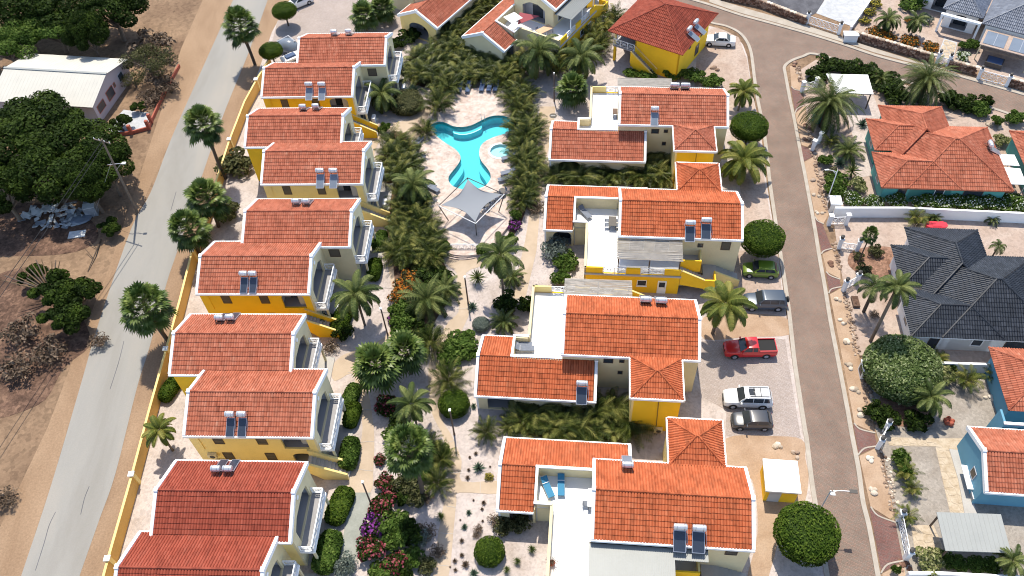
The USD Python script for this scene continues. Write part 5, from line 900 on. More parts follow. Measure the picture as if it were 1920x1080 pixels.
# ---------------------------------------------------------------- vehicles
def loft(rings, cap=True):
    r = [np.asarray(q, float) for q in rings]; n = len(r[0]); m = len(r); v = np.vstack(r); i, j = np.meshgrid(np.arange(m - 1), np.arange(n), indexing='ij')
    f = np.stack([i * n + j, i * n + (j + 1) % n, (i + 1) * n + (j + 1) % n, (i + 1) * n + j], -1).reshape(-1, 4); f = np.vstack([f[:, [0, 1, 2]], f[:, [0, 2, 3]]])
    if cap: f = np.vstack([f, [(0, k + 1, k) for k in range(1, n - 1)], [((m - 1) * n, (m - 1) * n + k, (m - 1) * n + k + 1) for k in range(1, n - 1)]])
    return v, f
def body_ring(x, w, z0, z1, crown=0.04):
    p = []
    for y, z in ((-w * .93, z0), (w * .93, z0), (w * .99, z0 + .12), (w, z0 + (z1 - z0) * .45), (w * .985, z0 + (z1 - z0) * .72), (w * .94, z1 - .035), (w * .86, z1), (w * .4, z1 + crown), (0, z1 + crown * 1.2), (-w * .4, z1 + crown), (-w * .86, z1), (-w * .94, z1 - .035), (-w * .985, z0 + (z1 - z0) * .72), (-w, z0 + (z1 - z0) * .45), (-w * .99, z0 + .12)):
        p.append((x, y, z))
    return p
def car(name, label, front, rear, paint, L, W, H, kind, hood=0.95, belt=1.0, zc=0.6):
    a, b = at(*front, zc), at(*rear, zc); c = (a + b) / 2; yaw = math.atan2(*(a - b)[:2][::-1]); t = thing(name, label, {'pickup_truck': 'pickup'}.get(name, 'car'), (c[0], c[1], 0.036), yaw)
    w = W / 2; h = L / 2; g = 0.26 if kind in ('suv', 'pickup') else 0.2; bl = belt
    ws0, ws1 = {'sedan': (.20, .03), 'hatch': (.24, .06), 'suv': (.22, .08), 'pickup': (.22, .09)}[kind]              # windscreen foot, head (fractions of L ahead of the centre)
    rr1, rr0 = {'sedan': (-.20, -.34), 'hatch': (-.36, -.46), 'suv': (-.42, -.475), 'pickup': (-.125, -.15)}[kind]   # rear window head, foot
    rear_top = {'sedan': bl + .02, 'hatch': bl + .02, 'suv': bl + .04, 'pickup': bl}[kind]
    st = [(-h, .88, g + .18, rear_top - .14), (-h + .05, .95, g + .08, rear_top - .04), (-h + .35, 1.0, g, rear_top), (-h * .5, 1.0, g, bl + .02), (0, 1.0, g, bl), (h * .42, 1.0, g, bl - .01), (h * .5, .99, g, hood + .01), (h * .72, .97, g, hood - .04), (h * .9, .92, g + .02, hood - .12), (h - .06, .84, g + .06, hood - .24), (h, .74, g + .14, hood - .34)]
    bd = MB(); v, f = loft([body_ring(x, w * k, z0, z1, .012 if (kind == 'pickup' and x < -.2 * L) else .04) for x, k, z0, z1 in st]); bd.add(v, f)
    body = bd.build('body', M[paint], t, smooth=38)
    # cabin
    prof = [(ws0 * L, bl - .03), ((ws0 * .6 + ws1 * .4) * L, bl + (H - bl) * .5), (ws1 * L, H - .05), (ws1 * L - .25, H - .005), ((ws1 + rr1) / 2 * L, H + .012), (rr1 * L + .2, H - .01), (rr1 * L, H - .06), ((rr1 * .55 + rr0 * .45) * L, bl + (H - bl) * .5), (rr0 * L, bl - .03)]
    hw = lambda z: w * (.93 - .17 * max(0, (z - bl)) / (H - bl))
    ring = lambda x, z: [(x, -hw(z), z), (x, -hw(z) * .55, z + (.02 if z > H - .1 else 0)), (x, 0, z + (.028 if z > H - .1 else 0)), (x, hw(z) * .55, z + (.02 if z > H - .1 else 0)), (x, hw(z), z)]
    cv = np.vstack([ring(x, z) for x, z in prof]); n = len(prof); cf = []
    for i in range(n - 1):
        for j in range(4): cf.append((i * 5 + j, i * 5 + j + 1, (i + 1) * 5 + j + 1, (i + 1) * 5 + j))
    cb = MB().add(cv, cf)
    for s_ in (0, 4):
        base = [k * 5 + s_ for k in range(n)]; cb.add(cv[base], [(0, k, k + 1) if s_ == 0 else (0, k + 1, k) for k in range(1, n - 1)])
    cb.build('cabin', M[paint], t, smooth=30)
    def pane(nm, pts, off):
        p = np.asarray(pts, float) + off; k = len(p); MB().add(np.vstack([p, p - np.asarray(off) * .6]), [(0, i, i + 1) for i in range(1, k - 1)] + [(k, k + i + 1, k + i) for i in range(1, k - 1)]).build(nm, M['window_glass'], t)
    lp = lambda a_, b_, q: np.asarray(a_) + (np.asarray(b_) - a_) * q
    A0, A1 = np.array((ws0 * L, bl)), np.array((ws1 * L, H - .05)); p0, p1 = lp(A0, A1, .1), lp(A0, A1, .93)
    pane('windscreen', [(p0[0], -hw(p0[1]) * .92, p0[1]), (p0[0], hw(p0[1]) * .92, p0[1]), (p1[0], hw(p1[1]) * .9, p1[1]), (p1[0], -hw(p1[1]) * .9, p1[1])], (.05, 0, .045))
    B0, B1 = np.array((rr0 * L, bl)), np.array((rr1 * L, H - .06)); p0, p1 = lp(B0, B1, .15), lp(B0, B1, .92)
    pane('rear_window', [(p0[0], hw(p0[1]) * .88, p0[1]), (p0[0], -hw(p0[1]) * .88, p0[1]), (p1[0], -hw(p1[1]) * .88, p1[1]), (p1[0], hw(p1[1]) * .88, p1[1])], (-.05, 0, .04))
    zb, zt = bl + .06, H - .1; fx = lambda z: np.interp(z, [bl - .03, bl + (H - bl) * .5, H - .05], [ws0 * L, (ws0 * .6 + ws1 * .4) * L, ws1 * L]); bx = lambda z: np.interp(z, [bl - .03, bl + (H - bl) * .5, H - .06], [rr0 * L, (rr1 * .55 + rr0 * .45) * L, rr1 * L])
    xs = [fx(zt) - .1, (ws1 - .16) * L, bx(zt) + .1] if kind != 'pickup' else [fx(zt) - .1, (ws1 + rr1) / 2 * L, bx(zt) + .08]
    for sg in (-1, 1):
        segs = [(fx(zb) - .22, xs[0], xs[1] + .04, xs[1] + .04), (xs[1] - .04, xs[1] - .04, bx(zt) + .12, bx(zb) + .16)]
        if kind == 'suv': m_ = (xs[1] + bx(zb)) / 2 - .1; segs = [segs[0], (xs[1] - .04, xs[1] - .04, m_ + .04, m_ + .04), (m_ - .04, m_ - .04, bx(zt) + .15, bx(zb) + .2)]
        for q in segs:
            P = [(q[0], zb), (q[3], zb), (q[2], zt), (q[1], zt)]
            pane('side_window', [(x, sg * hw(z), z) for x, z in (P if sg < 0 else P[::-1])], (0, sg * .012, .004))
    for x in (h * .62, -h * .6):
        for sg in (-1, 1):
            R = .36 if kind in ('suv', 'pickup') else .31
            MB().tube([(x, sg * (w - .015), R), (x, sg * (w + .004), R)], R + .07, 16).build('wheel_arch', M['black_plastic'], t)
            o = MB().tube([(x, sg * (w - .2), R), (x, sg * (w - .19), R), (x, sg * (w + .0), R), (x, sg * (w + .02), R)], [R - .03, R, R, R - .04], 16).build('wheel', M['rubber'], t)
            rm = MB().tube([(x, sg * (w + .008), R), (x, sg * (w + .026), R)], R * .6, 12)
            for q in range(5): rm.beam((x, sg * (w + .03), R), (x + R * .55 * math.cos(q * 1.257), sg * (w + .03), R + R * .55 * math.sin(q * 1.257)), .06, .01)
            rm.build('rim', M['steel'], o)
    for sg in (-1, 1):
        MB().hexa([(h - .2, sg * w * .5, hood - .38), (h - .03, sg * w * .5, hood - .4), (h - .17, sg * w * .82, hood - .36), (h - .35, sg * w * .82, hood - .34), (h - .28, sg * w * .5, hood - .2), (h - .09, sg * w * .5, hood - .24), (h - .2, sg * w * .83, hood - .2), (h - .4, sg * w * .83, hood - .17)]).build('headlight', M['headlight'], t)
        MB().box(-h - .012, -h + .1, *sorted((sg * w * .62, sg * w * .88)), rear_top - .42, rear_top - .16).build('taillight', M['taillight'], t)
        MB().hexa([(fx(bl) - .32, sg * (w * .93), bl + .02), (fx(bl) - .16, sg * (w * .93), bl + .02), (fx(bl) - .16, sg * (w + .2), bl + .05), (fx(bl) - .30, sg * (w + .2), bl + .05), (fx(bl) - .32, sg * (w * .93), bl + .16), (fx(bl) - .2, sg * (w * .93), bl + .16), (fx(bl) - .2, sg * (w + .2), bl + .19), (fx(bl) - .30, sg * (w + .2), bl + .19)]).build('wing_mirror', M[paint], t)
    MB().box(h - .16, h + .03, -w * .6, w * .6, g + .1, g + .22).build('front_bumper', M['chrome' if kind == 'pickup' else 'black_plastic'], t); MB().box(-h - .05, -h + .1, -w * .8, w * .8, g + .12, g + .28).build('rear_bumper', M['black_plastic' if kind != 'pickup' else 'chrome'], t)
    MB().box(h - .07, h + .035, -w * .45, w * .45, hood - .36, hood - .27).build('grille', M['black_plastic'], t)
    if kind == 'pickup':
        MB().box(-h + .1, rr0 * L - .05, -w * .82, w * .82, bl + .035, bl + .05).build('bed_floor', M['rubber'], t); b_ = MB()
        for y in (-1, 1): b_.box(-h + .04, rr0 * L - .02, *sorted((y * w * .82, y * w * .93)), bl + .02, bl + .16)
        b_.box(-h + .04, -h + .12, -w * .815, w * .815, bl + .02, bl + .15); b_.build('bed_rail', M[paint], t); MB().box(-h + .05, rr0 * L - .03, -w * .84, -w * .83 + .02, bl + .163, bl + .18).build('bed_trim', M['black_plastic'], t)
    if kind == 'suv' and paint == 'paint_silver':
        for y in (-.52, .52): MB().tube([(ws1 * L - .4, y, H + .05), (rr1 * L + .1, y, H + .05)], .028, 6).build('roof_rail', M['black_plastic'], t)
        for x in (-.5, -1.1): MB().box(x - .03, x + .03, -.5, .5, H + .05, H + .075).build('roof_bar', M['black_plastic'], t)
        MB().box(ws1 * L - .95, ws1 * L - .35, -.4, .4, H + .02, H + .033).build('sunroof', M['window_glass'], t)
    if kind == 'suv' and paint == 'paint_darkblue':
        MB().tube([(-h - .04, 0, bl - .1), (-h - .22, 0, bl - .1)], .33, 16).build('spare_wheel', M['black_plastic'], t)
    return t
car('parked_car', 'white saloon car parked by the pyramid-roof house', (1324, 74), (1374, 77), 'paint_white', 4.5, 1.75, 1.45, 'sedan', .92, .95)
car('parked_car', 'green hatchback in the shade of a round clipped tree', (1391, 504), (1460, 508), 'paint_green', 3.85, 1.68, 1.48, 'hatch', .95, .98)
car('parked_car', 'dark blue off-roader with a spare wheel on its back', (1394, 565), (1473, 566), 'paint_darkblue', 4.5, 1.85, 1.75, 'suv', 1.08, 1.12)
car('pickup_truck', 'red pickup truck with an open black bed', (1356, 655), (1455, 653), 'paint_red', 5.3, 1.8, 1.72, 'pickup', 1.08, 1.08)
car('parked_car', 'silver estate off-roader with roof rails and sunroof', (1356, 746), (1446, 748), 'paint_silver', 4.7, 1.85, 1.74, 'suv', 1.06, 1.08)
car('parked_car', 'black hatchback parked close beside the silver off-roader', (1372, 788), (1447, 789), 'paint_black', 3.85, 1.68, 1.46, 'hatch', .95, .98)
car('parked_car', 'white car cut by the top edge behind a clipped round tree', (541, 12), (580, -4), 'paint_white', 4.4, 1.72, 1.45, 'hatch', .95, .98)
# ---------------------------------------------------------------- lamps, poles, cables
def lamp_post(label, base, top=None, h=4.5):
    o = at(*base, 0.03); t = thing('lamp_post', label, 'lamp post', o)
    MB().tube([(0, 0, 0), (0, 0, .25), (0, 0, .26), (0, 0, h)], [.11, .11, .085, .075], 8).build('post', M['rust_wood'], t); MB().box(-.1, .1, -.1, .1, h, h + .03).box(-.09, .09, -.09, .09, h + .033, h + .22).build('lamp_head', M['steel'], t)
for b_, lb in (((727, 628), 'wooden lamp post on the left garden path beside the deep yellow block'), ((878, 570), 'wooden lamp post below the curved pool steps'), ((696, 946), 'wooden lamp post beside the grey path slab, lower left'), ((852, 815), 'lamp post in front of the clipped round bush in the middle garden'), ((1039, 190), 'dark lamp post left of the uppermost terrace house')):
    lamp_post(lb, b_)
o = at(1528, 972, 0.1); t = thing('street_lamp', 'grey street lamp with a solar head over the brick street, lower right', 'street lamp', o, -0.15)
MB().tube([(0, 0, 0), (0, 0, 5.6)], [.09, .055], 8).build('pole', M['steel'], t); MB().tube([(0, 0, 5.2), (.25, 0, 5.55), (.9, 0, 5.7), (1.6, 0, 5.72)], .04, 6).build('arm', M['steel'], t); MB().box(1.5, 2.15, -.16, .16, 5.69, 5.78).build('lamp_head', M['dark_metal'], t); MB().box(.05, .5, -.14, .14, 5.0, 5.06).build('bracket_light', M['steel'], t)
o = at(1552, 372, 0); t = thing('street_lamp', 'slim pale street lamp with a forked arm beside the hedge', 'street lamp', o, 0)
MB().tube([(0, 0, 0), (0, 0, 4.6)], [.07, .05], 8).build('pole', M['wall_white'], t); MB().tube([(0, 0, 4.2), (-.5, 0, 4.55), (-1.2, 0, 4.75)], .035, 6).build('arm', M['wall_white'], t); MB().beam((0, 0, 3.9), (-.55, 0, 4.5), .03).build('brace', M['wall_white'], t); MB().box(-1.55, -1.1, -.09, .09, 4.72, 4.79).build('lamp_head', M['wall_white'], t)
t = thing('utility_pole', 'tall wooden power pole with crossarm and lamp bracket beside the grey road', 'utility pole', (-45.9, 75.3, 0))
MB().tube([(0, 0, 0), (0.4, 0.2, 11.6)], [.17, .11], 8).build('pole', M['trunk'], t); MB().beam((-.75, .65, 11.35), (1.5, -.4, 11.35), .1, .12).build('crossarm', M['trunk'], t)
for q in (0.05, .35, .65, .95): p = np.array((-.75, .65, 11.41)) * (1 - q) + np.array((1.5, -.4, 11.41)) * q; MB().tube([p, p + (0, 0, .2)], [.05, .04], 6).build('insulator', M['wall_white'], t)
MB().beam((.2, .1, 7.9), (1.55, .05, 8.0), .06).beam((-.45, .12, 7.85), (.2, .1, 7.9), .05).beam((.2, 0, 7.0), (1.2, 0.05, 7.95), .03).build('lamp_bracket', M['steel'], t); MB().box(1.3, 1.75, -.1, .2, 7.95, 8.06).build('lamp_head', M['wall_white'], t)
MB().tube([(.25, .1, 8.4), (-5.2, -0.6, 0.2)], .018, 5).build('stay_wire', M['steel'], t)
t = thing('power_line', 'two thin power cables from the power pole towards the lower left', 'cable'); P0 = np.array([-45.4, 75.5, 11.5])
for k, dx in enumerate((0, 0.5)):
    P1 = np.array([-60 + dx, 18.0, 10.5]); q = np.linspace(0, 1, 24); MB().tube([P0 + (dx, 0, 0) + (P1 - P0) * s - np.array([0, 0, 1.5 * 4 * s * (1 - s) * .5]) for s in q], .04, 4).build('cable', M['black_plastic'], t)
# ---------------------------------------------------------------- pool furniture
ORD = 'first second third fourth fifth sixth seventh eighth ninth tenth eleventh twelfth thirteenth fourteenth fifteenth sixteenth seventeenth eighteenth nineteenth twentieth'.split()
def lounger_p(name, cush, frame):
    p = proto(name); f = MB()
    for y in (-.3, .3): f.beam((-.95, y, .32), (.95, y, .32), .05)
    for x in (-.85, .8):
        for y in (-.3, .3): f.beam((x, y, 0), (x, y, .32), .05)
    f.build('frame', M[frame], p); MB().box(-.35, .95, -.31, .31, .345, .42).build('seat_cushion', M[cush], p); MB().hexa([(-.95, -.31, .72), (-.37, -.31, .35), (-.37, .31, .35), (-.95, .31, .72), (-.99, -.31, .79), (-.36, -.31, .425), (-.36, .31, .425), (-.99, .31, .79)]).build('back_cushion', M[cush], p); MB().box(-.5, -.44, -.32, .32, .36, .50).build('strap', M[frame], p); return p
LG = {k: lounger_p('sun_lounger_' + k, c, f) for k, c, f in (('grey', 'cushion_grey', 'wall_grey'), ('navy', 'cushion_navy', 'wall_grey'), ('blue', 'cushion_blue', 'white_paint'))}
def lounger(px, z, head_px_dir, kind, label, group=None):
    o = at(*px, z); o2 = at(px[0] + head_px_dir[0], px[1] + head_px_dir[1], z); a = math.atan2(*(o - o2)[:2][::-1]); dup(LG[kind], 'sun_lounger', label, 'sun lounger', o, a, group=group)
GL = 'grey loungers on the pool deck'
for px, d_, lb in (((954, 298), (8, -2), 'grey sun lounger below the paddling pool'), ((953, 326), (8, -2), 'grey sun lounger right of the pool tail, upper of two'), ((948, 338), (8, -2), 'grey sun lounger right of the pool tail, lower of two'), ((786, 294), (-8, -3), 'grey sun lounger at the left pool edge among the palms'), ((812, 356), (-8, -4), 'grey and white sun lounger at the lower left of the pool, lower of two'), ((806, 349), (-8, -4), 'grey sun lounger at the lower left of the pool, upper of two'), ((785, 268), (-5, 6), 'dark sun lounger in palm shade left of the pool'), ((962, 252), (8, -2), 'grey sun lounger half under palms right of the pool')):
    lounger(px, DK, d_, 'grey', lb, GL)
for k, x in enumerate((862, 878, 904, 918, 930)): lounger((x, 168 - (2 if k > 1 else 0)), DK, (2, -7), 'navy', f'navy sun lounger in the shaded row above the pool, {ORD[k]} from the left', 'navy loungers in the shade above the pool')
lounger((1027, 918), 3.0, (-7, -16), 'blue', 'blue sun lounger standing askew on the white terrace, left of the two'); lounger((1052, 914), 3.0, (0, -18), 'blue', 'blue sun lounger standing straight on the white terrace, right of the two')
lounger((1097, 403), 3.0, (-9, -9), 'grey', 'grey sun lounger in the terrace corner of the house with the slatted pergola')
for px, lb in (((980, 650), 'upper'), ((984, 657), 'lower')): lounger(px, 3.0, (-9, 0), 'grey', f'grey padded lounger in the alcove of the long white terrace, {lb} of two')
o = at(1035, 1058, 3.0); t = thing('potted_plant', 'brown potted plant against the terrace parapet at the bottom edge', 'potted plant', o)
MB().tube([(0, 0, 0), (0, 0, .35), (0, 0, .38)], [.2, .28, .26], 10).build('pot', M['terracotta'], t); _m = MB()
for k in range(14): a = k * 2.4; _m.tube([(0, 0, .35), (.3 * math.cos(a), .3 * math.sin(a), .7 + .02 * k), (.6 * math.cos(a), .6 * math.sin(a), .6)], [.03, .025, .01], 4, .2 + .05 * k)
_m.build('leaves', M['leaf_dry'], t)
# shade sail
sc = [at(760 + x / 6, 320 + y / 6, 3.2) for x, y in [(700, 80), (1115, 265), (790, 595), (375, 395)]]; ft = [at(760 + x / 6, 320 + y / 6, DK) for x, y in [(740, 160), (1050, 465), (760, 760), (485, 560)]]
cS = sum(sc) / 4; ft[0] = np.append((cS + (sc[0] - cS) * .8)[:2], DK); ft[2] = np.append((cS + (sc[2] - cS) * .8)[:2], DK)
t = thing('shade_sail', 'grey four-cornered shade sail on a steel frame at the foot of the pool', 'shade sail', (*cS[:2], 0)); o = np.append(cS[:2], 0)
for k in range(4): MB().tube([ft[k] - o, sc[k] - o], .06, 8).build('post', M['dark_metal'], t); MB().tube([sc[k] - o, sc[(k + 1) % 4] - o], .05, 8).build('frame_bar', M['dark_metal' if k in (0, 3) else 'wall_white'], t)
N_ = 18; uu, vv = np.meshgrid(np.linspace(0, 1, N_), np.linspace(0, 1, N_), indexing='ij'); cor = [cS + (q - cS) * .93 - o for q in sc]
sv = ((1 - uu) * (1 - vv))[..., None] * cor[0] + (uu * (1 - vv))[..., None] * cor[1] + (uu * vv)[..., None] * cor[2] + ((1 - uu) * vv)[..., None] * cor[3]
ctr = cS - o; pull = 0.42 * ((np.abs(2 * uu - 1) ** 4) * (4 * vv * (1 - vv)) + (np.abs(2 * vv - 1) ** 4) * (4 * uu * (1 - uu))); sv = sv + (ctr - sv) * pull[..., None] * .62; sv[..., 2] -= 0.35 * np.sin(np.pi * uu) * np.sin(np.pi * vv) - .05 * (uu - vv) ** 2
i, j = np.meshgrid(np.arange(N_ - 1), np.arange(N_ - 1), indexing='ij'); q = np.stack([i * N_ + j, (i + 1) * N_ + j, (i + 1) * N_ + j + 1, i * N_ + j + 1], -1).reshape(-1, 4); V_ = sv.reshape(-1, 3)
MB().add(np.vstack([V_, V_ - (0, 0, .012)]), np.vstack([q, q[:, ::-1] + N_ * N_])).build('sail', M['sail'], t, smooth=True)
# cafe table and chair prototypes
p_ch = proto('cafe_chair'); b = MB()
for x in (-.2, .2):
    for y in (-.2, .2): b.beam((x, y, 0), (x, y, .43 if y < 0 else .85), .035)
b.build('frame', M['wall_white'], p_ch); MB().box(-.23, .23, -.23, .23, .433, .47).build('seat', M['cushion_grey'], p_ch); MB().box(-.22, .22, .18, .215, .55, .87).build('backrest', M['cushion_grey'], p_ch)
p_tb = proto('cafe_table'); MB().prism([(.42 * math.cos(a), .42 * math.sin(a)) for a in np.linspace(0, 6.283, 17)[:-1]], .70, .74).build('tabletop', M['dark_metal'], p_tb); MB().tube([(0, 0, 0), (0, 0, .03), (0, 0, .04), (0, 0, .698)], [.25, .25, .04, .04], 10).build('pedestal', M['steel'], p_tb)
TW = ('lowermost', 'second lowest', 'second highest', 'uppermost')
for k, (px, py) in enumerate(((912, 391), (921, 381), (931, 372), (942, 365))):
    o = at(px, py, DK); dup(p_tb, 'cafe_table', f'{TW[k]} of the small round tables under the sail edge', 'table', o, 0)
    for s_, w_ in ((-1, 'lower left'), (1, 'upper right')): d_ = at(px + 5 * s_, py - 3 * s_, DK); dup(p_ch, 'cafe_chair', f'white chair on the {w_} side of the {TW[k]} table under the sail', 'chair', d_, math.atan2(*(d_ - o)[:2][::-1]) - math.pi / 2)
def table_set(px, z, label, yaw, n=4, top='dark_metal', L=1.5, W=.85):
    o = at(*px, z); t = thing('dining_table', label, 'table', o, yaw); MB().box(-L / 2, L / 2, -W / 2, W / 2, .71, .75).build('tabletop', M[top], t)
    for x in (-1, 1):
        for y in (-1, 1): MB().beam((x * (L / 2 - .08), y * (W / 2 - .08), 0), (x * (L / 2 - .08), y * (W / 2 - .08), .707), .06).build('leg', M['dark_metal'], t)
    for k in range(n):
        s_ = -1 if k % 2 else 1; u = (-1 if k < 2 else 1) * L / 4; q = o[:2] + R2(yaw) @ np.array([u, s_ * (W / 2 + .22)]); dup(p_ch, 'terrace_chair', f'{("front left", "back left", "front right", "back right")[k]} chair at the {label.split(" of the house")[0].split(" with the")[0]}', 'chair', (*q, z), yaw + (0 if s_ > 0 else math.pi))
table_set((1148, 423), 3.0, 'dark dining table on the terrace of the house beside the green car', RY + math.pi / 2); table_set((1110, 940), 3.0, 'white table by the wall on the bottom terrace', RY + math.pi / 2, 2, 'white_paint', 1.7, .8); table_set((1153, 217), 3.0, 'dark bench table on the uppermost white terrace', RY + math.pi / 2, 0, 'rust_wood', 1.1, .6); table_set((1021, 63), 3.0, 'pale wooden table on the terrace with the pink sail', .6, 2, 'table_wood', 2.4, 1.2)
# pink sail, white parasol, odds and ends
q = [at(*p, z) for p, z in (((974, 23), 5.2), ((1012, 30), 4.6), ((971, 46), 4.2))]; t = thing('pink_shade_sail', 'pink triangular shade sail over the terrace at the top edge', 'shade sail'); MB().add(q + [a - (0, 0, .02) for a in q], [(0, 1, 2), (5, 4, 3)]).build('sail', M['sail_red'], t); MB().tube([q[2], (q[2][0], q[2][1], 3)], .04, 6).build('post', M['steel'], t)
o = at(963, 57, 3.0); t = thing('parasol', 'square white parasol on the terrace at the top edge', 'parasol', o, .6); MB().add([(-1, -1, 2.1), (1, -1, 2.1), (1, 1, 2.1), (-1, 1, 2.1), (0, 0, 2.45)], [(0, 1, 4), (1, 2, 4), (2, 3, 4), (3, 0, 4), (2, 1, 0), (3, 2, 0)]).build('canopy', M['wall_white'], t); MB().tube([(0, 0, 0), (0, 0, 2.4)], .03, 6).build('pole', M['steel'], t)
o = at(1778, 792, 0.03); t = thing('terracotta_pot', 'round terracotta planter lying on the grey gravel by the blue house', 'planter', o)
for k in range(5): a = k * 1.257; v, f = rock_mesh((.24, .24, .3), 40 + k); MB().add(v + [.3 * math.cos(a), .3 * math.sin(a), .2], f).build('lobe', M['terracotta'], t)
o = at(1037, 217, .05); t = thing('manhole_cover', 'round dark manhole cover on the path left of the uppermost terrace house', 'manhole cover', o); MB().tube([(0, 0, 0), (0, 0, .02)], .5, 24).build('lid', M['dark_metal'], t); MB().box(-.3, .3, -.03, .03, .021, .03).build('grip_bar', M['steel'], t)
t = thing('boat_cover', 'grey tarpaulin-wrapped dinghy parked beside the clipped tree at the top left', 'boat', at(542, 95, 0), -.5); v, f = rock_mesh((1.9, 1.3, 1.1), 3); MB().add(v + [0, 0, .9], f).build('tarpaulin', M['collector_grey'], t, smooth=True); MB().tube([(-1.3, -.5, 1.5), (-.2, .9, 1.9), (1.2, .4, 1.6)], .16, 8).build('tube_float', M['wall_grey'], t)
t = thing('jet_boat', 'small white boat hull on its trailer behind the uppermost left block', 'boat', at(552, 113, 0), .6); MB().add(*loft([[(x, -w_, .9), (x, -w_ * .6, .35), (x, w_ * .6, .35), (x, w_, .9)] for x, w_ in ((-1.8, .75), (0, .85), (1.2, .6), (1.9, .08))])).build('hull', M['white_paint'], t); MB().box(-1.2, .3, -.4, .4, .9, 1.15).build('seat', M['cushion_navy'], t)
o = at(1715, 686, 0); 
t = thing('red_kayak', 'red plastic boat hull showing above the slate roof corner', 'kayak', at(1752, 429, 0), -.1); MB().add(*loft([[(x, -w_, .75), (x, -w_ * .7, .35), (x, w_ * .7, .35), (x, w_, .75)] for x, w_ in ((-1.2, .25), (-.8, .5), (.8, .5), (1.2, .25))])).build('hull', M['red_plastic'], t); MB().box(-.5, .5, -.3, .3, .76, .8).build('seat_deck', M['red_plastic'], t)
o = at(1842, 948, 0); t = thing('storage_box', 'grey-green box below the corner of the blue house', 'box', at(1834, 935, 0), -.15); MB().box(-.7, .7, -.35, .35, 0, .6).build('body', M['metal_sheet'], t); MB().box(-.75, .75, -.4, .4, .603, .68).build('lid', M['wall_white'], t)
o = at(1607, 574, 0); t = thing('rusty_fire_pit', 'rusty brown box planter beside the rubble border', 'planter', at(1603, 568, 0), -.1); MB().box(-.35, .35, -.7, .7, 0, .35).build('box_body', M['rust_wood'], t); MB().box(-.3, .3, -.64, .64, .352, .37).build('soil', M['earth_and_painted_shade'], t)
o = at(1495, 215, 0); t = thing('water_tank', 'dark green plastic water tank beneath the date palm', 'water tank', at(1534, 226, 0)); MB().tube([(0, 0, 0), (0, 0, .1), (0, 0, 1.3), (0, 0, 1.55), (0, 0, 1.7)], [.8, .85, .85, .6, .25], 18).build('tank_body', M['wall_teal'], t); MB().tube([(0, 0, 1.7), (0, 0, 1.78)], .26, 12).build('lid', M['black_plastic'], t)
for q, lb in (((1346, 272), 0),): pass
aircon(RPOS['R3'], RY, 3.0, -8.25, .3, 'air conditioner at the foot of the yellow annex in the middle of the picture'); aircon(RPOS['R2'], RY, .75, -5.4, .35, 'air conditioner beside the ground floor door of the house with the slatted pergola')
for k, (rn, px, ev, e, sd, lb, kd) in enumerate((('R1', (1227, 214), -RW, UE, -1, 'on the near slope of the uppermost terrace house', 'grey'), ('R1', (1264, 169), RW, UE, 1, 'on the far slope of the uppermost terrace house, left', 'wide'), ('R1', (1284, 169.5), RW, UE, 1, 'on the far slope of the uppermost terrace house, right', 'wide'), ('R2', (1293, 428), -RW, UE, -1, 'on the roof beside the green car, left', 'wide'), ('R2', (1323, 423), -RW, UE, -1, 'on the roof beside the green car, right', 'wide'),
                                                 ('R3', (1210, 570), RW, UE, 1, 'on the far slope of the roof beside the red pickup, left', 'wide'), ('R3', (1239, 572), RW, UE, 1, 'on the far slope of the roof beside the red pickup, right', 'wide'), ('R3', (1091, 728), -6.88, 3.0, -1, 'on the low wing in the middle of the picture', 'wide'), ('R4', (1274, 997), -RW, UE, -1, 'on the bottom centre roof, left of the pair', 'wide'), ('R4', (1309, 999), -RW, UE, -1, 'on the bottom centre roof, right of the pair', 'wide'), ('R4', (1176, 879), RW, UE, 1, 'alone on the far slope of the bottom centre roof', 'grey'))):
    heater(px, RPOS[rn], RY, ev, e, sd, f'solar water heater {lb}', kd)
# scrap on the left
t = thing('scrap_heap', 'heap of broken white and grey sheets under the dark trees on the left', 'scrap heap', (*at(105, 405, 0)[:2], 0))
for k in range(70):
    a, r = srng.uniform(0, 6.28), srng.uniform(0, 1) ** .6; x, y = 4.2 * r * math.cos(a), 2.3 * r * math.sin(a); w_, l_ = srng.uniform(.25, .8), srng.uniform(.4, 1.6); z = (1 - r) * 1.1 + .1
    d1 = np.array([math.cos(a * 3), math.sin(a * 3), srng.uniform(-.4, .4)]) * l_ / 2; d2 = np.array([-math.sin(a * 3), math.cos(a * 3), srng.uniform(-.4, .4)]) * w_ / 2; c = np.array([x, y, z]); n_ = np.array([0, 0, .02])
    MB().hexa([c - d1 - d2 - n_, c + d1 - d2 - n_, c + d1 + d2 - n_, c - d1 + d2 - n_, c - d1 - d2 + n_, c + d1 - d2 + n_, c + d1 + d2 + n_, c - d1 + d2 + n_]).build('sheet', M['scrap_white' if srng.uniform() < .55 else 'scrap_grey'], t)
t = thing('old_fridge', 'old white cabinet standing beside the scrap heap', 'cabinet', at(175, 398, 0), .2); MB().box(-.7, .7, -.8, .8, 0, 1.4).build('body', M['scrap_grey'], t); MB().box(-.72, .72, -.82, .2, 1.403, 1.46).build('top_panel', M['scrap_white'], t)
t = thing('white_panel', 'pale board lying flat on the dirt below the scrap heap', 'board', at(145, 440, 0), .1); MB().box(-1.0, 1.0, -.55, .55, .03, .14).build('board', M['scrap_white'], t)
t = thing('blue_sheet', 'crumpled blue-grey tarpaulin beside the scrap heap', 'tarpaulin', at(152, 414, 0), .3); v, f = rock_mesh((1.3, .9, .35), 9); MB().add(v + [0, 0, .2], f).build('sheet', M['collector_grey'], t)
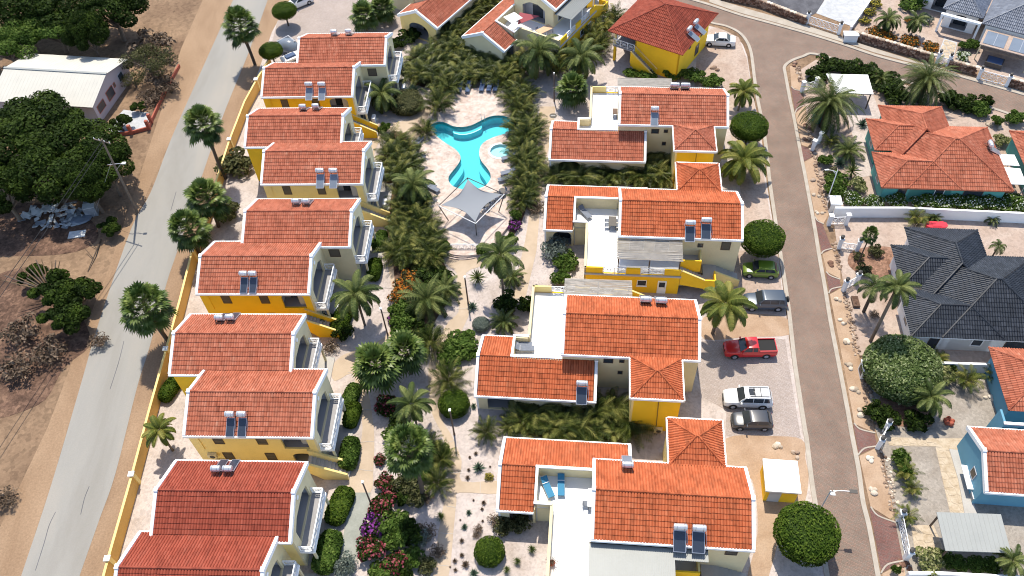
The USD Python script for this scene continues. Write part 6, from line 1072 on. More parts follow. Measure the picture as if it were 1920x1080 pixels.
# red garden wall by the pale-roofed house
t = thing('terracotta_wall', 'low terracotta garden wall and posts beside the pinkish house', 'wall'); Q = [at(x, y, .5) for x, y in [(215, 250), (245, 246), (278, 237), (282, 225), (305, 175), (335, 120)]]
for a, b in zip(Q[:-1], Q[1:]): MB().beam((a[0], a[1], .25), (b[0], b[1], .25), .2, .5).build('wall_panel', M['terracotta'], t)
for a in Q[1:4]: MB().box(a[0] - .2, a[0] + .2, a[1] - .2, a[1] + .2, 0, 1.5).build('pillar', M['terracotta'], t)
ground('tiled_patio', pix([(200, 240), (232, 206), (280, 212), (278, 240), (215, 256)]), 0.035, M['white_paving'])
# ---------------------------------------------------------------- vegetation: one prototype of each kind, placed where each plant stands
vr = np.random.default_rng(21)
def nrm(a): a = np.asarray(a, float); return a / (np.linalg.norm(a, axis=-1, keepdims=True) + 1e-12)
def leaves(mb, P, N, size, r, aspect=0.55):
    "diamond leaves at P facing N, turned at random"
    n = len(P); N = nrm(N); a = nrm(np.cross(N, vr.normal(size=(n, 3)))); b = np.cross(N, a); s = (np.asarray(size) * vr.uniform(.7, 1.3, n))[:, None]
    V = np.stack([P - a * s, P - b * s * aspect + N * s * .12, P + a * s, P + b * s * aspect + N * s * .12], 1).reshape(-1, 3); k = np.arange(n)[:, None] * 4
    mb.add(V, np.vstack([k + [0, 1, 2], k + [0, 2, 3]]), np.repeat(np.clip(r, 0, 1), 4))
def sphere_pts(n): v = vr.normal(size=(n, 3)); return nrm(v)
def topiary(name, R=2.0, zc=2.0, hz=1.0, n=5200, mat='leaf_topiary', p=2.6, trunk=True, size=.085, core=True):
    t = proto(name); d = sphere_pts(n); q = (np.abs(d[:, 0] ** 2 + d[:, 1] ** 2) ** (p / 2) + np.abs(d[:, 2]) ** p) ** (-1 / p); P = d * q[:, None]
    N = np.stack([np.sign(P[:, 0]) * np.abs(P[:, 0]), P[:, 1], P[:, 2] * 1.6], 1); bump_ = meshkit.fbm(P * 2.4 + 9 + len(name), 4, 3)[:, None] - .5
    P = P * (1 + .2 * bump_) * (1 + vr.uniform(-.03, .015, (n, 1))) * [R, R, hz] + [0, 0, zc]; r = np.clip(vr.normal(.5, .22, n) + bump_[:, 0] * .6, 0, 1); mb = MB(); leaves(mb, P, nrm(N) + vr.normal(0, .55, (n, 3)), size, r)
    if core: m = trimesh.creation.icosphere(3, 1.0); v = m.vertices; qq = ((v[:, 0] ** 2 + v[:, 1] ** 2) ** (p / 2) + np.abs(v[:, 2]) ** p) ** (-1 / p); mb.add(v * qq[:, None] * [R * .90, R * .90, hz * .87] + [0, 0, zc], m.faces, .12)
    mb.build('crown', M[mat], t)
    if trunk:
        b = MB().tube([(0, 0, 0), (.05, 0, zc - hz * .7)], [.14, .12], 7)
        for a in range(5): b.tube([(0, 0, (zc - hz) * .7), (.6 * math.cos(a * 1.26), .6 * math.sin(a * 1.26), zc - hz * .6)], [.06, .04], 5)
        b.build('trunk', M['trunk_dark'], t)
    return t, R, zc
def shrub(name, mat, R=1.0, n=900, h=1.1, size=.12, flower=None, nf=0, lobes=11, open_=.5, stems=True, fsize=None):
    t = proto(name); _a = np.arange(lobes) * 2.4; _q = np.sqrt(np.linspace(.02, 1, lobes)) * .68 * R; C = np.c_[_q * np.cos(_a), _q * np.sin(_a), vr.uniform(.3, .75, lobes) * h]; rr = vr.uniform(.24, .48, lobes) * R
    def pts(k):
        i = vr.integers(0, lobes, k); d = sphere_pts(k); d[:, 2] = np.abs(d[:, 2]) * 1.0 - .25; return C[i] + d * (rr[i] * (1 - open_ * vr.uniform(0, 1, k) ** 2))[:, None] * [1, 1, .8 * h / R], d
    P, d = pts(n); P[:, 2] = np.maximum(P[:, 2], .05); mb = MB(); leaves(mb, P, d + vr.normal(0, .6, (n, 3)) + [0, 0, .3], size, np.clip(vr.normal(.48, .24, n), 0, 1)); mb.build('foliage', M[mat], t)
    if flower: P, d = pts(nf); P = P + d * .05; k = P[:, 2] > .3 * h; mb = MB(); leaves(mb, P[k], d[k] + [0, 0, .5], fsize or size * .8, vr.uniform(0, 1, k.sum()), .9); mb.build('flowers', M[flower], t, kind='stuff')
    if stems:
        b = MB()
        for a in range(6): b.tube([(0, 0, 0), (.25 * R * math.cos(a), .25 * R * math.sin(a), h * .35), (.55 * R * math.cos(a + .3), .55 * R * math.sin(a + .3), h * .7)], [.04, .03, .015], 4)
        b.build('stems', M['trunk_dark'], t)
    return t, R, h * .5
def fan_leaf(mb, base, az, el, pet, R, r, droop=.5):
    d = np.array([math.cos(az) * math.cos(el), math.sin(az) * math.cos(el), math.sin(el)]); s = np.array([-math.sin(az), math.cos(az), 0]); u = np.cross(d, s) * -1; u = u if u[2] > 0 else -u
    hub = base + d * pet + np.array([0, 0, -.12 * pet * pet]); mb.tube([base, (base + hub) / 2 + (0, 0, .04), hub], [.03, .022, .02], 3, r * .6 + .3, cap=False)
    n = 15; th = np.linspace(-1.9, 1.9, n)
    for k, t_ in enumerate(th):
        L = R * (1 - .16 * abs(t_)) * vr.uniform(.92, 1.08); v = d * math.cos(t_) + s * math.sin(t_); w = (-d * math.sin(t_) + s * math.cos(t_)) * L * .075; fold = u * (.04 if k % 2 else -.02)
        a_, b_, c_ = hub + fold * .3, hub + v * L * .55 + fold + np.array([0, 0, -.06 * L]), hub + v * L * .98 + np.array([0, 0, -droop * L * .55])
        mb.add([a_, b_ - w * 1.6, b_ + w * 1.6, c_], [(0, 1, 2), (1, 3, 2)], np.clip(r + vr.normal(0, .1), 0, 1))
def fan_palm(name, H=5.5, R=2.4, n=60, mat='leaf_fan', skirt=True, blade=1.0):
    t = proto(name); mb = MB(); top = np.array([0, 0, H])
    for k in range(n):
        el = math.radians(78 - 108 * ((k + .5) / n) ** .9); az = k * 2.39996 + vr.uniform(-.2, .2); mb = MB(); fan_leaf(mb, top + (0, 0, .1 + .35 * math.sin(el)), az, el, (R - blade) * vr.uniform(.75, 1.1), blade * vr.uniform(.85, 1.12), np.clip(.62 - .32 * (k / n) + vr.normal(0, .16), 0, 1), .35 + .5 * (k / n)); mb.build('frond', M[mat], t)
    if skirt:
        mb = MB()
        for k in range(22): fan_leaf(mb, top + (0, 0, -.3 - .5 * vr.uniform()), vr.uniform(0, 6.28), math.radians(vr.uniform(-82, -50)), .7, blade * .8, vr.uniform(.1, .9), .3)
        mb.build('dead_skirt', M['leaf_dry'], t, kind='stuff')
    z = np.linspace(0, H - .1, 12); rad = np.interp(z, [0, .5, H * .6, H], [.30, .22, .18, .24]); MB().tube(np.c_[.12 * np.sin(z * .5), np.zeros(12), z], rad, 9).build('trunk', M['trunk_dark' if skirt else 'trunk'], t, smooth=40); return t, R, H
def frond(mb, base, az, el, L, drop, r, nl=18, ll=.5, tw=0.0, wid=.03, vee=.35):
    t = np.linspace(0, 1, 8); hx = np.cumsum(np.cos(el - drop * t)) * L / 8; hz = np.cumsum(np.sin(el - drop * t)) * L / 8; d = np.array([math.cos(az), math.sin(az), 0]); s = np.array([-math.sin(az), math.cos(az), 0]); C = base + hx[:, None] * d + hz[:, None] * [0, 0, 1.]
    C = np.vstack([base, C]); mb.tube(C, np.linspace(.03, .008, 9), 3, min(1, r + .25), cap=False); q = np.linspace(.12, 1, nl) * 8; T = nrm(np.gradient(C, axis=0)); V = []; F = []; k = 0
    for x in q:
        i = min(int(x), 7); f = x - i; p = C[i] * (1 - f) + C[i + 1] * f; tt = T[i]; l = ll * math.sin(math.pi * min(.97, .12 + .86 * x / 8)) ** .6
        for sg in (-1, 1):
            dd = nrm(s * sg * .85 + tt * .6 + np.array([0, 0, vee])); m_ = p + dd * l * .5; e_ = p + nrm(dd + [0, 0, -.7]) * l; w_ = tt * wid
            V += [p - w_, p + w_, m_ + w_, e_, m_ - w_]; F += [(k, k + 1, k + 2), (k, k + 2, k + 4), (k + 4, k + 2, k + 3)]; k += 5
    mb.add(V, F, np.clip(np.repeat(r + vr.normal(0, .1, len(V) // 5), 5), 0, 1))
def feather_palm(name, H, L, n, mat, drop=1.5, ll=.5, nl=18, lo=-20, hi=80, trunk_r=.16, tm='trunk', lean=0.0, wid=.035):
    t = proto(name); mb = MB(); top = np.array([lean, 0, H])
    for k in range(n): f = (k + .5) / n; mb = MB(); frond(mb, top, k * 2.39996 + vr.uniform(-.2, .2), math.radians(hi + (lo - hi) * f), L * vr.uniform(.85, 1.1), drop * vr.uniform(.8, 1.15), float(np.clip(.5 + .15 * (f < .3) + vr.normal(0, .16), 0, 1)), nl, ll, wid=wid); mb.build('frond', M[mat], t)
    z = np.linspace(0, 1, 10); b = MB().tube(np.c_[lean * z ** 2, 0 * z, H * z], np.interp(z, [0, .15, 1], [trunk_r * 1.7, trunk_r * 1.1, trunk_r]), 8)
    b.build('trunk', M[tm], t, smooth=40); return t, L * .78, H
def areca(name, n=58, L=1.9, mat='leaf_areca', w=.85):
    t = proto(name); mb = MB()
    for k in range(n): a = vr.uniform(0, 6.28); q = vr.uniform(0, w); frond(mb, np.array([q * math.cos(a), q * math.sin(a), vr.uniform(.1, 1.2)]), a + vr.uniform(-1.2, 1.2), math.radians(vr.uniform(45, 88)), L * vr.uniform(.65, 1.1), vr.uniform(1.0, 1.9), float(np.clip(vr.normal(.42, .26), 0, 1)), 12, .42, wid=.032)
    mb.build('fronds', M[mat], t, kind='stuff'); b = MB()
    for k in range(9): a = k * .7; b.tube([(.3 * math.cos(a), .3 * math.sin(a), 0), (.45 * math.cos(a), .45 * math.sin(a), 1.3)], [.045, .03], 5)
    b.build('stems', M['trunk'], t); return t, L * .85, 1.2
def rosette(name, n=34, L=.9, w=.07, mat='leaf_agave', lo=5, hi=85, h=.1, stem=0.0):
    t = proto(name); mb = MB()
    for k in range(n):
        el = math.radians(hi + (lo - hi) * (k + .5) / n); az = k * 2.39996; l = L * vr.uniform(.8, 1.1); d = np.array([math.cos(az) * math.cos(el), math.sin(az) * math.cos(el), math.sin(el)]); s = np.array([-math.sin(az), math.cos(az), 0]) * w; b0 = np.array([0, 0, h + stem]); m_ = b0 + d * l * .5; u = np.cross(d, s) * .6
        mb.add([b0 - s * .6, b0 + s * .6, m_ + s, b0 + d * l + (0, 0, -.08 * l), m_ - s, m_ - abs(u)], [(0, 1, 5), (1, 2, 5), (2, 3, 5), (3, 4, 5), (4, 0, 5)], np.clip(vr.normal(.5, .2), 0, 1))
    mb.build('leaves', M[mat], t)
    if stem: MB().tube([(0, 0, 0), (0, 0, stem + .1)], [.1, .08], 6).build('stem', M['trunk'], t)
    return t, L * .95, stem + L * .3
def broad_tree(name, R=4.5, H=6.5, n=15000, mat='leaf_tree', lobes=30, size=.17, seed=0, sparse=False):
    t = proto(name); d = sphere_pts(lobes); d[:, 2] = np.abs(d[:, 2]) * .95 - .15; C = d * (R * vr.uniform(.5, .82, lobes))[:, None] * [1, 1, .55] + [0, 0, H * .62]; rr = vr.uniform(.20, .34, lobes) * R
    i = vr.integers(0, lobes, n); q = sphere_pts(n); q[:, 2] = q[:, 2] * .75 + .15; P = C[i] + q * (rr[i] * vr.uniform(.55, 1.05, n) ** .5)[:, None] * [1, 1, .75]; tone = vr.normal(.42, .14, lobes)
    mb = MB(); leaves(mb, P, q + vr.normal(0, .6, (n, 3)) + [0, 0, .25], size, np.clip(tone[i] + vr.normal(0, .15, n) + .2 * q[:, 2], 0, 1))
    mb.build('crown', M[mat], t); b = MB().tube([(0, 0, 0), (.1, .1, H * .25), (0, 0, H * .45)], [.3, .24, .18], 7)
    for k in range(0, lobes, 2): b.tube([(0, 0, H * .28), C[k] * [.5, .5, 1] * [1, 1, .7], C[k]], [.13, .08, .03], 5)
    b.build('trunk', M['trunk'], t); return t, R, H * .6
def hedge(name, L=3.0, W=1.6, H=1.2, n=3200, mat='leaf_bright', size=.13, p=4.0):
    t = proto(name); d = sphere_pts(n); q = (np.abs(d) ** p).sum(1) ** (-1 / p); P = d * q[:, None]; k = P[:, 2] > -.85; P, d = P[k], d[k]; m = len(P); bmp = meshkit.fbm(P * 2.2 + 3, 3, 5)[:, None] - .5; P = P * (1 + .16 * bmp) * (1 - .12 * vr.uniform(0, 1, (m, 1)) ** 2) * [L / 2, W / 2, H / 2] + [0, 0, H / 2]
    mb = MB(); leaves(mb, P, d + vr.normal(0, .6, (m, 3)) + [0, 0, .2], size, np.clip(vr.normal(.45, .2, m) + bmp[:, 0] * .5, 0, 1)); b_ = trimesh.creation.icosphere(2, 1.0); v = b_.vertices; qq = (np.abs(v) ** p).sum(1) ** (-1 / p); mb.add(v * qq[:, None] * [L * .44, W * .43, H * .42] + [0, 0, H * .45], b_.faces, .08)
    mb.build('foliage', M[mat], t); return t, L / 2, H / 2
K = {}
K['topiary'] = topiary('clipped_tree', 2.0, 3.0, 1.2, 7000, p=3.4); K['topiary_disc'] = topiary('clipped_disc_tree', 2.0, 2.8, .95, p=2.6); K['dome'] = topiary('clipped_dome', 1.4, .8, .9, 3000, trunk=False, p=2.3); K['dome_grey'] = topiary('clipped_grey_dome', 1.2, .55, .65, 2600, 'leaf_grey', trunk=False, p=2.2, size=.06)
K['lowdisc'] = topiary('clipped_oval', 2.0, .7, .75, 4200, 'leaf_olive', trunk=False, p=3.0, size=.09); K['bigbush'] = topiary('big_round_bush', 3.2, 1.5, 1.7, 11000, 'leaf_pale', trunk=False, p=2.7, size=.12)
for i, m in enumerate(('leaf_bright', 'leaf_topiary')): K[f'hedge{i}'] = hedge(f'hedge_block_{i}', mat=m)
K['flowerhedge'] = shrub('flowering_hedge', 'leaf_bright', 1.4, 2600, 1.7, .13, 'flower_white', 420, 12, .45, fsize=.085)
K['green'] = shrub('green_shrub', 'leaf_bright', 1.0, 1300, 1.2, .12); K['dark'] = shrub('dark_shrub', 'leaf_tree', 1.0, 1300, 1.2, .12); K['olive'] = shrub('olive_shrub', 'leaf_olive', 1.0, 1200, 1.1, .11); K['grey'] = shrub('grey_shrub', 'leaf_grey', 1.0, 1300, 1.0, .09); K['varie'] = shrub('variegated_shrub', 'leaf_variegated', 1.0, 1400, 1.1, .11); K['dry'] = shrub('dry_shrub', 'leaf_dry', 1.0, 520, .9, .09, open_=.7); K['red'] = shrub('red_shrub', 'leaf_red', 1.0, 900, 1.0, .11)
K['boug'] = shrub('red_flowering_shrub', 'leaf_tree', 1.0, 1000, 1.1, .11, 'flower_red', 230); K['purple'] = shrub('purple_flowering_shrub', 'leaf_tree', 1.0, 900, 1.0, .11, 'flower_purple', 330); K['orange'] = shrub('orange_flowering_shrub', 'leaf_olive', 1.0, 1100, .9, .09, 'flower_orange', 480); K['yellow'] = shrub('yellow_flowering_shrub', 'leaf_olive', 1.0, 900, .8, .09, 'flower_yellow', 360); K['white'] = shrub('white_flowering_shrub', 'leaf_bright', 1.0, 900, 1.1, .12, 'flower_white', 200, fsize=.14)
K['fan_tall'] = fan_palm('tall_fan_palm', 9.0, 2.5); K['fan_tall2'] = fan_palm('tall_fan_palm_b', 9.0, 2.5, 66); K['fan_short'] = fan_palm('garden_fan_palm', 5.5, 2.4, 46, skirt=False, blade=1.25); K['fan_low'] = fan_palm('low_fan_palm', .7, 1.6, 26, skirt=False, blade=.9)
K['date'] = feather_palm('date_palm', 3.4, 3.8, 84, 'leaf_palm', 1.5, .46, 24, -40, 82, .34, 'trunk_dark', wid=.042); K['queen'] = feather_palm('feather_palm', 7.0, 3.2, 26, 'leaf_palm', 1.8, .7, 26, -30, 80, .13, wid=.055); K['coco'] = feather_palm('young_coconut_palm', 5.6, 3.0, 22, 'leaf_coconut', 1.6, .75, 30, -15, 82, .16, 'trunk', .5, wid=.06); K['curl'] = feather_palm('bottle_palm', 4.2, 2.0, 13, 'leaf_palm', 2.1, .5, 18, 10, 75, .14, 'trunk_dark', wid=.04); K['cycad'] = feather_palm('sago_palm', .5, 1.7, 30, 'leaf_palm', 1.3, .35, 18, -5, 80, .16, 'trunk_dark', wid=.03)
K['queen_tall'] = feather_palm('tall_feather_palm', 12.5, 2.9, 24, 'leaf_palm', 1.7, .65, 24, -15, 80, .2, 'trunk', wid=.055); K['curl_tall'] = feather_palm('tall_bottle_palm', 5.0, 2.0, 13, 'leaf_palm', 2.0, .5, 18, 10, 75, .16, 'trunk_dark', wid=.045); K['coco_low'] = feather_palm('low_coconut_palm', 1.4, 2.6, 20, 'leaf_coconut', 1.5, .7, 26, -10, 82, .16, 'trunk', .2, wid=.06)
K['areca'] = areca('areca_clump'); K['areca2'] = areca('areca_clump_b', 64, 1.75); K['areca_y'] = areca('yellow_areca_clump', 34, 1.7, 'leaf_coconut', .5)
K['agave'] = rosette('agave'); K['yucca'] = rosette('yucca', 60, 1.2, .05, 'leaf_yucca', -25, 85, .3, .5); K['yucca_d'] = rosette('dark_yucca', 60, 1.2, .05, 'leaf_palm', -25, 85, .3, .5); K['brom'] = rosette('brown_bromeliad', 26, .5, .05, 'leaf_dry', 15, 80, .05)
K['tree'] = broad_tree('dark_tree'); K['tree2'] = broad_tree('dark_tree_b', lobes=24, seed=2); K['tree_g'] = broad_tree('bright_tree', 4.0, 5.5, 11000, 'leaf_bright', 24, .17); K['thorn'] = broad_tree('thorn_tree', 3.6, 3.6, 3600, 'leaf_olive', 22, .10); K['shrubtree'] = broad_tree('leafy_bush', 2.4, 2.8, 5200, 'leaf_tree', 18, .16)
GROW = {'shrub': 1.15, 'areca': 1.12, 'hedge': 1.05}
def plant(kind, x, y, rpx, label, cat='shrub', name=None, group=None, z0=0.03, sz=1.0, rot=None, h=None, sx=None):
    t, R, zc = K[kind]; p = at(x, y, 1.0)
    for _ in range(3):
        r = rpx * GROW.get(cat, 1.0) / ppm(p); s = r / R; k = (h / zc if h else s * sz); p = at(x, y, z0 + zc * k)
    sc = (s * (sx or 1), s, k); src = t; nm = name or {'shrub': 'shrub', 'hedge': 'hedge', 'palm': 'palm_tree', 'tree': 'tree', 'agave': 'agave_plant', 'clipped tree': 'clipped_tree', 'areca': 'areca_clump'}.get(cat, cat.replace(' ', '_'))
    dup(src, nm, label, cat, (p[0], p[1], z0), float(vr.uniform(0, 6.28)) if rot is None else rot, sc, group)
# ---------------------------------------------------------------- the planting, plant by plant
PL = lambda kind, cat, rows, **kw: [plant(kind, x, y, r, lb, cat, **kw) for x, y, r, lb in rows]
# tall fan palms along the grey road
DBG = False
def palm_to(kind, crown, base, rpx, label, cat='palm', group=None):
    "a palm whose foot is seen at base and whose crown centre is seen at crown"
    t, R, zc = K[kind]; b = at(*base, 0.0); hs = np.arange(1, 12, .05); e = []
    for h in hs: d = np.array([b[0], b[1], h]) - [0, 0, CAM_H]; z = d @ fw; e.append(abs(540 - FPX * (d @ up) / z - crown[1]))
    h = float(hs[int(np.argmin(e))]); top = at(*crown, h); r = rpx / ppm(top); s = r / R
    if DBG: print(kind, label[:40], 'h %.1f zs %.2f s %.2f' % (h, h / zc, s))
    x = (b[:2] + top[:2]) / 2 if np.linalg.norm(b[:2] - top[:2]) > .2 else b[:2]
    z = min(0.0, h - zc * s); dup(t, 'palm_tree', label, cat, (top[0], top[1], z), float(vr.uniform(0, 6.28)), (s, s, (h - z) / zc), group)
for kd, c, b, r, lb in (('fan_tall', (452, 48), (488, 122), 40, 'tall fan palm with a brown skirt by the road beside the clipped round trees'), ('fan_tall2', (381, 233), (425, 335), 42, 'tall fan palm with a brown skirt by the road level with the pool'), ('fan_tall2', (388, 372), (412, 425), 46, 'fan palm by the road just above another, near the block with the deep yellow front'),
                        ('fan_tall', (353, 430), (385, 480), 46, 'fan palm overhanging the grey road, lower of the close pair'), ('fan_tall', (275, 578), (322, 645), 57, 'large fan palm overhanging the grey road beside the fan-palm-level block')):
    palm_to(kd, c, b, r, lb)
palm_to('coco', (300, 812), (312, 845), 30, 'small yellow-green coconut palm between boundary wall and apartment block')
# middle garden palms
palm_to('fan_short', (705, 685), (719, 728), 54, 'large fan palm in the middle garden, left of a close pair'); palm_to('fan_short', (760, 660), (770, 700), 48, 'fan palm in the middle garden, right of a close pair')
palm_to('fan_tall', (768, 842), (782, 932), 58, 'tall fan palm with leaning trunk in the lower middle garden')
palm_to('fan_short', (682, 30), (690, 58), 32, 'fan palm at the top edge beside the parking court'); palm_to('fan_short', (716, 16), (722, 42), 30, 'fan palm at the top edge left of the arched gable'); palm_to('fan_short', (1074, 168), (1075, 198), 36, 'silvery fan palm left of the uppermost white terrace')
palm_to('queen', (1008, 98), (1010, 145), 44, 'bushy palm with arching fronds below the house with the pink sail'); palm_to('queen', (1090, 108), (1092, 150), 40, 'dark palm left of the yellow house on columns')
palm_to('queen', (668, 555), (690, 610), 46, 'dark feather palm in front of the deep yellow block'); palm_to('queen', (716, 178), (728, 205), 34, 'dark feather palm by the arch of the uppermost left block')
palm_to('queen', (938, 480), (943, 552), 44, 'feather palm with a thin trunk below the pool steps'); palm_to('queen', (772, 760), (790, 800), 40, 'drooping feather palm above the leaning fan palm'); palm_to('queen', (775, 348), (780, 375), 40, 'feather palm at the left pool edge, above the dark thicket')
palm_to('coco', (1384, 302), (1378, 335), 44, 'yellow-green coconut palm right of the pyramid roofs'); palm_to('coco', (1350, 568), (1334, 625), 46, 'yellow-green coconut palm between the dark off-roader and a roof'); palm_to('coco', (1390, 176), (1382, 208), 28, 'small coconut palm right of the uppermost terrace house')
palm_to('date', (1555, 196), (1562, 238), 52, 'big spreading date palm beside the white carport'); palm_to('date', (1737, 152), (1742, 190), 48, 'big spreading date palm beside the far street')
palm_to('curl', (1640, 540), (1655, 585), 34, 'leaning palm left of the dark-roofed bungalow, left one'); palm_to('queen_tall', (1682, 540), (1692, 640), 36, 'palm with a thick pale trunk beside the dark-roofed bungalow'); palm_to('fan_tall', (1632, 440), (1616, 495), 17, 'small palm on a slender leaning trunk in the gravel yard')
palm_to('curl', (1872, 462), (1860, 482), 17, 'tiny palm with few fronds beyond the slate roof'); palm_to('queen', (1745, 745), (1742, 770), 36, 'bushy palm casting shade on the gravel of the blue house'); palm_to('queen', (1718, 40), (1720, 68), 22, 'small dark palm in the flower bed of the grey house, right one'); palm_to('queen', (1665, 38), (1662, 62), 24, 'small dark palm in the flower bed of the grey house, left one')
palm_to('fan_low', (1795, 515), (1795, 520), 8, 'low palm tuft beside the slate roof'); 
# clipped trees
PL('topiary_disc', 'clipped tree', [(533, 20, 23, 'clipped round tree at the top left parking court, upper of two'), (508, 95, 22, 'clipped round tree beside the tarpaulin boat, lower of two')], group=None)
PL('topiary', 'clipped tree', [(1405, 238, 34, 'clipped drum-shaped tree by the kerb, uppermost on the street'), (1430, 447, 39, 'clipped drum-shaped tree shading the green hatchback'), (1513, 1000, 58, 'large clipped round tree by the street lamp in the lower right')], h=3.0)
PL('dome', 'clipped shrub', [(918, 1034, 29, 'clipped green dome in the gravel, bottom centre'), (851, 757, 29, 'clipped round bush behind the middle garden lamp post')]); plant('dome_grey', 902, 608, 17, 'clipped silver-green dome bush beside the path', 'clipped shrub', name='clipped_dome')
plant('lowdisc', 762, 192, 30, 'low clipped oval hedge bed by the pool path, upper left', 'hedge', sx=1.1); plant('lowdisc', 768, 128, 18, 'low clipped hedge beside the stairs of the uppermost block', 'hedge'); plant('lowdisc', 1680, 695, 58, 'XX', 'hedge') if False else None
plant('bigbush', 1690, 692, 60, 'very large round pale-green bush beside the white meter pillar', 'shrub', name='round_bush')
# hedge blocks along the left apartment blocks
for k, (x, y, r, lb) in enumerate(((658, 742, 24, 'leafy hedge block by the balcony of the block with big fan palms, upper part'), (660, 778, 24, 'leafy hedge block by the balcony of the block with big fan palms, lower part'), (655, 850, 30, 'leafy hedge block between garden path and stairs'), (637, 948, 35, 'leafy hedge block beside the grey path slab'), (614, 1035, 38, 'leafy hedge block at the bottom beside the grey path slab'), (702, 505, 22, 'leafy hedge strip beside the block level with the curved steps'), (712, 450, 20, 'leafy hedge strip by the upper balcony level with the curved steps'), (640, 600, 28, 'loose leafy shrub row in front of the deep yellow block'))):
    plant(f'hedge{k % 2}', x, y, r, lb, 'hedge', rot=1.25 + .1 * (k % 3), h=.55 + .08 * (k % 3))
plant('hedge1', 318, 730, 24, 'dark hedge in the shade behind the boundary wall', 'hedge', rot=1.2); plant('olive', 440, 305, 34, 'grey-olive bush behind the boundary wall near the palm', 'shrub', h=1.1); plant('olive', 425, 395, 24, 'grey-olive bush in the shade of the close palms', 'shrub')
# thickets of areca palm
G1 = 'areca palms between the two upper terrace houses'
rows = [(1045, 328), (1072, 312), (1100, 322), (1128, 306), (1156, 318), (1184, 300), (1210, 312), (1236, 302), (1248, 328), (1085, 330), (1142, 328), (1198, 328), (1222, 330)]
for k, (x, y) in enumerate(sorted(rows)): plant(('areca', 'areca2')[k % 2], x, y, 30, f'{ORD[k]} from left: areca palm clump in the thicket between the two upper terrace houses', 'areca', group=G1, h=1.1)
G2 = 'areca palms between the two lower terrace houses'
for k, (x, y) in enumerate(sorted([(985, 785), (1008, 770), (1036, 792), (1062, 774), (1090, 794), (1116, 776), (1142, 796), (1166, 780), (1185, 800), (1050, 805), (1105, 808), (1150, 770)])): plant(('areca2', 'areca')[k % 2], x, y, 33, f'{ORD[k]} from left: areca palm clump in the thicket between the two lower terrace houses', 'areca', group=G2, h=1.1)
G3 = 'areca palms in the strip right of the pool'
for k, (x, y) in enumerate(sorted([(972, 158), (962, 185), (985, 178), (975, 205), (990, 222), (970, 238), (988, 255), (976, 272), (992, 290), (978, 305), (990, 325), (974, 340), (988, 358), (978, 375), (1000, 240), (1000, 310)])): plant(('areca', 'areca2', 'areca_y')[k % 3 if k % 7 == 2 else k % 2], x, y, 24, f'{ORD[k]} from left: areca palm clump in the tall strip right of the pool', 'areca', group=G3, h=1.1)
G4 = 'areca palms in the thicket above the pool'
for k, (x, y) in enumerate(sorted([(785, 108), (806, 96), (828, 112), (848, 98), (868, 116), (888, 104), (910, 118), (800, 135), (822, 145), (846, 138), (870, 140), (895, 138), (920, 135), (938, 118), (842, 160), (945, 150), (780, 140)])): plant(('areca', 'areca2')[k % 2], x, y, 27, f'{ORD[k]} from left: areca palm clump in the dark thicket above the pool', 'areca', group=G4, h=1.15)
G5 = 'areca palms in the thicket left of the pool and sail'
for k, (x, y) in enumerate(sorted([(742, 268), (760, 285), (735, 292), (758, 310), (745, 325), (762, 370), (780, 385), (755, 395), (775, 410), (795, 420), (760, 425), (778, 440), (800, 445), (752, 450), (790, 465), (770, 475), (810, 478), (745, 470)])): plant(('areca2', 'areca')[k % 2], x, y, 29, f'{ORD[k]} from left: areca palm clump in the dark thicket left of the pool and sail', 'areca', group=G5, h=1.2)
G6 = 'areca palms between the two houses at the top edge'
for k, (x, y) in enumerate(sorted([(905, 8), (885, 22), (868, 36), (850, 50), (838, 66), (860, 62), (920, 0), (842, 85), (862, 88)])): plant('areca', x, y, 22, f'{ORD[k]} from left: areca palm clump between the two houses at the top edge', 'areca', group=G6, h=1.1)
G7 = 'areca palms left of the yellow house on columns'
for k, (x, y) in enumerate(sorted([(1150, 30), (1130, 48), (1110, 62), (1125, 80), (1105, 95), (1060, 105), (1045, 120), (1065, 88), (970, 125), (955, 135), (1030, 108), (985, 112)])): plant(('areca_y', 'areca')[k % 2], x, y, 22, f'{ORD[k]} from left: areca palm clump left of the yellow house on columns', 'areca', group=G7)
PL('areca', 'areca', [(820, 192, 28, 'areca palm clump at the upper left pool edge'), (795, 243, 20, 'small areca palm clump by the left pool lobe'), (840, 712, 30, 'loose areca palm above the clipped round bush'), (912, 808, 22, 'areca palm at the corner of the house with two blue loungers, left'), (955, 800, 18, 'areca palm at the corner of the house with two blue loungers, right'), (800, 835, 26, 'areca palm behind the leaning fan palm, upper'), (825, 860, 26, 'areca palm behind the leaning fan palm, middle'), (820, 905, 24, 'bright areca palm behind the leaning fan palm, lower'), (805, 640, 28, 'areca palm beside the pair of big fan palms')])
PL('areca_y', 'areca', [(1700, 885, 20, 'yellow areca palm along the gravel of the blue house, middle'), (1712, 915, 17, 'yellow areca palm along the gravel of the blue house, lower'), (1700, 965, 20, 'yellow areca palm by the long white gate'), (1692, 855, 14, 'yellow areca palm along the gravel of the blue house, upper'), (1815, 710, 24, 'yellow-green areca palm against the white wall'), (1868, 705, 20, 'yellow-green areca palm at the tile roof corner'), (1558, 262, 16, 'bright yellow-green yucca-like palm below the date palm'), (1722, 408, 20, 'bright green palm shrub beside the white wall'), (1760, 672, 18, 'shaded palm shrub below the slate roof')])
plant('cycad', 1800, 548, 1, 'x') if False else None
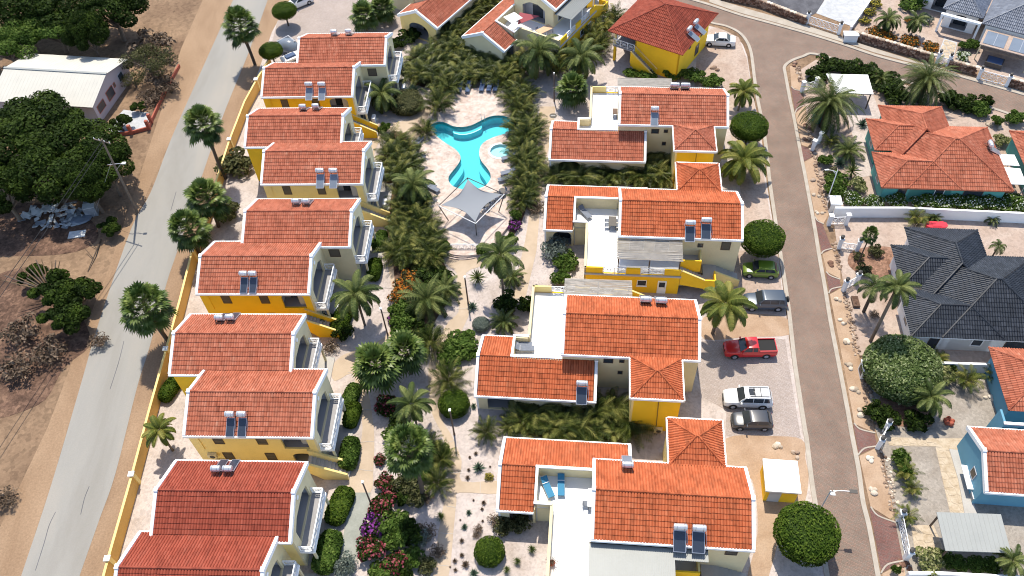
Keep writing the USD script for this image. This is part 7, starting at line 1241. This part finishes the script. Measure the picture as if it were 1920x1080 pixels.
PL('cycad', 'sago palm', [(800, 565, 46, 'big glossy sago-like palm in the flower bed below the sail'), (835, 545, 30, 'dark leafy palm right of the orange flower bed'), (1590, 285, 28, 'sago palm in the bed beside the teal bungalow'), (1860, 412, 14, 'dark spiky palm against the white wall, right'), (1752, 410, 14, 'dark round palm against the white wall, left'), (960, 520, 24, 'sago palm below the thin-trunked palm'), (945, 605, 26, 'spiky palm beside the clipped silver dome'), (1650, 150, 20, 'dark palm bush by the hedge of the teal bungalow')], name='sago_palm')
PL('agave', 'agave', [(897, 877, 15, 'large grey-green agave in the pale gravel'), (879, 882 + 79, 8, 'small agave in the pale gravel below the path junction'), (871, 988, 9, 'small spiky agave in the lower pale gravel'), (888, 1075, 12, 'green agave at the bottom edge'), (886, 575, 14, 'dark agave at the foot of the lamp post below the steps'), (888, 762, 9, 'pale-tipped agave beside the low white house corner'), (775, 170, 20, 'spiky agave in the bed left of the pool'), (1575, 305, 18, 'agave in the bed below the date palm'), (1618, 232, 15, 'dark agave by the left corner of the teal bungalow')], name='agave_plant')
PL('yucca', 'yucca', [(895, 520, 20, 'yucca beside the path below the steps'), (1598, 320, 20, 'dark spiky yucca beside the teal bungalow wall'), (950, 1068, 10, 'yellow-green yucca beside the clipped dome, lower'), (970, 1052, 10, 'yellow-green yucca beside the clipped dome, upper'), (997, 1030, 11, 'yellow-green yucca beside the bottom terrace wall'), (826, 968, 12, 'bright yucca in the gravel beside the brown bush')], name='yucca_plant')
for k, (x, y, r) in enumerate(sorted([(892.5, 850.5, 6), (881, 857.6, 4.5), (879, 881, 5), (877, 896, 7), (919, 875, 3.5), (888, 938, 3.5), (907, 943, 7), (904, 955, 5), (866, 1014, 7), (873, 1059, 11), (853, 1052, 7), (866, 1041, 7), (854, 1069, 6), (844, 1063, 3), (863, 975, 3), (905, 977, 4)])):
    plant('brom', x, y, r, f'{ORD[k]} from left: brown rosette plant in the pale gravel garden', 'bromeliad', name='bromeliad', group='brown rosettes in the pale gravel')
# shrubs and flower beds
PL('orange', 'shrub', [(765, 530, 26, 'orange-red flowering shrub below the dark thicket'), (748, 556, 20, 'orange flowering shrub at the left path, below another'), (1642, 62, 18, 'orange flower mound on the stone wall, first from the gate'), (1665, 70, 15, 'orange flower mound on the stone wall, second from the gate'), (1705, 78, 18, 'orange flower mound on the stone wall, third from the gate'), (1745, 88, 15, 'orange flower mound on the stone wall, last'), (1703, 38, 7, 'small orange flower clump behind the mounds')])
PL('yellow', 'shrub', [(1632, 22, 12, 'yellow-green shrub along the white driveway, lower'), (1642, 6, 12, 'yellow-green shrub along the white driveway, upper'), (917, 894, 9, 'yellow flowering cushion at the low white wall'), (1622, 38, 11, 'yellow-green shrub at the foot of the white driveway')])
PL('boug', 'shrub', [(722, 905, 20, 'red bougainvillea left of the leaning palm trunk'), (718, 945, 26, 'red bougainvillea below the lamp post foot'), (695, 1028, 28, 'mixed red and yellow bougainvillea near the bottom'), (712, 862, 12, 'magenta bougainvillea left of the leaning fan palm'), (725, 760, 22, 'dark red leafed shrub in palm shade'), (680, 690, 14, 'reddish shrub left of the big fan palms'), (740, 1055, 24, 'red-leafed shrub at the bottom edge')])
PL('purple', 'shrub', [(698, 985, 25, 'purple bougainvillea in the lower flower bed'), (737, 600, 12, 'small purple bougainvillea at the left path'), (965, 420, 14, 'purple-leafed shrub right of the sail')])
PL('green', 'shrub', [(745, 985, 30, 'bright green shrub in the lower flower bed'), (740, 1010, 24, 'leafy green shrub under the bright one in the lower bed'), (750, 585, 24, 'green shrub below the orange flowers'), (752, 610, 24, 'green shrub right of the small purple bougainvillea'), (865, 640, 30, 'loose green shrub left of the middle terrace house'), (845, 665, 26, 'loose green shrub lower left of the middle terrace house'), (1060, 490, 24, 'bright green shrub below the house with slatted pergola'), (1050, 520, 18, 'small green shrub by the slatted pergola edge'), (968, 402, 12, 'round green shrub right of the sail'), (955, 450, 16, 'green shrub by the pool wall, right of the steps'), (905, 470, 12, 'green shrub beside the right gate of the steps'), (832, 462, 14, 'green shrub beside the left gate of the steps'), (720, 240, 12, 'bright little shrub in the path by the block level with the pool'), (1300, 140, 22, 'green shrub behind the uppermost terrace house, right'), (1262, 135, 20, 'green shrub behind the uppermost terrace house, middle'), (1215, 142, 18, 'green shrub behind the uppermost terrace house, left'), (1335, 152, 20, 'green shrub by the corner of the uppermost terrace house'), (1185, 138, 16, 'green shrub below the balcony of the yellow house on columns'), (1690, 860, 17, 'clipped bright shrub along the gravel of the blue house'), (1698, 880, 15, 'green shrub just below the clipped bright one'), (1568, 340, 22, 'dense round shrub below the forked street lamp'), (1566, 355, 20, 'dense green shrub at the forked street lamp foot'), (1548, 300, 14, 'small round shrub left of the sago palm'), (1810, 85, 12, 'round shrub by the stone path of the grey house, left'), (1826, 82, 13, 'round shrub by the stone path of the grey house, right'), (1710, 5, 24, 'bright green clipped bush at the top edge right of the driveway'), (1870, 225, 12, 'small green shrub in the rock bed'), (1838, 205, 18, 'bright yellow-green shrub behind the teal bungalow'), (1680, 1068, 9, 'small green shrub by the bottom gate'), (1905, 220, 18, 'dark round bush at the right edge by the far street'), (905, 1042, 1, 'x')][:-1], h=.75)
PL('dark', 'shrub', [(950, 568, 24, 'dark shrub below the thin-trunked palm'), (985, 570, 18, 'dark olive shrub at the white terrace wall'), (800, 500, 30, 'dark leafy shrub at the foot of the thicket'), (825, 520, 26, 'dark leafy shrub by the right path below the steps'), (770, 1000, 24, 'dark green shrub right of the lower bougainvillea'), (782, 640, 20, 'shaded dark shrub between path and fan palms'), (640, 620, 22, 'open leafy shrub beside the yellow stairs'), (612, 600, 14, 'dark shrub near the yellow stairs'), (745, 80, 14, 'dark shrub beside the gable of the uppermost block'), (770, 65, 20, 'dark shrub under the arched cream gable'), (1530, 140, 22, 'dark hedge bush at the street corner, first'), (1555, 120, 24, 'dark hedge bush at the street corner, second'), (1590, 125, 24, 'dark hedge bush at the street corner, third'), (1620, 132, 22, 'dark hedge bush at the street corner, fourth'), (1662, 150, 32, 'big glossy hedge bush between carport and far street'), (1680, 175, 26, 'dark bush left of the second date palm'), (1785, 185, 24, 'dark bush right of the second date palm, first'), (1812, 195, 22, 'grey-green bush right of the second date palm, second'), (1850, 190, 14, 'dark low bush along the far street'), (1660, 780, 26, 'dark bush under the big round bush'), (1640, 770, 18, 'dark shrub along the rubble border'), (1720, 790, 24, 'dark leafy bush beside the shaded gravel'), (1770, 690, 18, 'dark green bush behind the variegated shrub')], h=.75)
PL('olive', 'shrub', [(765, 965, 1, 'x')][:0] + [(780, 930, 22, 'olive shrub left of the leaning trunk'), (762, 905, 26, 'fine olive shrub under the leaning fan palm'), (1010, 545, 12, 'olive shrub at the terrace wall of the middle house'), (945, 985, 20, 'shaded olive hedge under the low eave, left'), (975, 980, 20, 'shaded olive hedge under the low eave, right'), (1560, 325, 14, 'yellow-olive shrub near the forked lamp'), (1480 + 162, 470, 14, 'olive tuft at the gravel bed, upper right'), (1610, 480, 10, 'olive tuft beside the white lattice panel'), (1620, 505, 14, 'blue-green shrub by the white pillars')])
PL('grey', 'shrub', [(1042, 465, 26, 'silver-grey shrub under the arch of the house with slatted pergola'), (790, 1010, 18, 'silvery shrub in the shade of the leaning palm'), (650, 1060, 22, 'silver-grey shrub at the bottom end of the grey slab'), (1735, 35, 13, 'grey-blue shrub in the bed of the grey house')])
PL('dry', 'shrub', [(800, 998, 19, 'brown twiggy bush in the gravel beside the path'), (800, 935, 14, 'dry pinkish shrub right of the leaning trunk'), (820, 1035, 16, 'dry grass tuft in the lower middle gravel'), (897, 992, 10, 'thin dry shrub in the cactus garden, right'), (893, 1003, 8, 'thin dry shrub in the cactus garden, lower'), (928, 975, 14, 'sparse dry plant at the white end wall'), (620, 650, 16, 'bare twiggy shrub near the yellow stairs'), (1005, 390, 18, 'dry twiggy plant at the low wing right of the sail'), (1640, 590, 10, 'dead tuft beside the leaning palms'), (285, 85, 44, 'dry thorny scrub at the edge of the dark trees'), (300, 150, 26, 'dry pale scrub by the terracotta wall, upper'), (285, 180, 24, 'dry pale scrub by the terracotta wall, middle'), (318, 165, 22, 'dry scrub outside the terracotta wall'), (185, 640, 20, 'dry scrub below the cactus thicket, right'), (40, 620, 36, 'brown scrub on the rough earth, left edge'), (90, 660, 34, 'brown scrub on the rough earth, lower'), (30, 690, 34, 'brown scrub on the rough earth, lower left'), (10, 935, 24, 'pale dry branches at the left edge near the bottom')])
PL('varie', 'shrub', [(1765, 700, 26, 'yellow variegated bush below the white wall, middle'), (1905, 700, 24, 'yellow variegated bush below the white wall, right edge'), (1744, 1050, 28, 'pale variegated bush beside the long white gate'), (1609, 345, 18, 'yellow-white shrub in the raised bed of the teal bungalow'), (1880, 262, 16, 'variegated shrub between the teal bungalows')])
PL('white', 'shrub', [(1805, 105, 13, 'white flowering bush beside the short stone wall')])
for k, (x, y) in enumerate(((1600, 374), (1640, 378), (1680, 374), (1735, 372), (1765, 376), (1795, 374), (1825, 378), (1855, 376), (1885, 380), (1912, 380))):
    plant('flowerhedge', x, y, 26 if k > 2 else 20, f'flowering hedge bush on the long white wall, {ORD[k]} from the left', 'hedge', name='hedge_bush', h=.8)
for k, (x, y) in enumerate(((1775, 1050), (1800, 1056), (1830, 1058), (1858, 1060))): plant('green', x, y, 17, f'low shaded shrub under the lower right carport, {ORD[k]} from the left', 'shrub', h=.35)
palm_to('queen', (1898, 1052), (1894, 1070), 30, 'bushy palm in the bottom right corner')
PL('dark', 'shrub', [(772, 592, 22, 'dark shrub beneath the sago-like palm'), (790, 622, 20, 'dark shrub behind the big fan palms'), (745, 790, 18, 'dark undergrowth shrub below the drooping palm'), (752, 930, 20, 'dark shrub between red bougainvillea and leaning trunk'), (755, 1072, 20, 'dark shrub at the bottom edge of the flower bed')], h=.6)
PL('green', 'shrub', [(735, 815, 18, 'green shrub left of the leaning fan palm crown'), (790, 885, 20, 'green shrub at the leaning palm, below the crown'), (775, 1045, 22, 'leafy green shrub near the bottom middle'), (712, 1070, 22, 'green shrub at the bottom left of the flower bed'), (830, 845, 16, 'green shrub by the right garden path'), (880, 660, 18, 'green shrub near the corner of the middle terrace house')], h=.6)
PL('olive', 'shrub', [(800, 1060, 18, 'yellow-olive shrub at the bottom of the right path'), (725, 985, 18, 'rusty olive shrub in the flower bed')])
# trees on the left
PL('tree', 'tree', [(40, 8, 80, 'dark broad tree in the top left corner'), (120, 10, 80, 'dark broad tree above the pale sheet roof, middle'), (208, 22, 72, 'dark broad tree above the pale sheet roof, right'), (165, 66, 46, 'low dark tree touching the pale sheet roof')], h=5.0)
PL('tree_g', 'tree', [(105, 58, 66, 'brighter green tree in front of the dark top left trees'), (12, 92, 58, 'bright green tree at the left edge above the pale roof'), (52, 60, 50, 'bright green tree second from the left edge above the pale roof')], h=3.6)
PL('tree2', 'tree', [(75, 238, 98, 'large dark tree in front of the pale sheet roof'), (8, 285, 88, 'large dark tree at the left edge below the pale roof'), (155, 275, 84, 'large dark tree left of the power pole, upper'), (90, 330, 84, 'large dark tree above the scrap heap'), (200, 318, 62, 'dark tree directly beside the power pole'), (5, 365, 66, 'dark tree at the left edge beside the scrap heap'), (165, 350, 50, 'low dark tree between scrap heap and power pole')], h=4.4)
PL('thorn', 'tree', [(278, 118, 56, 'sparse thorn tree beside the pinkish house'), (250, 150, 26, 'light green bush at the wall of the pinkish house')], name='thorn_tree')
PL('shrubtree', 'shrub', [(105, 545, 46, 'dark bush with bare cactus stems beside the dirt track, middle'), (145, 560, 40, 'dark bush with bare cactus stems beside the dirt track, right'), (120, 590, 44, 'dark bush beside the dirt track, lower'), (60, 520, 26, 'bright low bush left of the cactus stems'), (225, 232, 20, 'dark bush at the corner of the pinkish house'), (260, 200, 14, 'small green bush by the terracotta wall'), (205, 425, 22, 'weedy green patch below the power pole')], name='leafy_bush')
b0 = at(105, 560, 0); t = thing('candle_cactus', 'grey bare cactus stems fanning out of the dark bush by the dirt track', 'cactus', b0)
for k in range(13): a = 1.2 + k * .17; l = vr.uniform(3, 5.2); MB().tube([(.3 * math.cos(a), .2, .6), (l * .3 * math.cos(a), l * .3 * math.sin(a), l * .45), (l * .75 * math.cos(a), l * .75 * math.sin(a), l * .8)], [.10, .09, .05], 6).build('stem', M['trunk' if k % 2 else 'dead_frond'], t)
t = thing('fallen_branch', 'dead forked branch fence along the dirt track below the power pole', 'branch', at(190, 450, 0)); b_ = at(165, 510, 0) - at(190, 450, 0)
MB().tube([(0, 0, .1), b_ * .5 + (0.2, 0, .35), b_ + (0, 0, .1)], [.1, .08, .04], 6).tube([b_ * .3 + (0, 0, .2), b_ * .3 + (-1.2, 1.0, .6)], [.05, .02], 5).tube([b_ * .6 + (0, 0, .2), b_ * .6 + (-1.1, 1.2, .6)], [.05, .02], 5).build('branch', M['trunk_dark'], t)
